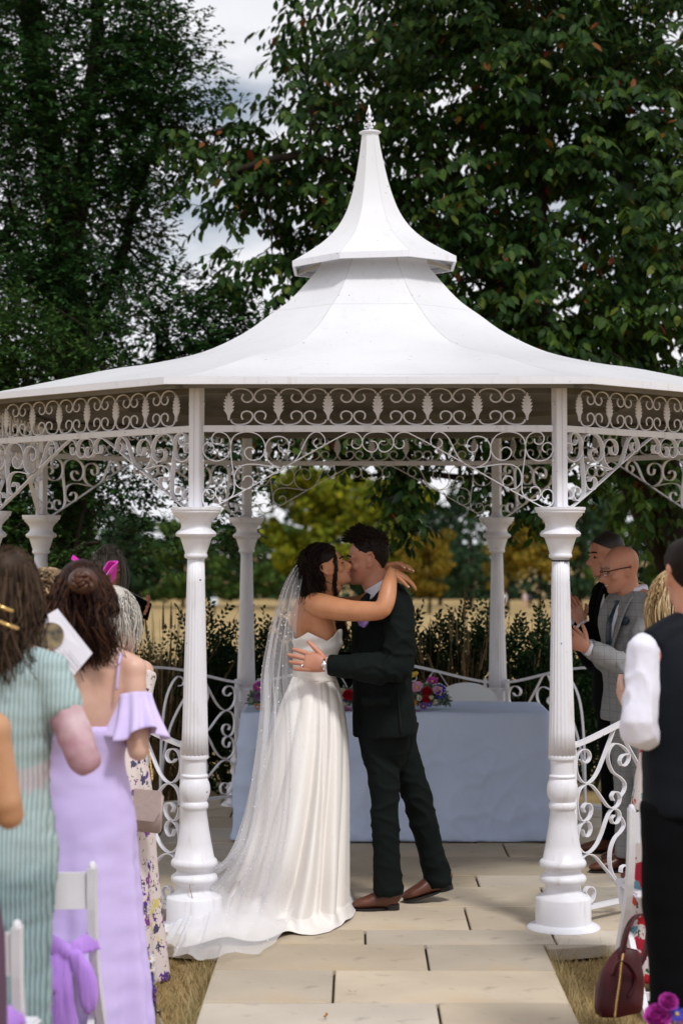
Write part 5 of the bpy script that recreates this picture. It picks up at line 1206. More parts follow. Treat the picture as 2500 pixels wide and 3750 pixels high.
# ---- woman in the teal dress
D = 5.9; b = base_at(12, D); teal = empty('person', b, 'woman with long brown hair in a crinkled teal dress with pink sleeves, back turned', 'person')
F = Vector((.30, .95, 0)).normalized(); H = 1.80
eR, wR = Q(193, 1742, 5.80), Q(150, 1600, 6.12); eL, wL = Q(-75, 1720, 5.85), Q(-10, 1640, 6.15)
J = figure(teal, b, F, H, skin_fair, {'R': (eR, wR), 'L': (eL, wL)}, hands=[dict(wrist=wR, d=(-.1, .3, .95), nrm=(-1, .2, 0), thumb=1, s=.92, curl=(.6,)*4)])
teal_m = xy_wave_mat('teal_crinkle', (.46, .56, .56), (.19, .30, .32), 23, direction='X', dist=2.0)
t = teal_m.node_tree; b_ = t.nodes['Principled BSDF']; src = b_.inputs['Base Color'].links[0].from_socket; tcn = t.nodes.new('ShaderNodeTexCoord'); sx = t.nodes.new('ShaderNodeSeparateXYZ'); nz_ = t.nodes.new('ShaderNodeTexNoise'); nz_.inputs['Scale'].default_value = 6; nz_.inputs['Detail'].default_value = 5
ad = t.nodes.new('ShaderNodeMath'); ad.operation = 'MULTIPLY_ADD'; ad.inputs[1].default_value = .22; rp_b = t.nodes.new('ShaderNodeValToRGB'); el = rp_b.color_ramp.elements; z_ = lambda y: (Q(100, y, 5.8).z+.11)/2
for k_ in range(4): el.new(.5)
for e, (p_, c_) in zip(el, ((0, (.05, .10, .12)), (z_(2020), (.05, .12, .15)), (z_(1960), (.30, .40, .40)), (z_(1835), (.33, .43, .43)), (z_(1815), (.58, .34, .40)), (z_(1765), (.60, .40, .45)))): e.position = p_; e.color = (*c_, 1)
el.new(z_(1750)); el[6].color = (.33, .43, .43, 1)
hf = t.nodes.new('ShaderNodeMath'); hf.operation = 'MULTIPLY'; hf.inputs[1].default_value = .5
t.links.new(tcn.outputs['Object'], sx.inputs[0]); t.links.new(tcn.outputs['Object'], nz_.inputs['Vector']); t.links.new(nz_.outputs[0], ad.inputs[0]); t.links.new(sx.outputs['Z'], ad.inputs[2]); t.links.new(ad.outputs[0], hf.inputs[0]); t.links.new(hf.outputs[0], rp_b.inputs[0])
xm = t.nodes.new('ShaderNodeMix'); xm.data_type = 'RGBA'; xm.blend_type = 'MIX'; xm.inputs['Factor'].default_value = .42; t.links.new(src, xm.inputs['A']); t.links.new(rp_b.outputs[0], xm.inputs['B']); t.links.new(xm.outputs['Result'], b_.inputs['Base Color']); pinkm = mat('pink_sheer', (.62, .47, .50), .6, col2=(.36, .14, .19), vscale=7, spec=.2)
bm = bmesh.new(); ring_torso(b, F, H, [(.815, .13, .085), (.80, .160, .095), (.76, .165, .11), (.70, .158, .125), (.635, .145, .115), (.58, .150, .120), (.53, .168, .135), (.48, .175, .145), (.42, .165, .135), (.34, .155, .125), (.2, .165, .13), (.04, .20, .16)], bm=bm, n=24)
for k_ in ('L', 'R'):
    A = J[k_]; loft(bm, [A[0], A[0].lerp(A[2], .30), A[0].lerp(A[2], .5)], [.064, .062, .060], (.1, .2, 1), 14, 3); arm_root(bm, A, .067); loft(bm, [b+Z3*.828*H, (b+Z3*.832*H).lerp(A[0], .5)+Z3*.008, A[0]+Z3*.004], [.045, .05, .058], F, 12, 3)
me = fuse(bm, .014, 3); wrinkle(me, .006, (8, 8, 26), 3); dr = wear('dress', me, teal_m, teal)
for k_ in ('L', 'R'):
    bm = bmesh.new(); A = J[k_]; loft(bm, [A[0].lerp(A[2], .42), A[0].lerp(A[2], .7), A[2], A[2].lerp(A[4], .3), A[3], A[4]], [.056, .053, .050, .050, .044, .034], (.1, .2, 1), 16, 3); ball(bm, A[2], .050); me = fuse(bm, .011, 3); wrinkle(me, .004, (9, 9, 14), 5); crease(me, .006, (12, 12, 9), 2, 5); wear('sleeve', me, pinkm, teal)
M = J['M']
def mid_t(r0, nr): return r0+nr*.022-Z3*.10
def end_t(r0, nr):
    e = Vector((r0.x*.9+M.translation.x*.1+random.gauss(.0, .016), r0.y-.02+random.gauss(0, .02), M.translation.z-.02)); return [e, e+Vector((random.gauss(.0, .025), -.02+random.gauss(0, .015), -.07-random.random()*.09))]
hc = long_hair(teal, M, hair_brown, 360, end_t, mid_t, .012, 1.6, (.0065, .003))
bm = bmesh.new()
for y, x0, x1 in ((1395, -10, 30), (1435, 0, 42)): tube(bm, smoothpath([Q(x0, y-8, 5.72), Q((x0+x1)/2, y+2, 5.71), Q(x1, y+9, 5.73)], 4), .006, 8)
sub(wear_bm('hair_clip', bm, gold, teal), hc)
# programme card held up beside her
cardm = mat('card_white', (.74, .72, .80), .6); cd = empty('programme_card', Q(150, 1600, 6.15), 'white order of service card with a round photograph, held up beside the teal dress', 'card')
c0, c1, c2, c3 = Q(133, 1398, 6.22), Q(213, 1500, 6.18), Q(166, 1556, 6.16), Q(82, 1428, 6.20)
bm = bmesh.new(); nn = (c1-c0).cross(c3-c0).normalized()
if nn.y > 0: nn = -nn
f = [bm.verts.new(p) for p in (c0, c1, c2, c3)]; g = [bm.verts.new(p-nn*.002) for p in (c0, c1, c2, c3)]
for i in range(4): bm.faces.new((f[i], f[(i+1) % 4], g[(i+1) % 4], g[i]))
bm.faces.new(f); bm.faces.new(g[::-1]); wear_bm('card', bm, cardm, cd, False)
bm = bmesh.new(); onp = lambda p: p-nn*((p-c0).dot(nn))+nn*.003; cc = onp(Q(117, 1464, 6.205)); ux = (c1-c0).normalized(); uy = nn.cross(ux); ring = [bm.verts.new(cc+ux*math.cos(a)*.044+uy*math.sin(a)*.044) for a in np.linspace(0, 2*PI, 29)[:-1]]; bm.faces.new(ring)
wear_bm('round_photo', bm, mat('printed_photo', (.30, .22, .10), .4, col2=(.02, .02, .022), vscale=26, detail=2), cd, False)
bm = bmesh.new(); tl0 = onp(Q(163, 1515, 6.175))
for r in range(5):
    for k_ in range(9):
        if random.random() < .8: box(bm, tl0+(c3-c0).normalized()*(.012*r-.012)+ux*(-.045+.010*k_+random.uniform(0, .002)), (.007, .0012, .0022), Matrix((ux, nn, (c3-c0).normalized())).transposed())
wear_bm('printed_lines', bm, mat('print_grey', (.42, .40, .46), .7), cd, False); tag(cd.children[-1], kind='stuff')

# ---- bridesmaid in lilac
D = 6.6; b = base_at(203, D); lil = empty('person', b, 'woman with auburn half up hair in a long lilac dress with flutter sleeves, back turned', 'person')
F = Vector((.22, .97, 0)).normalized(); H = 1.745
eR, wR = Q(318, 1722, 6.50), Q(300, 1625, 6.80); eL, wL = Q(105, 1690, 6.55), Q(135, 1600, 6.85)
J = figure(lil, b, F, H, skin_fair, {'R': (eR, wR), 'L': (eL, wL)}, hands=[dict(wrist=wR, d=(-.4, .5, .7), nrm=(-1, .2, 0), thumb=1, s=.9, curl=(.5,)*4)], sho=.160, headoff=(-.025, 0, .0), tops=[(.84, .055, .05), (.818, .135, .07), (.79, .165, .085), (.74, .152, .1), (.69, .135, .1), (.63, .112, .085), (.57, .13, .095), (.51, .15, .11), (.46, .13, .1)])
bm = bmesh.new(); ring_torso(b, F, H, [(.695, .150, .124), (.66, .142, .118), (.625, .128, .108), (.58, .146, .118), (.52, .168, .138), (.48, .173, .142), (.40, .180, .150), (.28, .195, .162), (.14, .212, .178), (.005, .230, .19)], bm=bm, n=28)
me = fuse(bm, .014, 3)
v_ = np.empty(len(me.vertices)*3); me.vertices.foreach_get('co', v_); v_ = v_.reshape(-1, 3); a_ = np.arctan2(v_[:, 1]-b.y, v_[:, 0]-b.x); dn = np.clip((b.z+.50*H-v_[:, 2])/(.5*H), 0, 1); rad = np.sin(a_*8+2*np.sin(a_*2))*.032*dn+np.sin(a_*15+1)*.009*dn; v_[:, 0] += np.cos(a_)*rad; v_[:, 1] += np.sin(a_)*rad; me.vertices.foreach_set('co', v_.ravel()); wrinkle(me, .004, (7, 7, 18), 8)
dr = wear('dress', me, lilac, lil)
bm = bmesh.new(); tube(bm, smoothpath([Q(280, 1502, 6.58), Q(277, 1506, 6.50), Q(273, 1530, 6.475), Q(268, 1585, 6.475)], 5), .005, 6); tube(bm, smoothpath([Q(155, 1482, 6.60), Q(157, 1500, 6.50), Q(162, 1585, 6.49)], 5), .005, 6); sub(wear_bm('strap', bm, lilac, lil), dr)
chiff = mat('lilac_chiffon', (.68, .58, .88), .7, col2=(.60, .49, .83), vscale=8, sheen=.2)
for k_, sg in (('R', 1), ('L', -1)):
    A = J[k_]; rows = []; ax = (A[2]-A[0]).normalized(); s1 = ax.cross(F).normalized(); s2 = s1.cross(ax)
    for i in range(15):
        t = i/14; c = A[0]+ax*(.085+.145*t)*1.0; r = .056+.040*t**1.3; row = []
        for j in range(72):
            a = 2*PI*j/72; rr = r*(1+(.05+.16*t)*math.sin(a*8+1.5*math.sin(a+t)))
            row.append(c+s1*math.cos(a)*rr+s2*math.sin(a)*rr+ax*.018*t*math.sin(a*3+1))
        rows.append(row)
    grid_obj('flutter_sleeve', rows, chiff, lil, True, .002)
M = J['M']
def mid_l(r0, nr): return r0+nr*.03-Z3*.07
def end_l(r0, nr):
    c = M.translation; e = Vector((c.x+.01+(r0.x-c.x)*.95+random.gauss(0, .012), c.y-.09+random.gauss(0, .03), c.z+.05+random.gauss(0, .02))); return [e, e+Vector((random.gauss(.02, .02), random.gauss(.01, .02), -.10-random.random()*.05))]
hc = long_hair(lil, M, hair_auburn, 420, end_l, mid_l, .014, 2.2, (.006, .0025))
bm = bmesh.new(); cb_ = Q(188, 1335, 6.42)
for i in range(16):
    a0 = i*.9+random.random(); cb_ = Q(188+random.gauss(0, 7), 1338+random.gauss(0, 8), 6.42); tube(bm, smoothpath([cb_+Vector((math.cos(a0+t)*(.030-.006*t), -.014*math.sin(t*2), math.sin(a0+t)*(.026-.006*t))) for t in np.linspace(0, 2.6, 7)], 3), [.006*math.sin(.25+2.6*q/18) + .002 for q in range(19)], 7)
cb_ = Q(188, 1335, 6.42); ball(bm, cb_+Vector((0, .03, 0)), (.05, .03, .045)); sub(wear_bm('hair_twist', bm, mat('hair_chestnut', (.10, .035, .015), .4, col2=(.04, .016, .009), vscale=30), lil), hc)
pp = [resample(flow(Q(225+random.gauss(0, 8), 1440, 6.44), [Q(240+random.gauss(0, 5), 1480, 6.45), Q(232+random.gauss(0, 8), 1520, 6.47)], 0, .018, 14, 1.2, random.uniform(0, 6)), 13) for i in range(7)]
o = strands('hair_tendril', pp, .003, .001, hair_auburn, lil); o.location = -Vector(lil.location); sub(o, hc)

# ---- nearest guest, only an arm and hair in the frame
b = base_at(-140, 4.9); near = empty('person', b, 'guest cut off by the left edge, bare tanned arm and brown hair only', 'person'); F = Vector((.25, .97, 0)).normalized()
eR, wR = Q(22, 1870, 4.86), Q(0, 1800, 5.15)
J = figure(near, b, F, 1.70, skin('skin_gold', (.50, .27, .15), (.42, .20, .10)), {'R': (eR, wR), 'L': (Q(-190, 1850, 4.9), Q(-150, 1780, 5.15))})
bm = bmesh.new(); ring_torso(b, F, 1.70, [(.72, .15, .115), (.66, .14, .11), (.6, .14, .11), (.5, .18, .14), (.3, .19, .15), (.1, .2, .16)], bm=bm); wear_bm('dress', bm, mat('plum_cloth', (.10, .05, .09), .8), near)
M2 = J['M']
hc = long_hair(near, M2, hair_brown, 200, lambda r0, nr: [Vector((r0.x*1.0+.02, r0.y, M2.translation.z-.05)), Vector((r0.x+.045+random.gauss(0, .02), r0.y-.01, M2.translation.z-.25-random.random()*.1))], lambda r0, nr: r0+nr*.03-Z3*.1, .01, 1.2, (.006, .003))

# ---- woman with short curly hair
D = 7.35; b = base_at(103, D); cur = empty('person', b, 'woman with short curly light brown hair and silver necklace, behind the teal dress', 'person'); F = Vector((.75, .66, 0)).normalized()
J = figure(cur, b, F, 1.70, skin_fair, {'R': (Q(150, 1660, 7.2), Q(200, 1620, 7.45)), 'L': (Q(90, 1660, 7.6), Q(160, 1620, 7.6))}, headf=(.85, .5, 0))
bm = bmesh.new(); ring_torso(b, F, 1.70, [(.80, .16, .09), (.76, .16, .11), (.68, .15, .12), (.6, .14, .11), (.5, .18, .14), (.3, .19, .15), (.05, .22, .18)], bm=bm); wear_bm('dress', bm, floral_mat('blue_print', (.60, .62, .60), [(.10, .25, .28), (.05, .12, .15), (.35, .45, .45)], 30, .7), cur)
bm = bmesh.new(); nb_ = J['M'].translation-Z3*.045-F*.02; tube(bm, [nb_+Vector((math.cos(a)*.075, math.sin(a)*.07, -.012*math.sin(a-.6))) for a in np.linspace(0, 2*PI, 22)], .0045, 6); wear_bm('necklace', bm, silver, cur)
hc = wear_bm('hair', hair_cap(J['M'], z0=.075, grow=.022, back=-.05, front=.105, sides=.035), hair_curly, cur); pp = []
for i in range(330):
    r0, nr = root_on_head(J['M'], random.uniform(.5, 2*PI-.5), random.uniform(-.25, 1.5), .018); s1 = nr.orthogonal().normalized(); s2 = nr.cross(s1); a0 = random.uniform(0, 6); q = []
    for t in np.linspace(0, 1, 9): a = a0+t*5; q.append(r0+nr*(.018*math.sin(t*PI)+.012*t)+(s1*math.cos(a)+s2*math.sin(a))*.016-Z3*.03*t)
    pp.append(q)
o = strands('curls', pp, .0055, .0025, hair_curly, cur); o.location = -Vector(cur.location); sub(o, hc)

# ---- white haired woman in the floral dress with fascinator and clutch
D = 8.15; b = base_at(258, D); gran = empty('person', b, 'white haired woman with a magenta fascinator and long floral dress beside the front left column', 'person'); F = Vector((.45, .89, 0)).normalized(); H = 1.61
J = figure(gran, b, F, H, skin_fair, {'R': (Q(318, 1600, 8.05), Q(297, 1500, 8.3)), 'L': (Q(235, 1600, 8.3), Q(280, 1500, 8.4))}, headf=(.55, .83, -.1), hs=.91, headoff=(-.015, 0, 0), hands=[dict(wrist=Q(297, 1500, 8.3), d=(.1, .4, .9), nrm=(-1, .1, .1), thumb=1, s=.9, curl=(.1,)*4), dict(wrist=Q(286, 1500, 8.36), d=(.15, .3, .9), nrm=(1, .1, .1), thumb=-1, s=.9, curl=(.1,)*4)])
fl = floral_mat('pansy_print', (.70, .60, .58), [(.11, .03, .26), (.62, .52, .16), (.07, .06, .13), (.70, .62, .64), (.20, .05, .24)], 20, .55, (.06, .075, .06))
bm = bmesh.new(); ring_torso(b, F, H, [(.81, .15, .09), (.78, .165, .105), (.70, .155, .12), (.62, .140, .11), (.55, .165, .13), (.48, .185, .145), (.30, .20, .16), (.12, .225, .19), (.0, .245, .205)], bm=bm, n=26)
for k_ in 'LR': A = J[k_]; loft(bm, [A[0], A[1], A[2], A[3]], [.07, .062, .056, .048], (.1, .2, 1), 12, 3)
me = fuse(bm, .014, 3)
v_ = np.empty(len(me.vertices)*3); me.vertices.foreach_get('co', v_); v_ = v_.reshape(-1, 3); a_ = np.arctan2(v_[:, 1]-b.y, v_[:, 0]-b.x); dn = np.clip((b.z+.5*H-v_[:, 2])/(.5*H), 0, 1); rad = np.sin(a_*7+1)*.022*dn; v_[:, 0] += np.cos(a_)*rad; v_[:, 1] += np.sin(a_)*rad; me.vertices.foreach_set('co', v_.ravel())
wear('dress', me, fl, gran)
hc = long_hair(gran, J['M'], hair_white, 380, lambda r0, nr: [r0+nr*.028-Z3*(.06+random.random()*.03), r0+nr*.012-Z3*(.12+random.random()*.04)], lambda r0, nr: r0+nr*.026-Z3*.015, .008, 1.6, (.005, .0025), dict(z0=.08, grow=.018, back=-.08, front=.10, sides=.02))
fas = mat('magenta_sinamay', (.62, .012, .42), .5, sheen=.2); hp = J['M'].translation
bm = bmesh.new()
for pts, wd in (([(232, 1318), (245, 1300), (262, 1308), (258, 1335), (244, 1350)], .05), ([(238, 1330), (252, 1312), (266, 1300), (254, 1298), (240, 1310)], .045), ([(244, 1350), (236, 1335), (232, 1322)], .04)):
    p = smoothpath([Q(x, y, 8.04+.03*i) for i, (x, y) in enumerate(pts)], 6); ribbon(bm, p, wd, .003, Vector((.5, -.3, .8)).normalized())
tube(bm, [Q(238, 1352, 8.08), Q(245, 1340, 8.06)], .012, 8)
tube(bm, smoothpath([Q(240, 1325, 8.1), Q(205, 1300, 8.1), Q(176, 1288, 8.1)], 5), .0025, 5); ribbon(bm, [Q(166, 1279, 8.1), Q(173, 1284, 8.1), Q(181, 1290, 8.1)], .02, .004, Vector((.4, .2, .9)).normalized())
wear_bm('fascinator', bm, fas, gran, False)
bag = empty('clutch_bag', Q(340, 1920, 7.93), 'pale pink metallic clutch bag on a gold chain against the floral dress', 'bag'); pk = mat('rose_leather', (.52, .40, .38), .45, var=.15, vscale=60)
c = Q(341, 1855, 7.93); rot = Euler((0, R(4), R(-12))).to_matrix(); bm = bmesh.new(); box(bm, c-Z3*.02, (.115, .04, .155), rot, .006); wear_bm('body', bm, pk, bag)
bm = bmesh.new(); q = [Vector(v) for v in ((-.058, -.024, .075), (.058, -.024, .075), (.060, -.026, -.01), (.035, -.027, -.05), (-.040, -.027, -.05), (-.060, -.026, -.01))]
f = [bm.verts.new(c+rot @ v) for v in q]; g = [bm.verts.new(c+rot @ (v+Vector((0, .004, 0)))) for v in q]
for i in range(6): bm.faces.new((f[i], f[(i+1) % 6], g[(i+1) % 6], g[i]))
bm.faces.new(f); bm.faces.new(g[::-1]); wear_bm('flap', bm, pk, bag, False)
bm = bmesh.new()
for i, p in enumerate(smoothpath([Q(350, 1790, 7.92), Q(347, 1760, 7.94), Q(342, 1720, 7.95), Q(335, 1650, 7.96), Q(325, 1550, 8.0), Q(316, 1470, 8.1)], 9)): ball(bm, p, (.0045, .003, .006) if i % 2 else (.003, .0045, .006), None, 6)
wear_bm('chain', bm, gold, bag); tag(bag.children[-1], kind='stuff')

# ---- celebrant at the back with black folder
D = 11.7; b = base_at(245, D, 0); cel = empty('person', b, 'celebrant with a grey bob in black holding a black folder, inside the gazebo at left', 'person'); F = Vector((.45, -.89, 0)).normalized()
J = figure(cel, b, F, 1.70, skin_groom, {'R': (Q(240, 1500, 11.55), Q(300, 1440, 11.45)), 'L': (Q(300, 1490, 11.7), Q(318, 1425, 11.5))}, headf=(.5, -.85, -.1), smile=True, hands=[dict(wrist=Q(300, 1436, 11.45), d=(.75, -.2, .6), nrm=(0, -.4, 1), thumb=1, s=1.0, curl=(.2,)*4), dict(wrist=Q(320, 1425, 11.5), d=(.5, -.2, .8), nrm=(-.4, -.4, .7), thumb=-1, s=1.0, curl=(.2,)*4)])
bm = bmesh.new(); ring_torso(b, F, 1.70, [(.835, .07, .06), (.82, .14, .085), (.79, .175, .105), (.70, .17, .13), (.6, .165, .125), (.5, .19, .14), (.3, .19, .14), (.03, .16, .13)], bm=bm)
for k_ in 'LR': A = J[k_]; loft(bm, A, [.065, .06, .056, .05, .04], (.1, .2, 1), 12, 3)
wear('suit', fuse(bm, .014, 3), blk, cel); eyes(J['M'], cel); brow_lash(J['M'], hair_grey, cel)
long_hair(cel, J['M'], hair_grey, 300, lambda r0, nr: [Vector((r0.x, r0.y, J['M'].translation.z+.06))+nr*.03, Vector((r0.x, r0.y, J['M'].translation.z-.01))+nr*.022], lambda r0, nr: r0+nr*.02-Z3*.01, .003, 1, (.006, .004), dict(z0=.05, grow=.022, back=-.03, front=.12, sides=.0))
bm = bmesh.new(); box(bm, Q(318, 1392, 11.40), (.16, .012, .13), Euler((R(-35), R(28), R(25))).to_matrix(), .003); fo_ = empty('folder', Q(318, 1420, 11.40), 'black folder in the hands of the celebrant', 'folder'); wear_bm('cover', bm, blk, fo_, False)
bm = bmesh.new(); box(bm, Q(318, 1392, 11.40)+Vector((0, .010, .006)), (.15, .004, .12), Euler((R(-35), R(28), R(25))).to_matrix()); wear_bm('pages', bm, cardm, fo_, False)

# ---- suited men on the right
def check_mat():
    m = mat('grey_check', (.30, .305, .315), .8, spec=.15, var=.2, vscale=250); t = m.node_tree; b_ = t.nodes['Principled BSDF']; src = b_.inputs['Base Color'].links[0].from_socket; tcn = t.nodes.new('ShaderNodeTexCoord'); sx = t.nodes.new('ShaderNodeSeparateXYZ'); t.links.new(tcn.outputs['Object'], sx.inputs[0]); prev = src
    for o_, w_, per, cc in (('X', .035, .062, (.10, .105, .12)), ('Z', .035, .072, (.10, .105, .12)), ('X', .05, .031, (.19, .195, .205)), ('Z', .05, .036, (.19, .195, .205))):
        a = t.nodes.new('ShaderNodeMath'); a.operation = 'DIVIDE'; a.inputs[1].default_value = per; t.links.new(sx.outputs[o_], a.inputs[0]); f_ = t.nodes.new('ShaderNodeMath'); f_.operation = 'FRACT'; t.links.new(a.outputs[0], f_.inputs[0]); l_ = t.nodes.new('ShaderNodeMath'); l_.operation = 'LESS_THAN'; l_.inputs[1].default_value = w_; t.links.new(f_.outputs[0], l_.inputs[0])
        x = t.nodes.new('ShaderNodeMix'); x.data_type = 'RGBA'; x.inputs['B'].default_value = (*cc, 1); t.links.new(l_.outputs[0], x.inputs['Factor']); t.links.new(prev, x.inputs['A']); prev = x.outputs['Result']
    t.links.new(prev, b_.inputs['Base Color']); return m
chk = check_mat()
def suited(root, b, F, H, m, J, tie=None, sq=None, wide=1.0):
    Lf = Z3.cross(F); bm = bmesh.new()
    ring_torso(b, F, H, [(r_[0], r_[1]*wide, r_[2]*(wide if r_[0] > .7 else wide**.5)) for r_ in [(.845, .075, .068), (.835, .12, .085), (.81, .185, .105), (.77, .212, .13), (.70, .208, .142), (.63, .195, .138), (.56, .20, .142), (.49, .212, .148), (.455, .215, .15)]], bm=bm, n=26)
    for k_ in 'LR': A = J[k_]; loft(bm, [A[0]+Z3*.005, A[1], A[2], A[3], A[4]-(A[4]-A[2])*.03], [.080, .072, .066, .058, .048], (.1, .2, 1), 16, 3); arm_root(bm, A, .078); ball(bm, A[2], .066)
    me = fuse(bm, .014, 3); wrinkle(me, .007, (6, 6, 9), 5); wrinkle(me, .0025, (16, 16, 26), 6); crease(me, .012, (11, 11, 14), 4, 6, [J['L'][2], J['L'][3], J['L'][1]], .14); jk = wear('jacket', me, m, root)
    bm = bmesh.new()
    for s in (-1, 1): loft(bm, [b+Lf*s*.09+Z3*.50*H, b+Lf*s*.095+Z3*.40*H, b+Lf*s*.095+Z3*.27*H, b+Lf*s*.095+Z3*.12*H, b+Lf*s*.095+Z3*.045*H], [.10, .098, .082, .075, .080], F, 16, 3)
    me = fuse(bm, .014, 3); wrinkle(me, .005, (6, 6, 10), 11); wear('trousers', me, m, root)
    for s in (-1, 1):
        bm = bmesh.new(); bs = bmesh.new(); h_ = b+Lf*s*.10-F*.07; h_.z = b.z+.002; t_ = h_+(F+Lf*s*.2).normalized()*.29; shoe(bm, bs, h_, t_); sh = wear('shoe', fuse(bm, .008, 3), brown_leather, root); sub(wear_bm('sole', bs, sole_m, root, False), sh)
    nb_ = b+Z3*.842*H+F*.01; bm = bmesh.new(); loft(bm, [nb_-Z3*.03, nb_+Z3*.0, nb_+Z3*.028+F*.004], [(.084, .084), (.074, .076), (.068, .070)], F, 22, 2); wear_bm('shirt_collar', bm, shirt_white, root)
    # shirt front wedge, tie, lapels
    c0_ = b+F*.10*wide+Z3*.81*H; c1_ = b+F*.144*wide+Z3*.745*H; c2_ = b+F*.147*wide+Z3*.665*H
    bm = bmesh.new(); loft(bm, [c0_-F*.01, c1_-F*.008, c2_-F*.01], [(.05, .014), (.032, .012), (.006, .008)], F, 12, 3); wear_bm('shirt_front', bm, shirt_white, root)
    if tie: bm = bmesh.new(); loft(bm, [c0_+F*.006+Z3*.012, c0_+F*.014-Z3*.02, c1_+F*.006, c2_+F*.004], [(.020, .010), (.014, .008), (.024, .007), (.03, .006)], F, 10, 3); wear_bm('tie', bm, tie, root)
    bm = bmesh.new()
    for s in (-1, 1): loft(bm, [b+Lf*s*.075+F*.055*wide+Z3*.838*H, b+Lf*s*.09+F*.112*wide+Z3*.80*H, b+Lf*s*.075+F*.142*wide+Z3*.745*H, b+Lf*s*.012+F*.152*wide+Z3*.655*H], [(.014, .008), (.030, .008), (.034, .007), (.006, .006)], F, 10, 3)
    sub(wear_bm('lapel', bm, m, root), jk)
    bm = bmesh.new(); box(bm, b+Lf*.165+F*.095+Z3*.52*H, (.012, .135, .05), Matrix.Rotation(math.atan2(Lf.y, Lf.x), 3, 'Z'), .004); sub(wear_bm('pocket_flap', bm, m, root), jk)
    if sq:
        bm = bmesh.new(); q = b+Lf*.115+F*.128*wide+Z3*.755*H
        for i in range(4): ball(bm, q+Lf*.012*(i-1.5)+Z3*.008*(i % 2), (.013, .010, .02), None, 8)
        sub(wear_bm('pocket_square', bm, sq, root), jk)
    for k_ in 'LR':
        A = J[k_]; bm = bmesh.new(); d_ = (A[4]-A[2]).normalized(); loft(bm, [A[4]-d_*.02, A[4]+d_*.004], [.037, .036], (.1, .2, 1), 14, 1); wear_bm('shirt_cuff', bm, shirt_white, root)
    return jk
teal_silk = mat('teal_silk', (.01, .055, .075), .35, col2=(.01, .012, .02), vscale=45)
D = 10.35; b = base_at(1462, D, 0); bald = empty('person', b, 'bald man with glasses in a grey checked three piece suit, smiling and clapping', 'person'); F = Vector((-.90, -.43, 0)).normalized(); H = 1.775
wL, wR = Q(1350, 1490, 10.05), Q(1348, 1484, 10.22)
J = figure(bald, b, F, H, skin_groom, {'L': (Q(1450, 1535, 10.08), wL), 'R': (Q(1400, 1520, 10.55), wR)}, fem=False, headf=(-.95, -.22, -.20), headup=(-.18, -.05, 1), hs=1.03, headoff=(-.05, -.02, -.035), smile=True, vox=.0072,
    hands=[dict(wrist=wL, d=(-.75, .25, .45), nrm=(.2, 1, .2), thumb=-1, s=1.05, curl=(.3, .3, .3, .3), thumb_out=.8), dict(wrist=wR, d=(-.85, -.1, .25), nrm=(0, -1, .2), thumb=1, s=1.05, curl=(.15,)*4)])
jk = suited(bald, b, F, H, chk, J, teal_silk, teal_silk, 1.18)
M = J['M']; brow_lash(M, hair_grey, bald, scl=.9); eyes(M, bald)
bm = bmesh.new(); V = lambda *a: M @ Vector(a)
for sx in (-1, 1):
    tube(bm, smoothpath([V(sx*.056, .092, .122), V(sx*.034, .104, .124), V(sx*.010, .108, .121)], 4), .0028, 6); tube(bm, [V(sx*.058, .092, .121), V(sx*.080, .03, .125), V(sx*.086, -.022, .122)], .003, 6); tube(bm, smoothpath([V(sx*.058, .092, .121), V(sx*.056, .098, .102), V(sx*.034, .106, .096), V(sx*.014, .108, .106), V(sx*.010, .108, .120)], 4), .0012, 5)
tube(bm, [V(-.01, .108, .119), V(0, .112, .120), V(.01, .108, .119)], .002, 6)
gl = wear_bm('glasses', bm, mat('black_frame', (.008, .008, .01), .3), bald)
glass = bpy.data.materials.new('lens_glass'); glass.use_nodes = True; t = glass.node_tree; tr = t.nodes.new('ShaderNodeBsdfTransparent'); gs = t.nodes.new('ShaderNodeBsdfGlossy'); gs.inputs['Roughness'].default_value = .03; mxs = t.nodes.new('ShaderNodeMixShader'); mxs.inputs[0].default_value = .16; t.links.new(tr.outputs[0], mxs.inputs[1]); t.links.new(gs.outputs[0], mxs.inputs[2]); t.links.new(mxs.outputs[0], t.nodes['Material Output'].inputs['Surface'])
bm = bmesh.new()
for sx in (-1, 1): bm.faces.new([bm.verts.new(V(*q)) for q in ((sx*.056, .093, .120), (sx*.034, .1035, .122), (sx*.011, .107, .119), (sx*.014, .107, .106), (sx*.034, .105, .097), (sx*.055, .097, .103))])
sub(wear_bm('lens', bm, glass, bald, False), gl)
bm = bmesh.new(); tube(bm, smoothpath([V(-.018, .095, .0485), V(0, .1005, .0465), V(.018, .095, .0485)], 4), .0028, 6); wear_bm('teeth', bm, mat('teeth', (.7, .66, .6), .3), bald)

D = 10.95; b = base_at(1425, D, 0); dk = empty('person', b, 'dark haired man in a black suit clapping behind the bald man', 'person'); F = Vector((-.94, -.34, 0)).normalized(); H = 1.83
wL, wR = Q(1335, 1432, 10.7), Q(1305, 1425, 10.85)
J = figure(dk, b, F, H, skin_groom, {'L': (Q(1395, 1520, 10.65), wL), 'R': (Q(1365, 1520, 11.1), wR)}, fem=False, headf=(-.93, -.3, -.12), hs=1.03, headoff=(-.05, 0, -.02), hands=[dict(wrist=wL, d=(-.35, .1, .95), nrm=(-.5, .85, 0), thumb=-1, s=1.05, curl=(.2,)*4, thumb_out=.8), dict(wrist=wR, d=(-.5, -.1, .85), nrm=(.3, -.9, 0), thumb=1, s=1.05, curl=(.15,)*4)])
suited(dk, b, F, H, blk, J, blk); brow_lash(J['M'], hair_dark, dk); eyes(J['M'], dk)
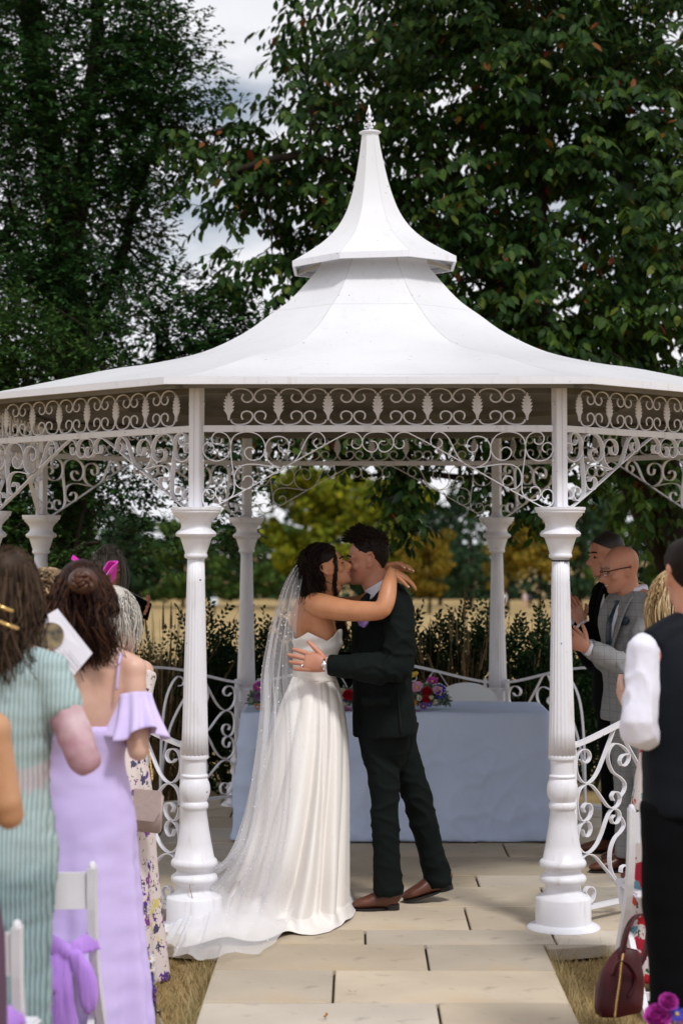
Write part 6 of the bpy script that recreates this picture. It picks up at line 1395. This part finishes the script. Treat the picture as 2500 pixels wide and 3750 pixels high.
hm = mat('hair_salt', (.035, .03, .028), .5, col2=(.015, .013, .012), vscale=80); bm = hair_cap(J['M'], .145, .010, -.08, .045, n=28, sides=.0); hc = wear_bm('hair', bm, hm, dk); wrinkle(hc.data, .003, 60)

# ---- blonde woman and waistcoat man in the near right corner
D = 7.85; b = base_at(1545, D); blo = empty('person', b, 'blonde woman in a red rose print dress, mostly hidden behind the waistcoat man', 'person'); F = Vector((-.45, .89, 0)).normalized(); H = 1.70
J = figure(blo, b, F, H, skin_fair, {'L': (Q(1475, 1690, 7.8), Q(1440, 1625, 8.0)), 'R': (Q(1640, 1690, 7.9), Q(1560, 1620, 8.1))}, headoff=(.02, 0, .0), hands=[dict(wrist=Q(1440, 1625, 8.0), d=(-.3, .5, .8), nrm=(1, .2, 0), thumb=-1, s=.9, curl=(.2,)*4)])
rose = floral_mat('rose_print', (.72, .64, .62), [(.50, .02, .03), (.62, .05, .03), (.36, .01, .02), (.55, .10, .12), (.12, .30, .38), (.42, .015, .04)], 12, .86, (.04, .09, .05))
bm = bmesh.new(); ring_torso(b, F, H, [(.81, .15, .09), (.78, .165, .105), (.70, .155, .12), (.62, .140, .11), (.55, .165, .13), (.48, .185, .145), (.30, .205, .16), (.12, .24, .19), (.06, .25, .20)], bm=bm, n=26); me = fuse(bm, .014, 3); wrinkle(me, .008, (7, 7, 3), 2); wear('dress', me, rose, blo)
long_hair(blo, J['M'], hair_blond, 420, lambda r0, nr: [Vector((r0.x, r0.y-.01, J['M'].translation.z+.0))+nr*.025, Vector((r0.x+random.gauss(-.012, .02), r0.y-.03, J['M'].translation.z-.20-random.random()*.10))], lambda r0, nr: r0+nr*.03-Z3*.06, .006, 1.2, (.006, .0025))
D = 6.4; b = base_at(1602, D); wst = empty('person', b, 'man in dark waistcoat with white shirt sleeves, cut off at the right edge', 'person'); F = Vector((-.22, .97, 0)).normalized(); H = 1.84
eL, wL = Q(1470, 1672, 6.30), Q(1540, 1690, 6.50)
J = figure(wst, b, F, H, skin_groom, {'L': (eL, wL), 'R': (Q(1745, 1680, 6.4), Q(1720, 1600, 6.7))}, fem=False, headoff=(-.02, 0, 0), hs=1.0, hands=[dict(wrist=wL, d=(.3, .6, .7), nrm=(1, .2, 0), thumb=-1, s=1.0, curl=(.4,)*4)])
bm = bmesh.new(); ring_torso(b, F, H, [(.838, .08, .07), (.822, .135, .09), (.80, .165, .11), (.76, .188, .135), (.70, .198, .145), (.62, .192, .142), (.55, .192, .144), (.51, .196, .150)], bm=bm, n=26)
for k_ in 'LR': loft(bm, [b+Z3*.848*H, (b+Z3*.846*H).lerp(J[k_][0], .45)+Z3*.016, J[k_][0].lerp(b+Z3*.80*H, .12)+Z3*.012], [.062, .060, .060], F, 14, 3)
me = fuse(bm, .014, 3); wrinkle(me, .005, (6, 6, 10), 1); wear('waistcoat', me, mat('navy_waistcoat', (.003, .005, .009), .65, spec=.15, bump=.08, bscale=90), wst)
for k_ in 'LR':
    A = J[k_]; bm = bmesh.new(); loft(bm, [A[0]+Z3*.012, A[0].lerp(A[2], .25), A[1], A[0].lerp(A[2], .75), A[2]-Z3*.005, A[3], A[4]], [.058, .060, .060, .060, .060, .062, .050], (.1, .2, 1), 18, 3); arm_root(bm, A, .062); loft(bm, [b+Z3*.815*H, A[0]], [.05, .058], F, 12, 3); me = fuse(bm, .008, 3); wrinkle(me, .006, (11, 11, 5), 4); wrinkle(me, .003, (22, 22, 11), 7); crease(me, .0085, (13, 13, 8), 3, 5); wear('shirt_sleeve', me, shirt_white, wst)
bm = bmesh.new()
for s in (-1, 1): Lf = Z3.cross(F); loft(bm, [b+Lf*s*.09+Z3*.53*H, b+Lf*s*.10+Z3*.40*H, b+Lf*s*.095+Z3*.27*H, b+Lf*s*.095+Z3*.12*H, b+Lf*s*.095+Z3*.02*H], [.112, .105, .088, .082, .085], F, 16, 3)
loft(bm, [b+Z3*.56*H, b+Z3*.50*H, b+Z3*.46*H], [(.178, .132), (.18, .135), (.13, .11)], F, 18, 2, T0=Z3); me = fuse(bm, .014, 3); wrinkle(me, .006, (6, 6, 9), 3); wear('trousers', me, blk, wst)
nb_ = b+Z3*.845*H; bm = bmesh.new(); loft(bm, [nb_-Z3*.02, nb_+Z3*.02, nb_+Z3*.045], [(.080, .08), (.070, .072), (.067, .07)], F, 22, 2); wear_bm('shirt_collar', bm, shirt_white, wst)
bm = hair_cap(J['M'], .125, .012, -.075, .06, n=28, sides=.01); hc = wear_bm('hair', bm, hair_dark, wst); wrinkle(hc.data, .004, 50)
# ================================================================== table, flowers, chairs, small things
cloth_b = mat('blue_white_cloth', (.58, .68, .90), .75, col2=(.54, .64, .87), vscale=2, bump=.5, bscale=5, detail=7, spec=.2)
X0, X1 = Q(556, 1700, 11.45).x, Q(1262, 1700, 11.45).x; Y0, Y1 = .44, 1.22; ZT_ = .752
tb_ = empty('table', ((X0+X1)/2, (Y0+Y1)/2, 0), 'trestle table behind the couple under a pale blue cloth', 'table'); tbc = Vector(tb_.location)
bm = bmesh.new(); box(bm, (0, 0, .73), (X1-X0-.02, Y1-Y0-.02, .03)); bm_obj('table_top', bm, mat('grey_plastic', (.5, .5, .5), .5), tb_)
for sx in (-1, 1):
    for sy in (-1, 1): bm = bmesh.new(); tube(bm, [Vector((sx*(X1-X0)*.42, sy*.3, 0)), Vector((sx*(X1-X0)*.40, sy*.28, .72))], .014, 8); bm_obj('leg', bm, mat('grey_steel', (.3, .3, .3), .4, metal=1), tb_)
rows = []; hx, hy = (X1-X0)/2, (Y1-Y0)/2; n = 480
def rrect(t, hx, hy, r):
    """point and outward normal on a rounded rectangle, t in 0..1"""
    L_ = [2*(hx-r), PI*r/2, 2*(hy-r), PI*r/2]*2; tot = sum(L_); d = t*tot; cs = [(-hx+r, -hy, 0, -1), (hx-r, -hy+r), (hx, -hy+r, 1, 0), (hx-r, hy-r), (hx-r, hy, 0, 1), (-hx+r, hy-r), (-hx, hy-r, -1, 0), (-hx+r, -hy+r)]
    dirs = [(1, 0), -90, (0, 1), 0, (-1, 0), 90, (0, -1), 180]
    for i in range(8):
        if d <= L_[i] or i == 7:
            if i % 2 == 0: x, y, nx, ny = cs[i]; return x+dirs[i][0]*d, y+dirs[i][1]*d, nx, ny
            a = R(dirs[i])+d/r; return cs[i][0]+math.cos(a)*r, cs[i][1]+math.sin(a)*r, math.cos(a), math.sin(a)
        d -= L_[i]
for k_, f in enumerate((.0, .5, .9, .985)):
    rows.append([Vector((hx*0, 0, ZT_+.004)) if f == 0 else Vector((rrect(j/n, hx, hy, .06)[0]*f, rrect(j/n, hx, hy, .06)[1]*f, ZT_+.003+.003*math.sin(j*.11+k_))) for j in range(n)])
for i in range(46):
    t = i/45; row = []
    for j in range(n):
        x, y, nx, ny = rrect(j/n, hx, hy, .06); cor = math.exp(-(((abs(x)-hx)/.10)**2+((abs(y)-hy)/.10)**2)); s = j/n*2*(hx+hy)*2
        w_ = .010*math.sin(s*9+2*math.sin(s*1.7))+.007*math.sin(s*21+1)+.045*cor*math.sin(math.atan2(ny, nx)*2)*0+.06*cor
        cr = sum((1-abs(noise.noise(Vector((x*f_+s_*3, y*f_, t*f_*.75+s_)))))**7*a_ for f_, a_, s_ in ((3.1, .013, 1), (5.5, .010, 2), (9, .006, 3)))
        w_ = w_*t**.8+.004*noise.noise(Vector((x*5, y*5, t*4)))+.010*noise.noise(Vector((x*2.2+5, y*3, t*2.5)))*t+cr*min(1, t*4)
        row.append(Vector((x+nx*(.006+w_), y+ny*(.006+w_), ZT_-.004-t*(ZT_-.012-.01*cor)+(.004 if i == 0 else 0))))
    rows.append(row)
rows = [[p+tbc for p in r] for r in rows]
tc_ = empty('tablecloth', (tbc.x, tbc.y, ZT_), 'pale blue white cloth draped to the floor over the table', 'tablecloth'); grid_obj('cloth', rows, cloth_b, tc_, True, .002)

# ---- flowers
euc = tint_mat('eucalyptus', [(0, (.06, .11, .07)), (.5, (.17, .24, .18)), (1, (.36, .42, .34))], .6, .15, .2)
def petals(bm, c, r, n, up, cup, ln=1.0, wd=.5):
    up = Vector(up).normalized(); a1 = up.orthogonal().normalized(); a2 = up.cross(a1); a0 = random.random()*6
    for i in range(n):
        a = a0+2*PI*i/n; d = a1*math.cos(a)+a2*math.sin(a); s = up.cross(d)
        pts = [(0, 0), (.45, wd*.75), (.85, wd*.8), (1.0, 0), (.85, -wd*.8), (.45, -wd*.75)]
        vs = [bm.verts.new(c+d*r*x*ln*math.cos(cup*x)+up*r*x*math.sin(cup*x)+s*r*y) for x, y in pts]; m_ = bm.verts.new(c+d*r*.5*math.cos(cup*.5)+up*r*(.5*math.sin(cup*.5)-.06))
        for k_ in range(6): bm.faces.new((vs[k_], vs[(k_+1) % 6], m_))
FC = {'rose_red': (.50, .015, .035), 'magenta': (.50, .05, .38), 'pink': (.62, .32, .50), 'lilac': (.40, .24, .50), 'blue': (.05, .05, .42), 'orange': (.75, .32, .06), 'cream': (.70, .66, .52), 'yellow': (.70, .52, .08), 'purple': (.16, .05, .30), 'white': (.75, .74, .72)}
def flower(kind, col, c, r, up, root):
    bm = bmesh.new(); m = mat('petal_'+col, FC[col], .6, col2=tuple(v*.7 for v in FC[col]), vscale=40, spec=.2)
    if kind == 'rose':
        for k_, (rr, cu) in enumerate(((1, .5), (.85, .8), (.65, 1.1), (.42, 1.35))): petals(bm, c+Vector(up)*r*.12*k_, r*rr, 6-k_//2, up, cu, 1, .62)
    elif kind == 'daisy': petals(bm, c, r, 9, up, .15, 1, .24); 
    elif kind == 'poppy': petals(bm, c, r, 5, up, .45, 1, .62)
    elif kind == 'ball':
        for i in range(26): v = Vector((random.gauss(0, 1), random.gauss(0, 1), random.gauss(0, 1))).normalized(); petals(bm, c+v*r*.6, r*.35, 4, v, .6, 1, .5)
    o = wear_bm('flower', bm, m, root, False); o.data.materials[0] = m
    if kind in ('daisy', 'poppy'):
        b2 = bmesh.new(); ball(b2, c+Vector(up)*r*.08, (r*.22,)*3, None, 8); sub(wear_bm('flower_eye', b2, mat('stamen_yellow', (.65, .42, .04), .7), root), o)
    return o
def bouquet(root, c, rad, fl_list, nleaf=700):
    v = unit(RNG.normal(size=(nleaf, 3))); v[:, 2] = np.abs(v[:, 2])*1.0-.15; q = np.array(tuple(c))+v*np.array(rad)*(RNG.random(nleaf)**.35)[:, None]; q -= np.array(tuple(root.location)); q[:, 2] = np.maximum(q[:, 2], .01)
    o = leaves('foliage', q, v+RNG.normal(0, .5, (nleaf, 3)), RNG.normal(size=(nleaf, 3)), RNG.uniform(.018, .034, nleaf), RNG.random(nleaf), LEAF4, euc, root); tag(o, kind='stuff')
    for kind, col, x, y, r, dD in fl_list:
        p = Q(x, y, 0+dD); flower(kind, col, p, r, (p-Vector(c)).normalized()+Vector((0, -.5, .2)), root)
r1 = empty('flower_arrangement', Q(988, 1640, 11.6), 'low arrangement of mixed bright flowers and eucalyptus on the table behind the groom', 'flowers', 'table flowers'); r1.location.z = ZT_+.006
bouquet(r1, Q(985, 1612, 11.62), (.125, .10, .11), [('poppy', 'pink', 958, 1580, .042, 11.53), ('poppy', 'magenta', 992, 1566, .036, 11.56), ('rose', 'rose_red', 980, 1590, .034, 11.53), ('rose', 'rose_red', 979, 1607, .026, 11.51), ('poppy', 'pink', 1003, 1588, .034, 11.54), ('daisy', 'blue', 1012, 1582, .034, 11.56), ('daisy', 'blue', 1010, 1596, .03, 11.53), ('ball', 'orange', 950, 1615, .026, 11.52), ('rose', 'lilac', 958, 1640, .036, 11.50), ('ball', 'cream', 962, 1603, .022, 11.51), ('ball', 'cream', 990, 1602, .018, 11.5), ('ball', 'cream', 1000, 1612, .02, 11.5), ('daisy', 'purple', 972, 1622, .026, 11.5), ('poppy', 'yellow', 952, 1552, .03, 11.58), ('daisy', 'blue', 985, 1618, .018, 11.5)], 1300)
r2 = empty('flower_arrangement', Q(795, 1642, 11.6), 'flower arrangement with red roses seen between the bride and the groom', 'flowers', 'table flowers'); r2.location.z = ZT_+.006
bouquet(r2, Q(800, 1615, 11.62), (.11, .10, .10), [('rose', 'rose_red', 800, 1598, .04, 11.52), ('ball', 'cream', 786, 1588, .024, 11.53), ('daisy', 'blue', 788, 1603, .026, 11.52), ('rose', 'pink', 795, 1634, .042, 11.50), ('ball', 'cream', 790, 1618, .02, 11.5)], 900)
r3 = empty('flower_arrangement', Q(606, 1640, 11.6), 'flower arrangement showing through the veil on the left end of the table', 'flowers', 'table flowers'); r3.location.z = ZT_+.006
bouquet(r3, Q(608, 1610, 11.62), (.10, .10, .10), [('poppy', 'magenta', 594, 1578, .035, 11.53), ('daisy', 'blue', 603, 1572, .032, 11.53), ('rose', 'lilac', 596, 1600, .035, 11.52), ('ball', 'orange', 592, 1622, .024, 11.5), ('daisy', 'purple', 612, 1590, .03, 11.5)], 900)
# chair behind the table
wpl = mat('white_plastic', (.72, .74, .76), .4); rc = empty('chair', (Q(1075, 1610, 12.6).x, 12.6-10.99, 0), 'white round backed chair behind the table, right of the flowers', 'chair'); x, y, _ = rc.location
bm = bmesh.new(); pr_ = []
for i in range(25): a = PI*i/24; pr_.append((math.cos(a)*.205, math.sin(a)*.13))
f = [bm.verts.new((a, .20, .70+b_)) for a, b_ in pr_]; g = [bm.verts.new((a, .22, .70+b_)) for a, b_ in pr_]
f += [bm.verts.new((-.205, .20, .55)), bm.verts.new((.205, .20, .55))]; g += [bm.verts.new((-.205, .22, .55)), bm.verts.new((.205, .22, .55))]
for i in range(27): bm.faces.new((f[i], f[(i+1) % 27], g[(i+1) % 27], g[i]))
bm.faces.new(f); bm.faces.new(g[::-1]); bm_obj('backrest', bm, wpl, rc)
bm = bmesh.new(); box(bm, (0, 0, .45), (.42, .42, .03), None, .01); bm_obj('seat', bm, wpl, rc)
for sx in (-1, 1):
    for sy in (-1, 1): bm = bmesh.new(); tube(bm, [Vector((sx*.19, sy*.19, 0)), Vector((sx*.185, sy*.185 if sy < 0 else .21, .44 if sy < 0 else .60))], .014, 8); bm_obj('leg', bm, wpl, rc)

# ---- white folding chairs with lilac sashes
wood_w = mat('white_wood', (.76, .75, .80), .45, var=.1, vscale=6, bump=.05)
organza = mat('lilac_organza', (.46, .24, .74), .6, col2=(.40, .19, .68), vscale=14, sheen=.3)
def folding_chair(loc, yaw, label, sash, side=1):
    rt = empty('folding_chair', loc, label, 'chair', 'white folding chairs'); rt.rotation_euler.z = yaw; hw_ = .20
    for s in (-1, 1):
        bm = bmesh.new(); pts = smoothpath([Vector((s*hw_, -.16, .79)), Vector((s*hw_, -.145, .62)), Vector((s*hw_, -.07, .40)), Vector((s*hw_, .20, 0))], 5); ribbon(bm, pts, .026, .042, Vector((1, 0, 0))); ball(bm, (s*hw_, -.16, .79), (.013, .021, .02), None, 10); bm_obj('back_post', bm, wood_w, rt)
        bm = bmesh.new(); ribbon(bm, [Vector((s*(hw_-.028), .16, .44)), Vector((s*(hw_-.028), -.26, 0))], .022, .038, Vector((1, 0, 0))); bm_obj('leg', bm, wood_w, rt)
    for z0, z1, yy in ((.66, .775, -.155),):
        bm = bmesh.new(); rows_ = []
        for i in range(9): u = -1+2*i/8; rows_.append([bm.verts.new((u*(hw_-.005), yy-.03*(1-u*u)+dy, z)) for dy, z in ((-.007, z0), (.007, z0), (.007, z1), (-.007, z1))])
        for i in range(8):
            for j in range(4): bm.faces.new((rows_[i][j], rows_[i][(j+1) % 4], rows_[i+1][(j+1) % 4], rows_[i+1][j]))
        bm.faces.new(rows_[0]); bm.faces.new(rows_[-1][::-1]); bm_obj('back_rail', bm, wood_w, rt)
    bm = bmesh.new(); box(bm, (0, .06, .445), (.355, .36, .022), None, .008); bm_obj('seat', bm, wood_w, rt)
    bm = bmesh.new(); box(bm, (0, -.19, .08), (.34, .018, .03)); bm_obj('stretcher', bm, wood_w, rt); bm = bmesh.new(); box(bm, (0, .155, .07), (.36, .018, .03)); bm_obj('stretcher', bm, wood_w, rt)
    if sash:
        kx = hw_*side*.62; k_ = Vector((kx, -.185, .53)); bm = bmesh.new(); UP = Vector((0, -1, .1))
        def pleat(pts, rad, seed): loft(bm, [Vector(p) for p in pts], rad, UP, 22, 5)
        pleat([(-hw_-.01, -.15, .60), (-.08, -.19, .585), (kx-.03, -.19, .545), k_], [(.040, .006), (.045, .008), (.028, .012), (.014, .014)], 0); pleat([(hw_+.012, -.14, .56), (kx+.03, -.185, .54), k_], [(.035, .006), (.025, .010), (.014, .014)], 1)
        pleat([k_, k_+Vector((-.035, -.02, -.05)), k_+Vector((-.065, -.03, -.10)), k_+Vector((-.075, -.02, -.135))], [(.012, .012), (.034, .018), (.044, .018), (.012, .008)], 2)
        pleat([k_, k_+Vector((.045, -.02, -.03)), k_+Vector((.075, -.03, -.10)), k_+Vector((.078, -.03, -.165)), k_+Vector((.065, -.02, -.185))], [(.012, .012), (.028, .018), (.036, .020), (.028, .018), (.008, .008)], 3)
        pleat([k_, k_+Vector((.0, -.025, -.12)), k_+Vector((.012, -.02, -.30)), k_+Vector((.02, -.015, -.50))], [(.012, .012), (.030, .012), (.046, .010), (.055, .008)], 4); pleat([k_, k_+Vector((-.03, -.02, -.10)), k_+Vector((-.028, -.015, -.26)), k_+Vector((-.02, -.01, -.40))], [(.012, .010), (.022, .010), (.034, .008), (.04, .006)], 5)
        ball(bm, k_+Vector((0, -.01, 0)), (.022, .02, .026), None, 10); me_ = fuse(bm, .0045, 2); wrinkle(me_, .006, (55, 20, 6), 3); so_ = link('sash', me_, organza, rt, True)
    return rt
c = Q(222, 1985, 6.25); folding_chair((c.x-.20, c.y+.16, LZ), R(-4), 'white folding chair with lilac sash behind the lilac dress', True)
c = Q(52, 2110, 5.30); folding_chair((c.x-.20, c.y+.16, LZ), R(-4), 'white folding chair at the bottom left corner, behind the teal dress', True)
c = G(1467*S_, 2345*S_, LZ); folding_chair((c.x+.172, c.y+.26, LZ), R(6), 'white folding chair behind the red handbag at the right', False)

# ---- jars of flowers by the aisle
glass_m = bpy.data.materials.new('jar_glass'); glass_m.use_nodes = True; b_ = glass_m.node_tree.nodes['Principled BSDF']; b_.inputs['Transmission Weight'].default_value = 1; b_.inputs['Roughness'].default_value = .02; b_.inputs['IOR'].default_value = 1.3; b_.inputs['Base Color'].default_value = (.95, .97, .96, 1)
stem_m = mat('stem_green', (.035, .07, .02), .6)
def jar(xd, D_, zt, label, fl_list, H=.17):
    p = Q(xd, 2300, D_); rt = empty('flower_jar', (p.x, p.y, LZ), label, 'flower jar', 'jars of flowers along the aisle'); bm = bmesh.new(); lathe(bm, [(.030, .0), (.036, .005), (.037, .10), (.030, .125), (.020, .140), (.020, .165), (.023, .17), (.019, .17), (.017, .14), (.027, .122), (.033, .10), (.033, .012), (.005, .010)], 24); bm_obj('jar', bm, glass_m, rt, True)
    bm = bmesh.new()
    for f in fl_list: q = Q(f[2], f[3], D_)-Vector(rt.location); tube(bm, smoothpath([Vector((random.gauss(0, .008), 0, .02)), Vector((random.gauss(0, .004), 0, .16)), q*.5+Vector((0, 0, .08)), q], 4), .002, 5)
    bm_obj('stems', bm, stem_m, rt, True); tag(rt.children[-1], kind='stuff')
    for f in fl_list:
        if f[0] == 'spike':
            o_ = []; b2 = bmesh.new(); q = Q(f[2], f[3], D_)
            for i in range(16): a = i*2.4; petals(b2, q+Vector((math.cos(a)*.006, math.sin(a)*.006, -.004*i)), .010, 3, (math.cos(a), math.sin(a), .6), .4)
            wear_bm('flower', b2, mat('petal_'+f[1], FC[f[1]], .6), rt, False)
        else: flower(f[0], f[1], Q(f[2], f[3], D_), f[4], (0, -.7, .7), rt)
jar(357, 6.95, .3, 'glass jar of lavender and daisies on the grass by the lilac dress', [('spike', 'purple', 336, 2185, .03), ('daisy', 'white', 345, 2202, .022), ('spike', 'purple', 352, 2268, .03), ('spike', 'blue', 348, 2240, .03), ('daisy', 'white', 350, 2225, .014)])
jar(1535, 6.08, .3, 'jar of pink and blue flowers at the bottom right corner', [('rose', 'magenta', 1533, 2306, .036), ('rose', 'magenta', 1508, 2342, .05), ('daisy', 'blue', 1553, 2330, .03), ('daisy', 'white', 1530, 2345, .028), ('ball', 'cream', 1545, 2348, .02), ('rose', 'pink', 1560, 2352, .03)])
# ---- red handbag on the grass
hb_ = empty('handbag', G(1425*S_, 2325*S_, LZ), 'dark red leather handbag with gold chain standing on the dry grass', 'handbag'); red = mat('red_leather', (.075, .003, .008), .5, col2=(.04, .002, .005), vscale=12, spec=.4, bump=.1, bscale=60)
DB = 7.32; bm = bmesh.new()
loft(bm, [Q(1420, 2325, DB), Q(1418, 2300, DB), Q(1425, 2250, DB), Q(1438, 2200, DB), Q(1442, 2178, DB)], [(.085, .06), (.092, .07), (.085, .06), (.058, .035), (.036, .014)], (0, 1, 0), 18, 4, 2.6); me = fuse(bm, .006, 3); wrinkle(me, .010, (10, 10, 7), 3); bd = wear('body', me, red, hb_)
for pts, nm in (([(1427, 2190, 7.27), (1438, 2140, 7.27), (1455, 2108, 7.30), (1478, 2100, 7.34), (1490, 2120, 7.38), (1480, 2190, 7.38), (1455, 2240, 7.36)], .030), ([(1405, 2240, 7.26), (1418, 2210, 7.24), (1440, 2215, 7.24), (1458, 2250, 7.26), (1440, 2290, 7.25)], .022)):
    bm = bmesh.new(); ribbon(bm, smoothpath([Q(*p) for p in pts], 6), nm, .006, Vector((.5, -.8, .2)).normalized()); wear_bm('handle', bm, red, hb_)
bm = bmesh.new()
for i, p in enumerate(smoothpath([Q(1430, 2192, 7.245), Q(1426, 2215, 7.23), Q(1421, 2260, 7.225), Q(1415, 2300, 7.22), Q(1411, 2335, 7.22)], 12)): ball(bm, p, (.0055, .003, .004) if i % 2 else (.003, .0045, .005), None, 6)
wear_bm('chain', bm, gold, hb_); tag(hb_.children[-1], kind='stuff')
# ---- fallen leaves on the path
for i, (x, y) in enumerate(((810, 2281), (748, 2338))):
    bm = bmesh.new(); petals(bm, Vector((0, 0, .004)), .022, 2, (0, .1, 1), .5, 1, .3); o = bm_obj('fallen_leaf', bm, mat('dead_leaf', (.32, .12, .03), .8)); o.location = G(x*S_, y*S_, .004); o.rotation_euler.z = i*2; tag(o, ('small brown leaf lying on the path, the farther one', 'small brown leaf lying on the path, the nearer one')[i], 'leaf', 'fallen leaves')
# twine on the front left column
bm = bmesh.new(); zt = .345; r_ = .0865
tube(bm, [Vector((math.cos(a)*.084, math.sin(a)*.084, .236)) for a in np.linspace(0, 2*PI, 30)], .0025, 5); tube(bm, smoothpath([Vector((.028, -.082, .238)), Vector((.03, -.100, .20)), Vector((.042, -.098, .15))], 4), .0018, 5); bm_obj('twine', bm, mat('jute', (.32, .20, .09), .9), cols[0])
# ---- far people and a marker on the field
for i, (x, D_, h, top, lab) in enumerate(((1160, 195, 1.75, (.8, .8, .82), 'distant person in white on the field, nearest the rear right column'), (1205, 205, 1.7, (.62, .5, .52), 'distant person in pale pink on the field, left of the front column'), (1216, 207, 1.6, (.05, .055, .08), 'distant person in dark clothes on the field beside the one in pink'))):
    b = base_at(x, D_); pr_ = empty('person', b, lab, 'person'); bm = bmesh.new()
    loft(bm, [b+Z3*.8, b+Z3*1.1, b+Z3*h*.80, b+Z3*h*.85], [(.18, .12), (.2, .13), (.22, .13), (.08, .08)], (0, 1, 0), 10, 2); wear('shirt', fuse(bm, .03, 2), mat('far_shirt_%d' % i, top, .8), pr_)
    bm = bmesh.new(); ball(bm, b+Z3*h*.93, (.09, .11, .13)); loft(bm, [b+Z3*h*.82, b+Z3*h*.92], [.06, .06], (0, 1, 0), 8, 1); loft(bm, [b+Vector((-.1, 0, .85)), b+Vector((-.12, 0, .0))], [.09, .06], (0, 1, 0), 8, 1); loft(bm, [b+Vector((.1, 0, .85)), b+Vector((.14, 0, .0))], [.09, .06], (0, 1, 0), 8, 1)
    for s in (-1, 1): loft(bm, [b+Vector((s*.2, 0, h*.8)), b+Vector((s*.28, 0, h*.62)), b+Vector((s*.2, -.1, h*.5))], [.055, .045, .035], (0, 1, 0), 8, 1)
    wear('body', fuse(bm, .03, 2), skin_fair if i < 2 else blk, pr_)
b = base_at(492, 150); sg_ = empty('marker_post', b, 'small pale sign on a dark post far across the field at left', 'sign'); bm = bmesh.new(); box(bm, (0, 0, .45), (.16, .16, .9)); bm_obj('post', bm, bark, sg_); bm = bmesh.new(); box(bm, (0, -.1, 1.1), (.55, .12, .55), None, .03); bm_obj('board', bm, mat('pale_board', (.6, .68, .78), .5), sg_)
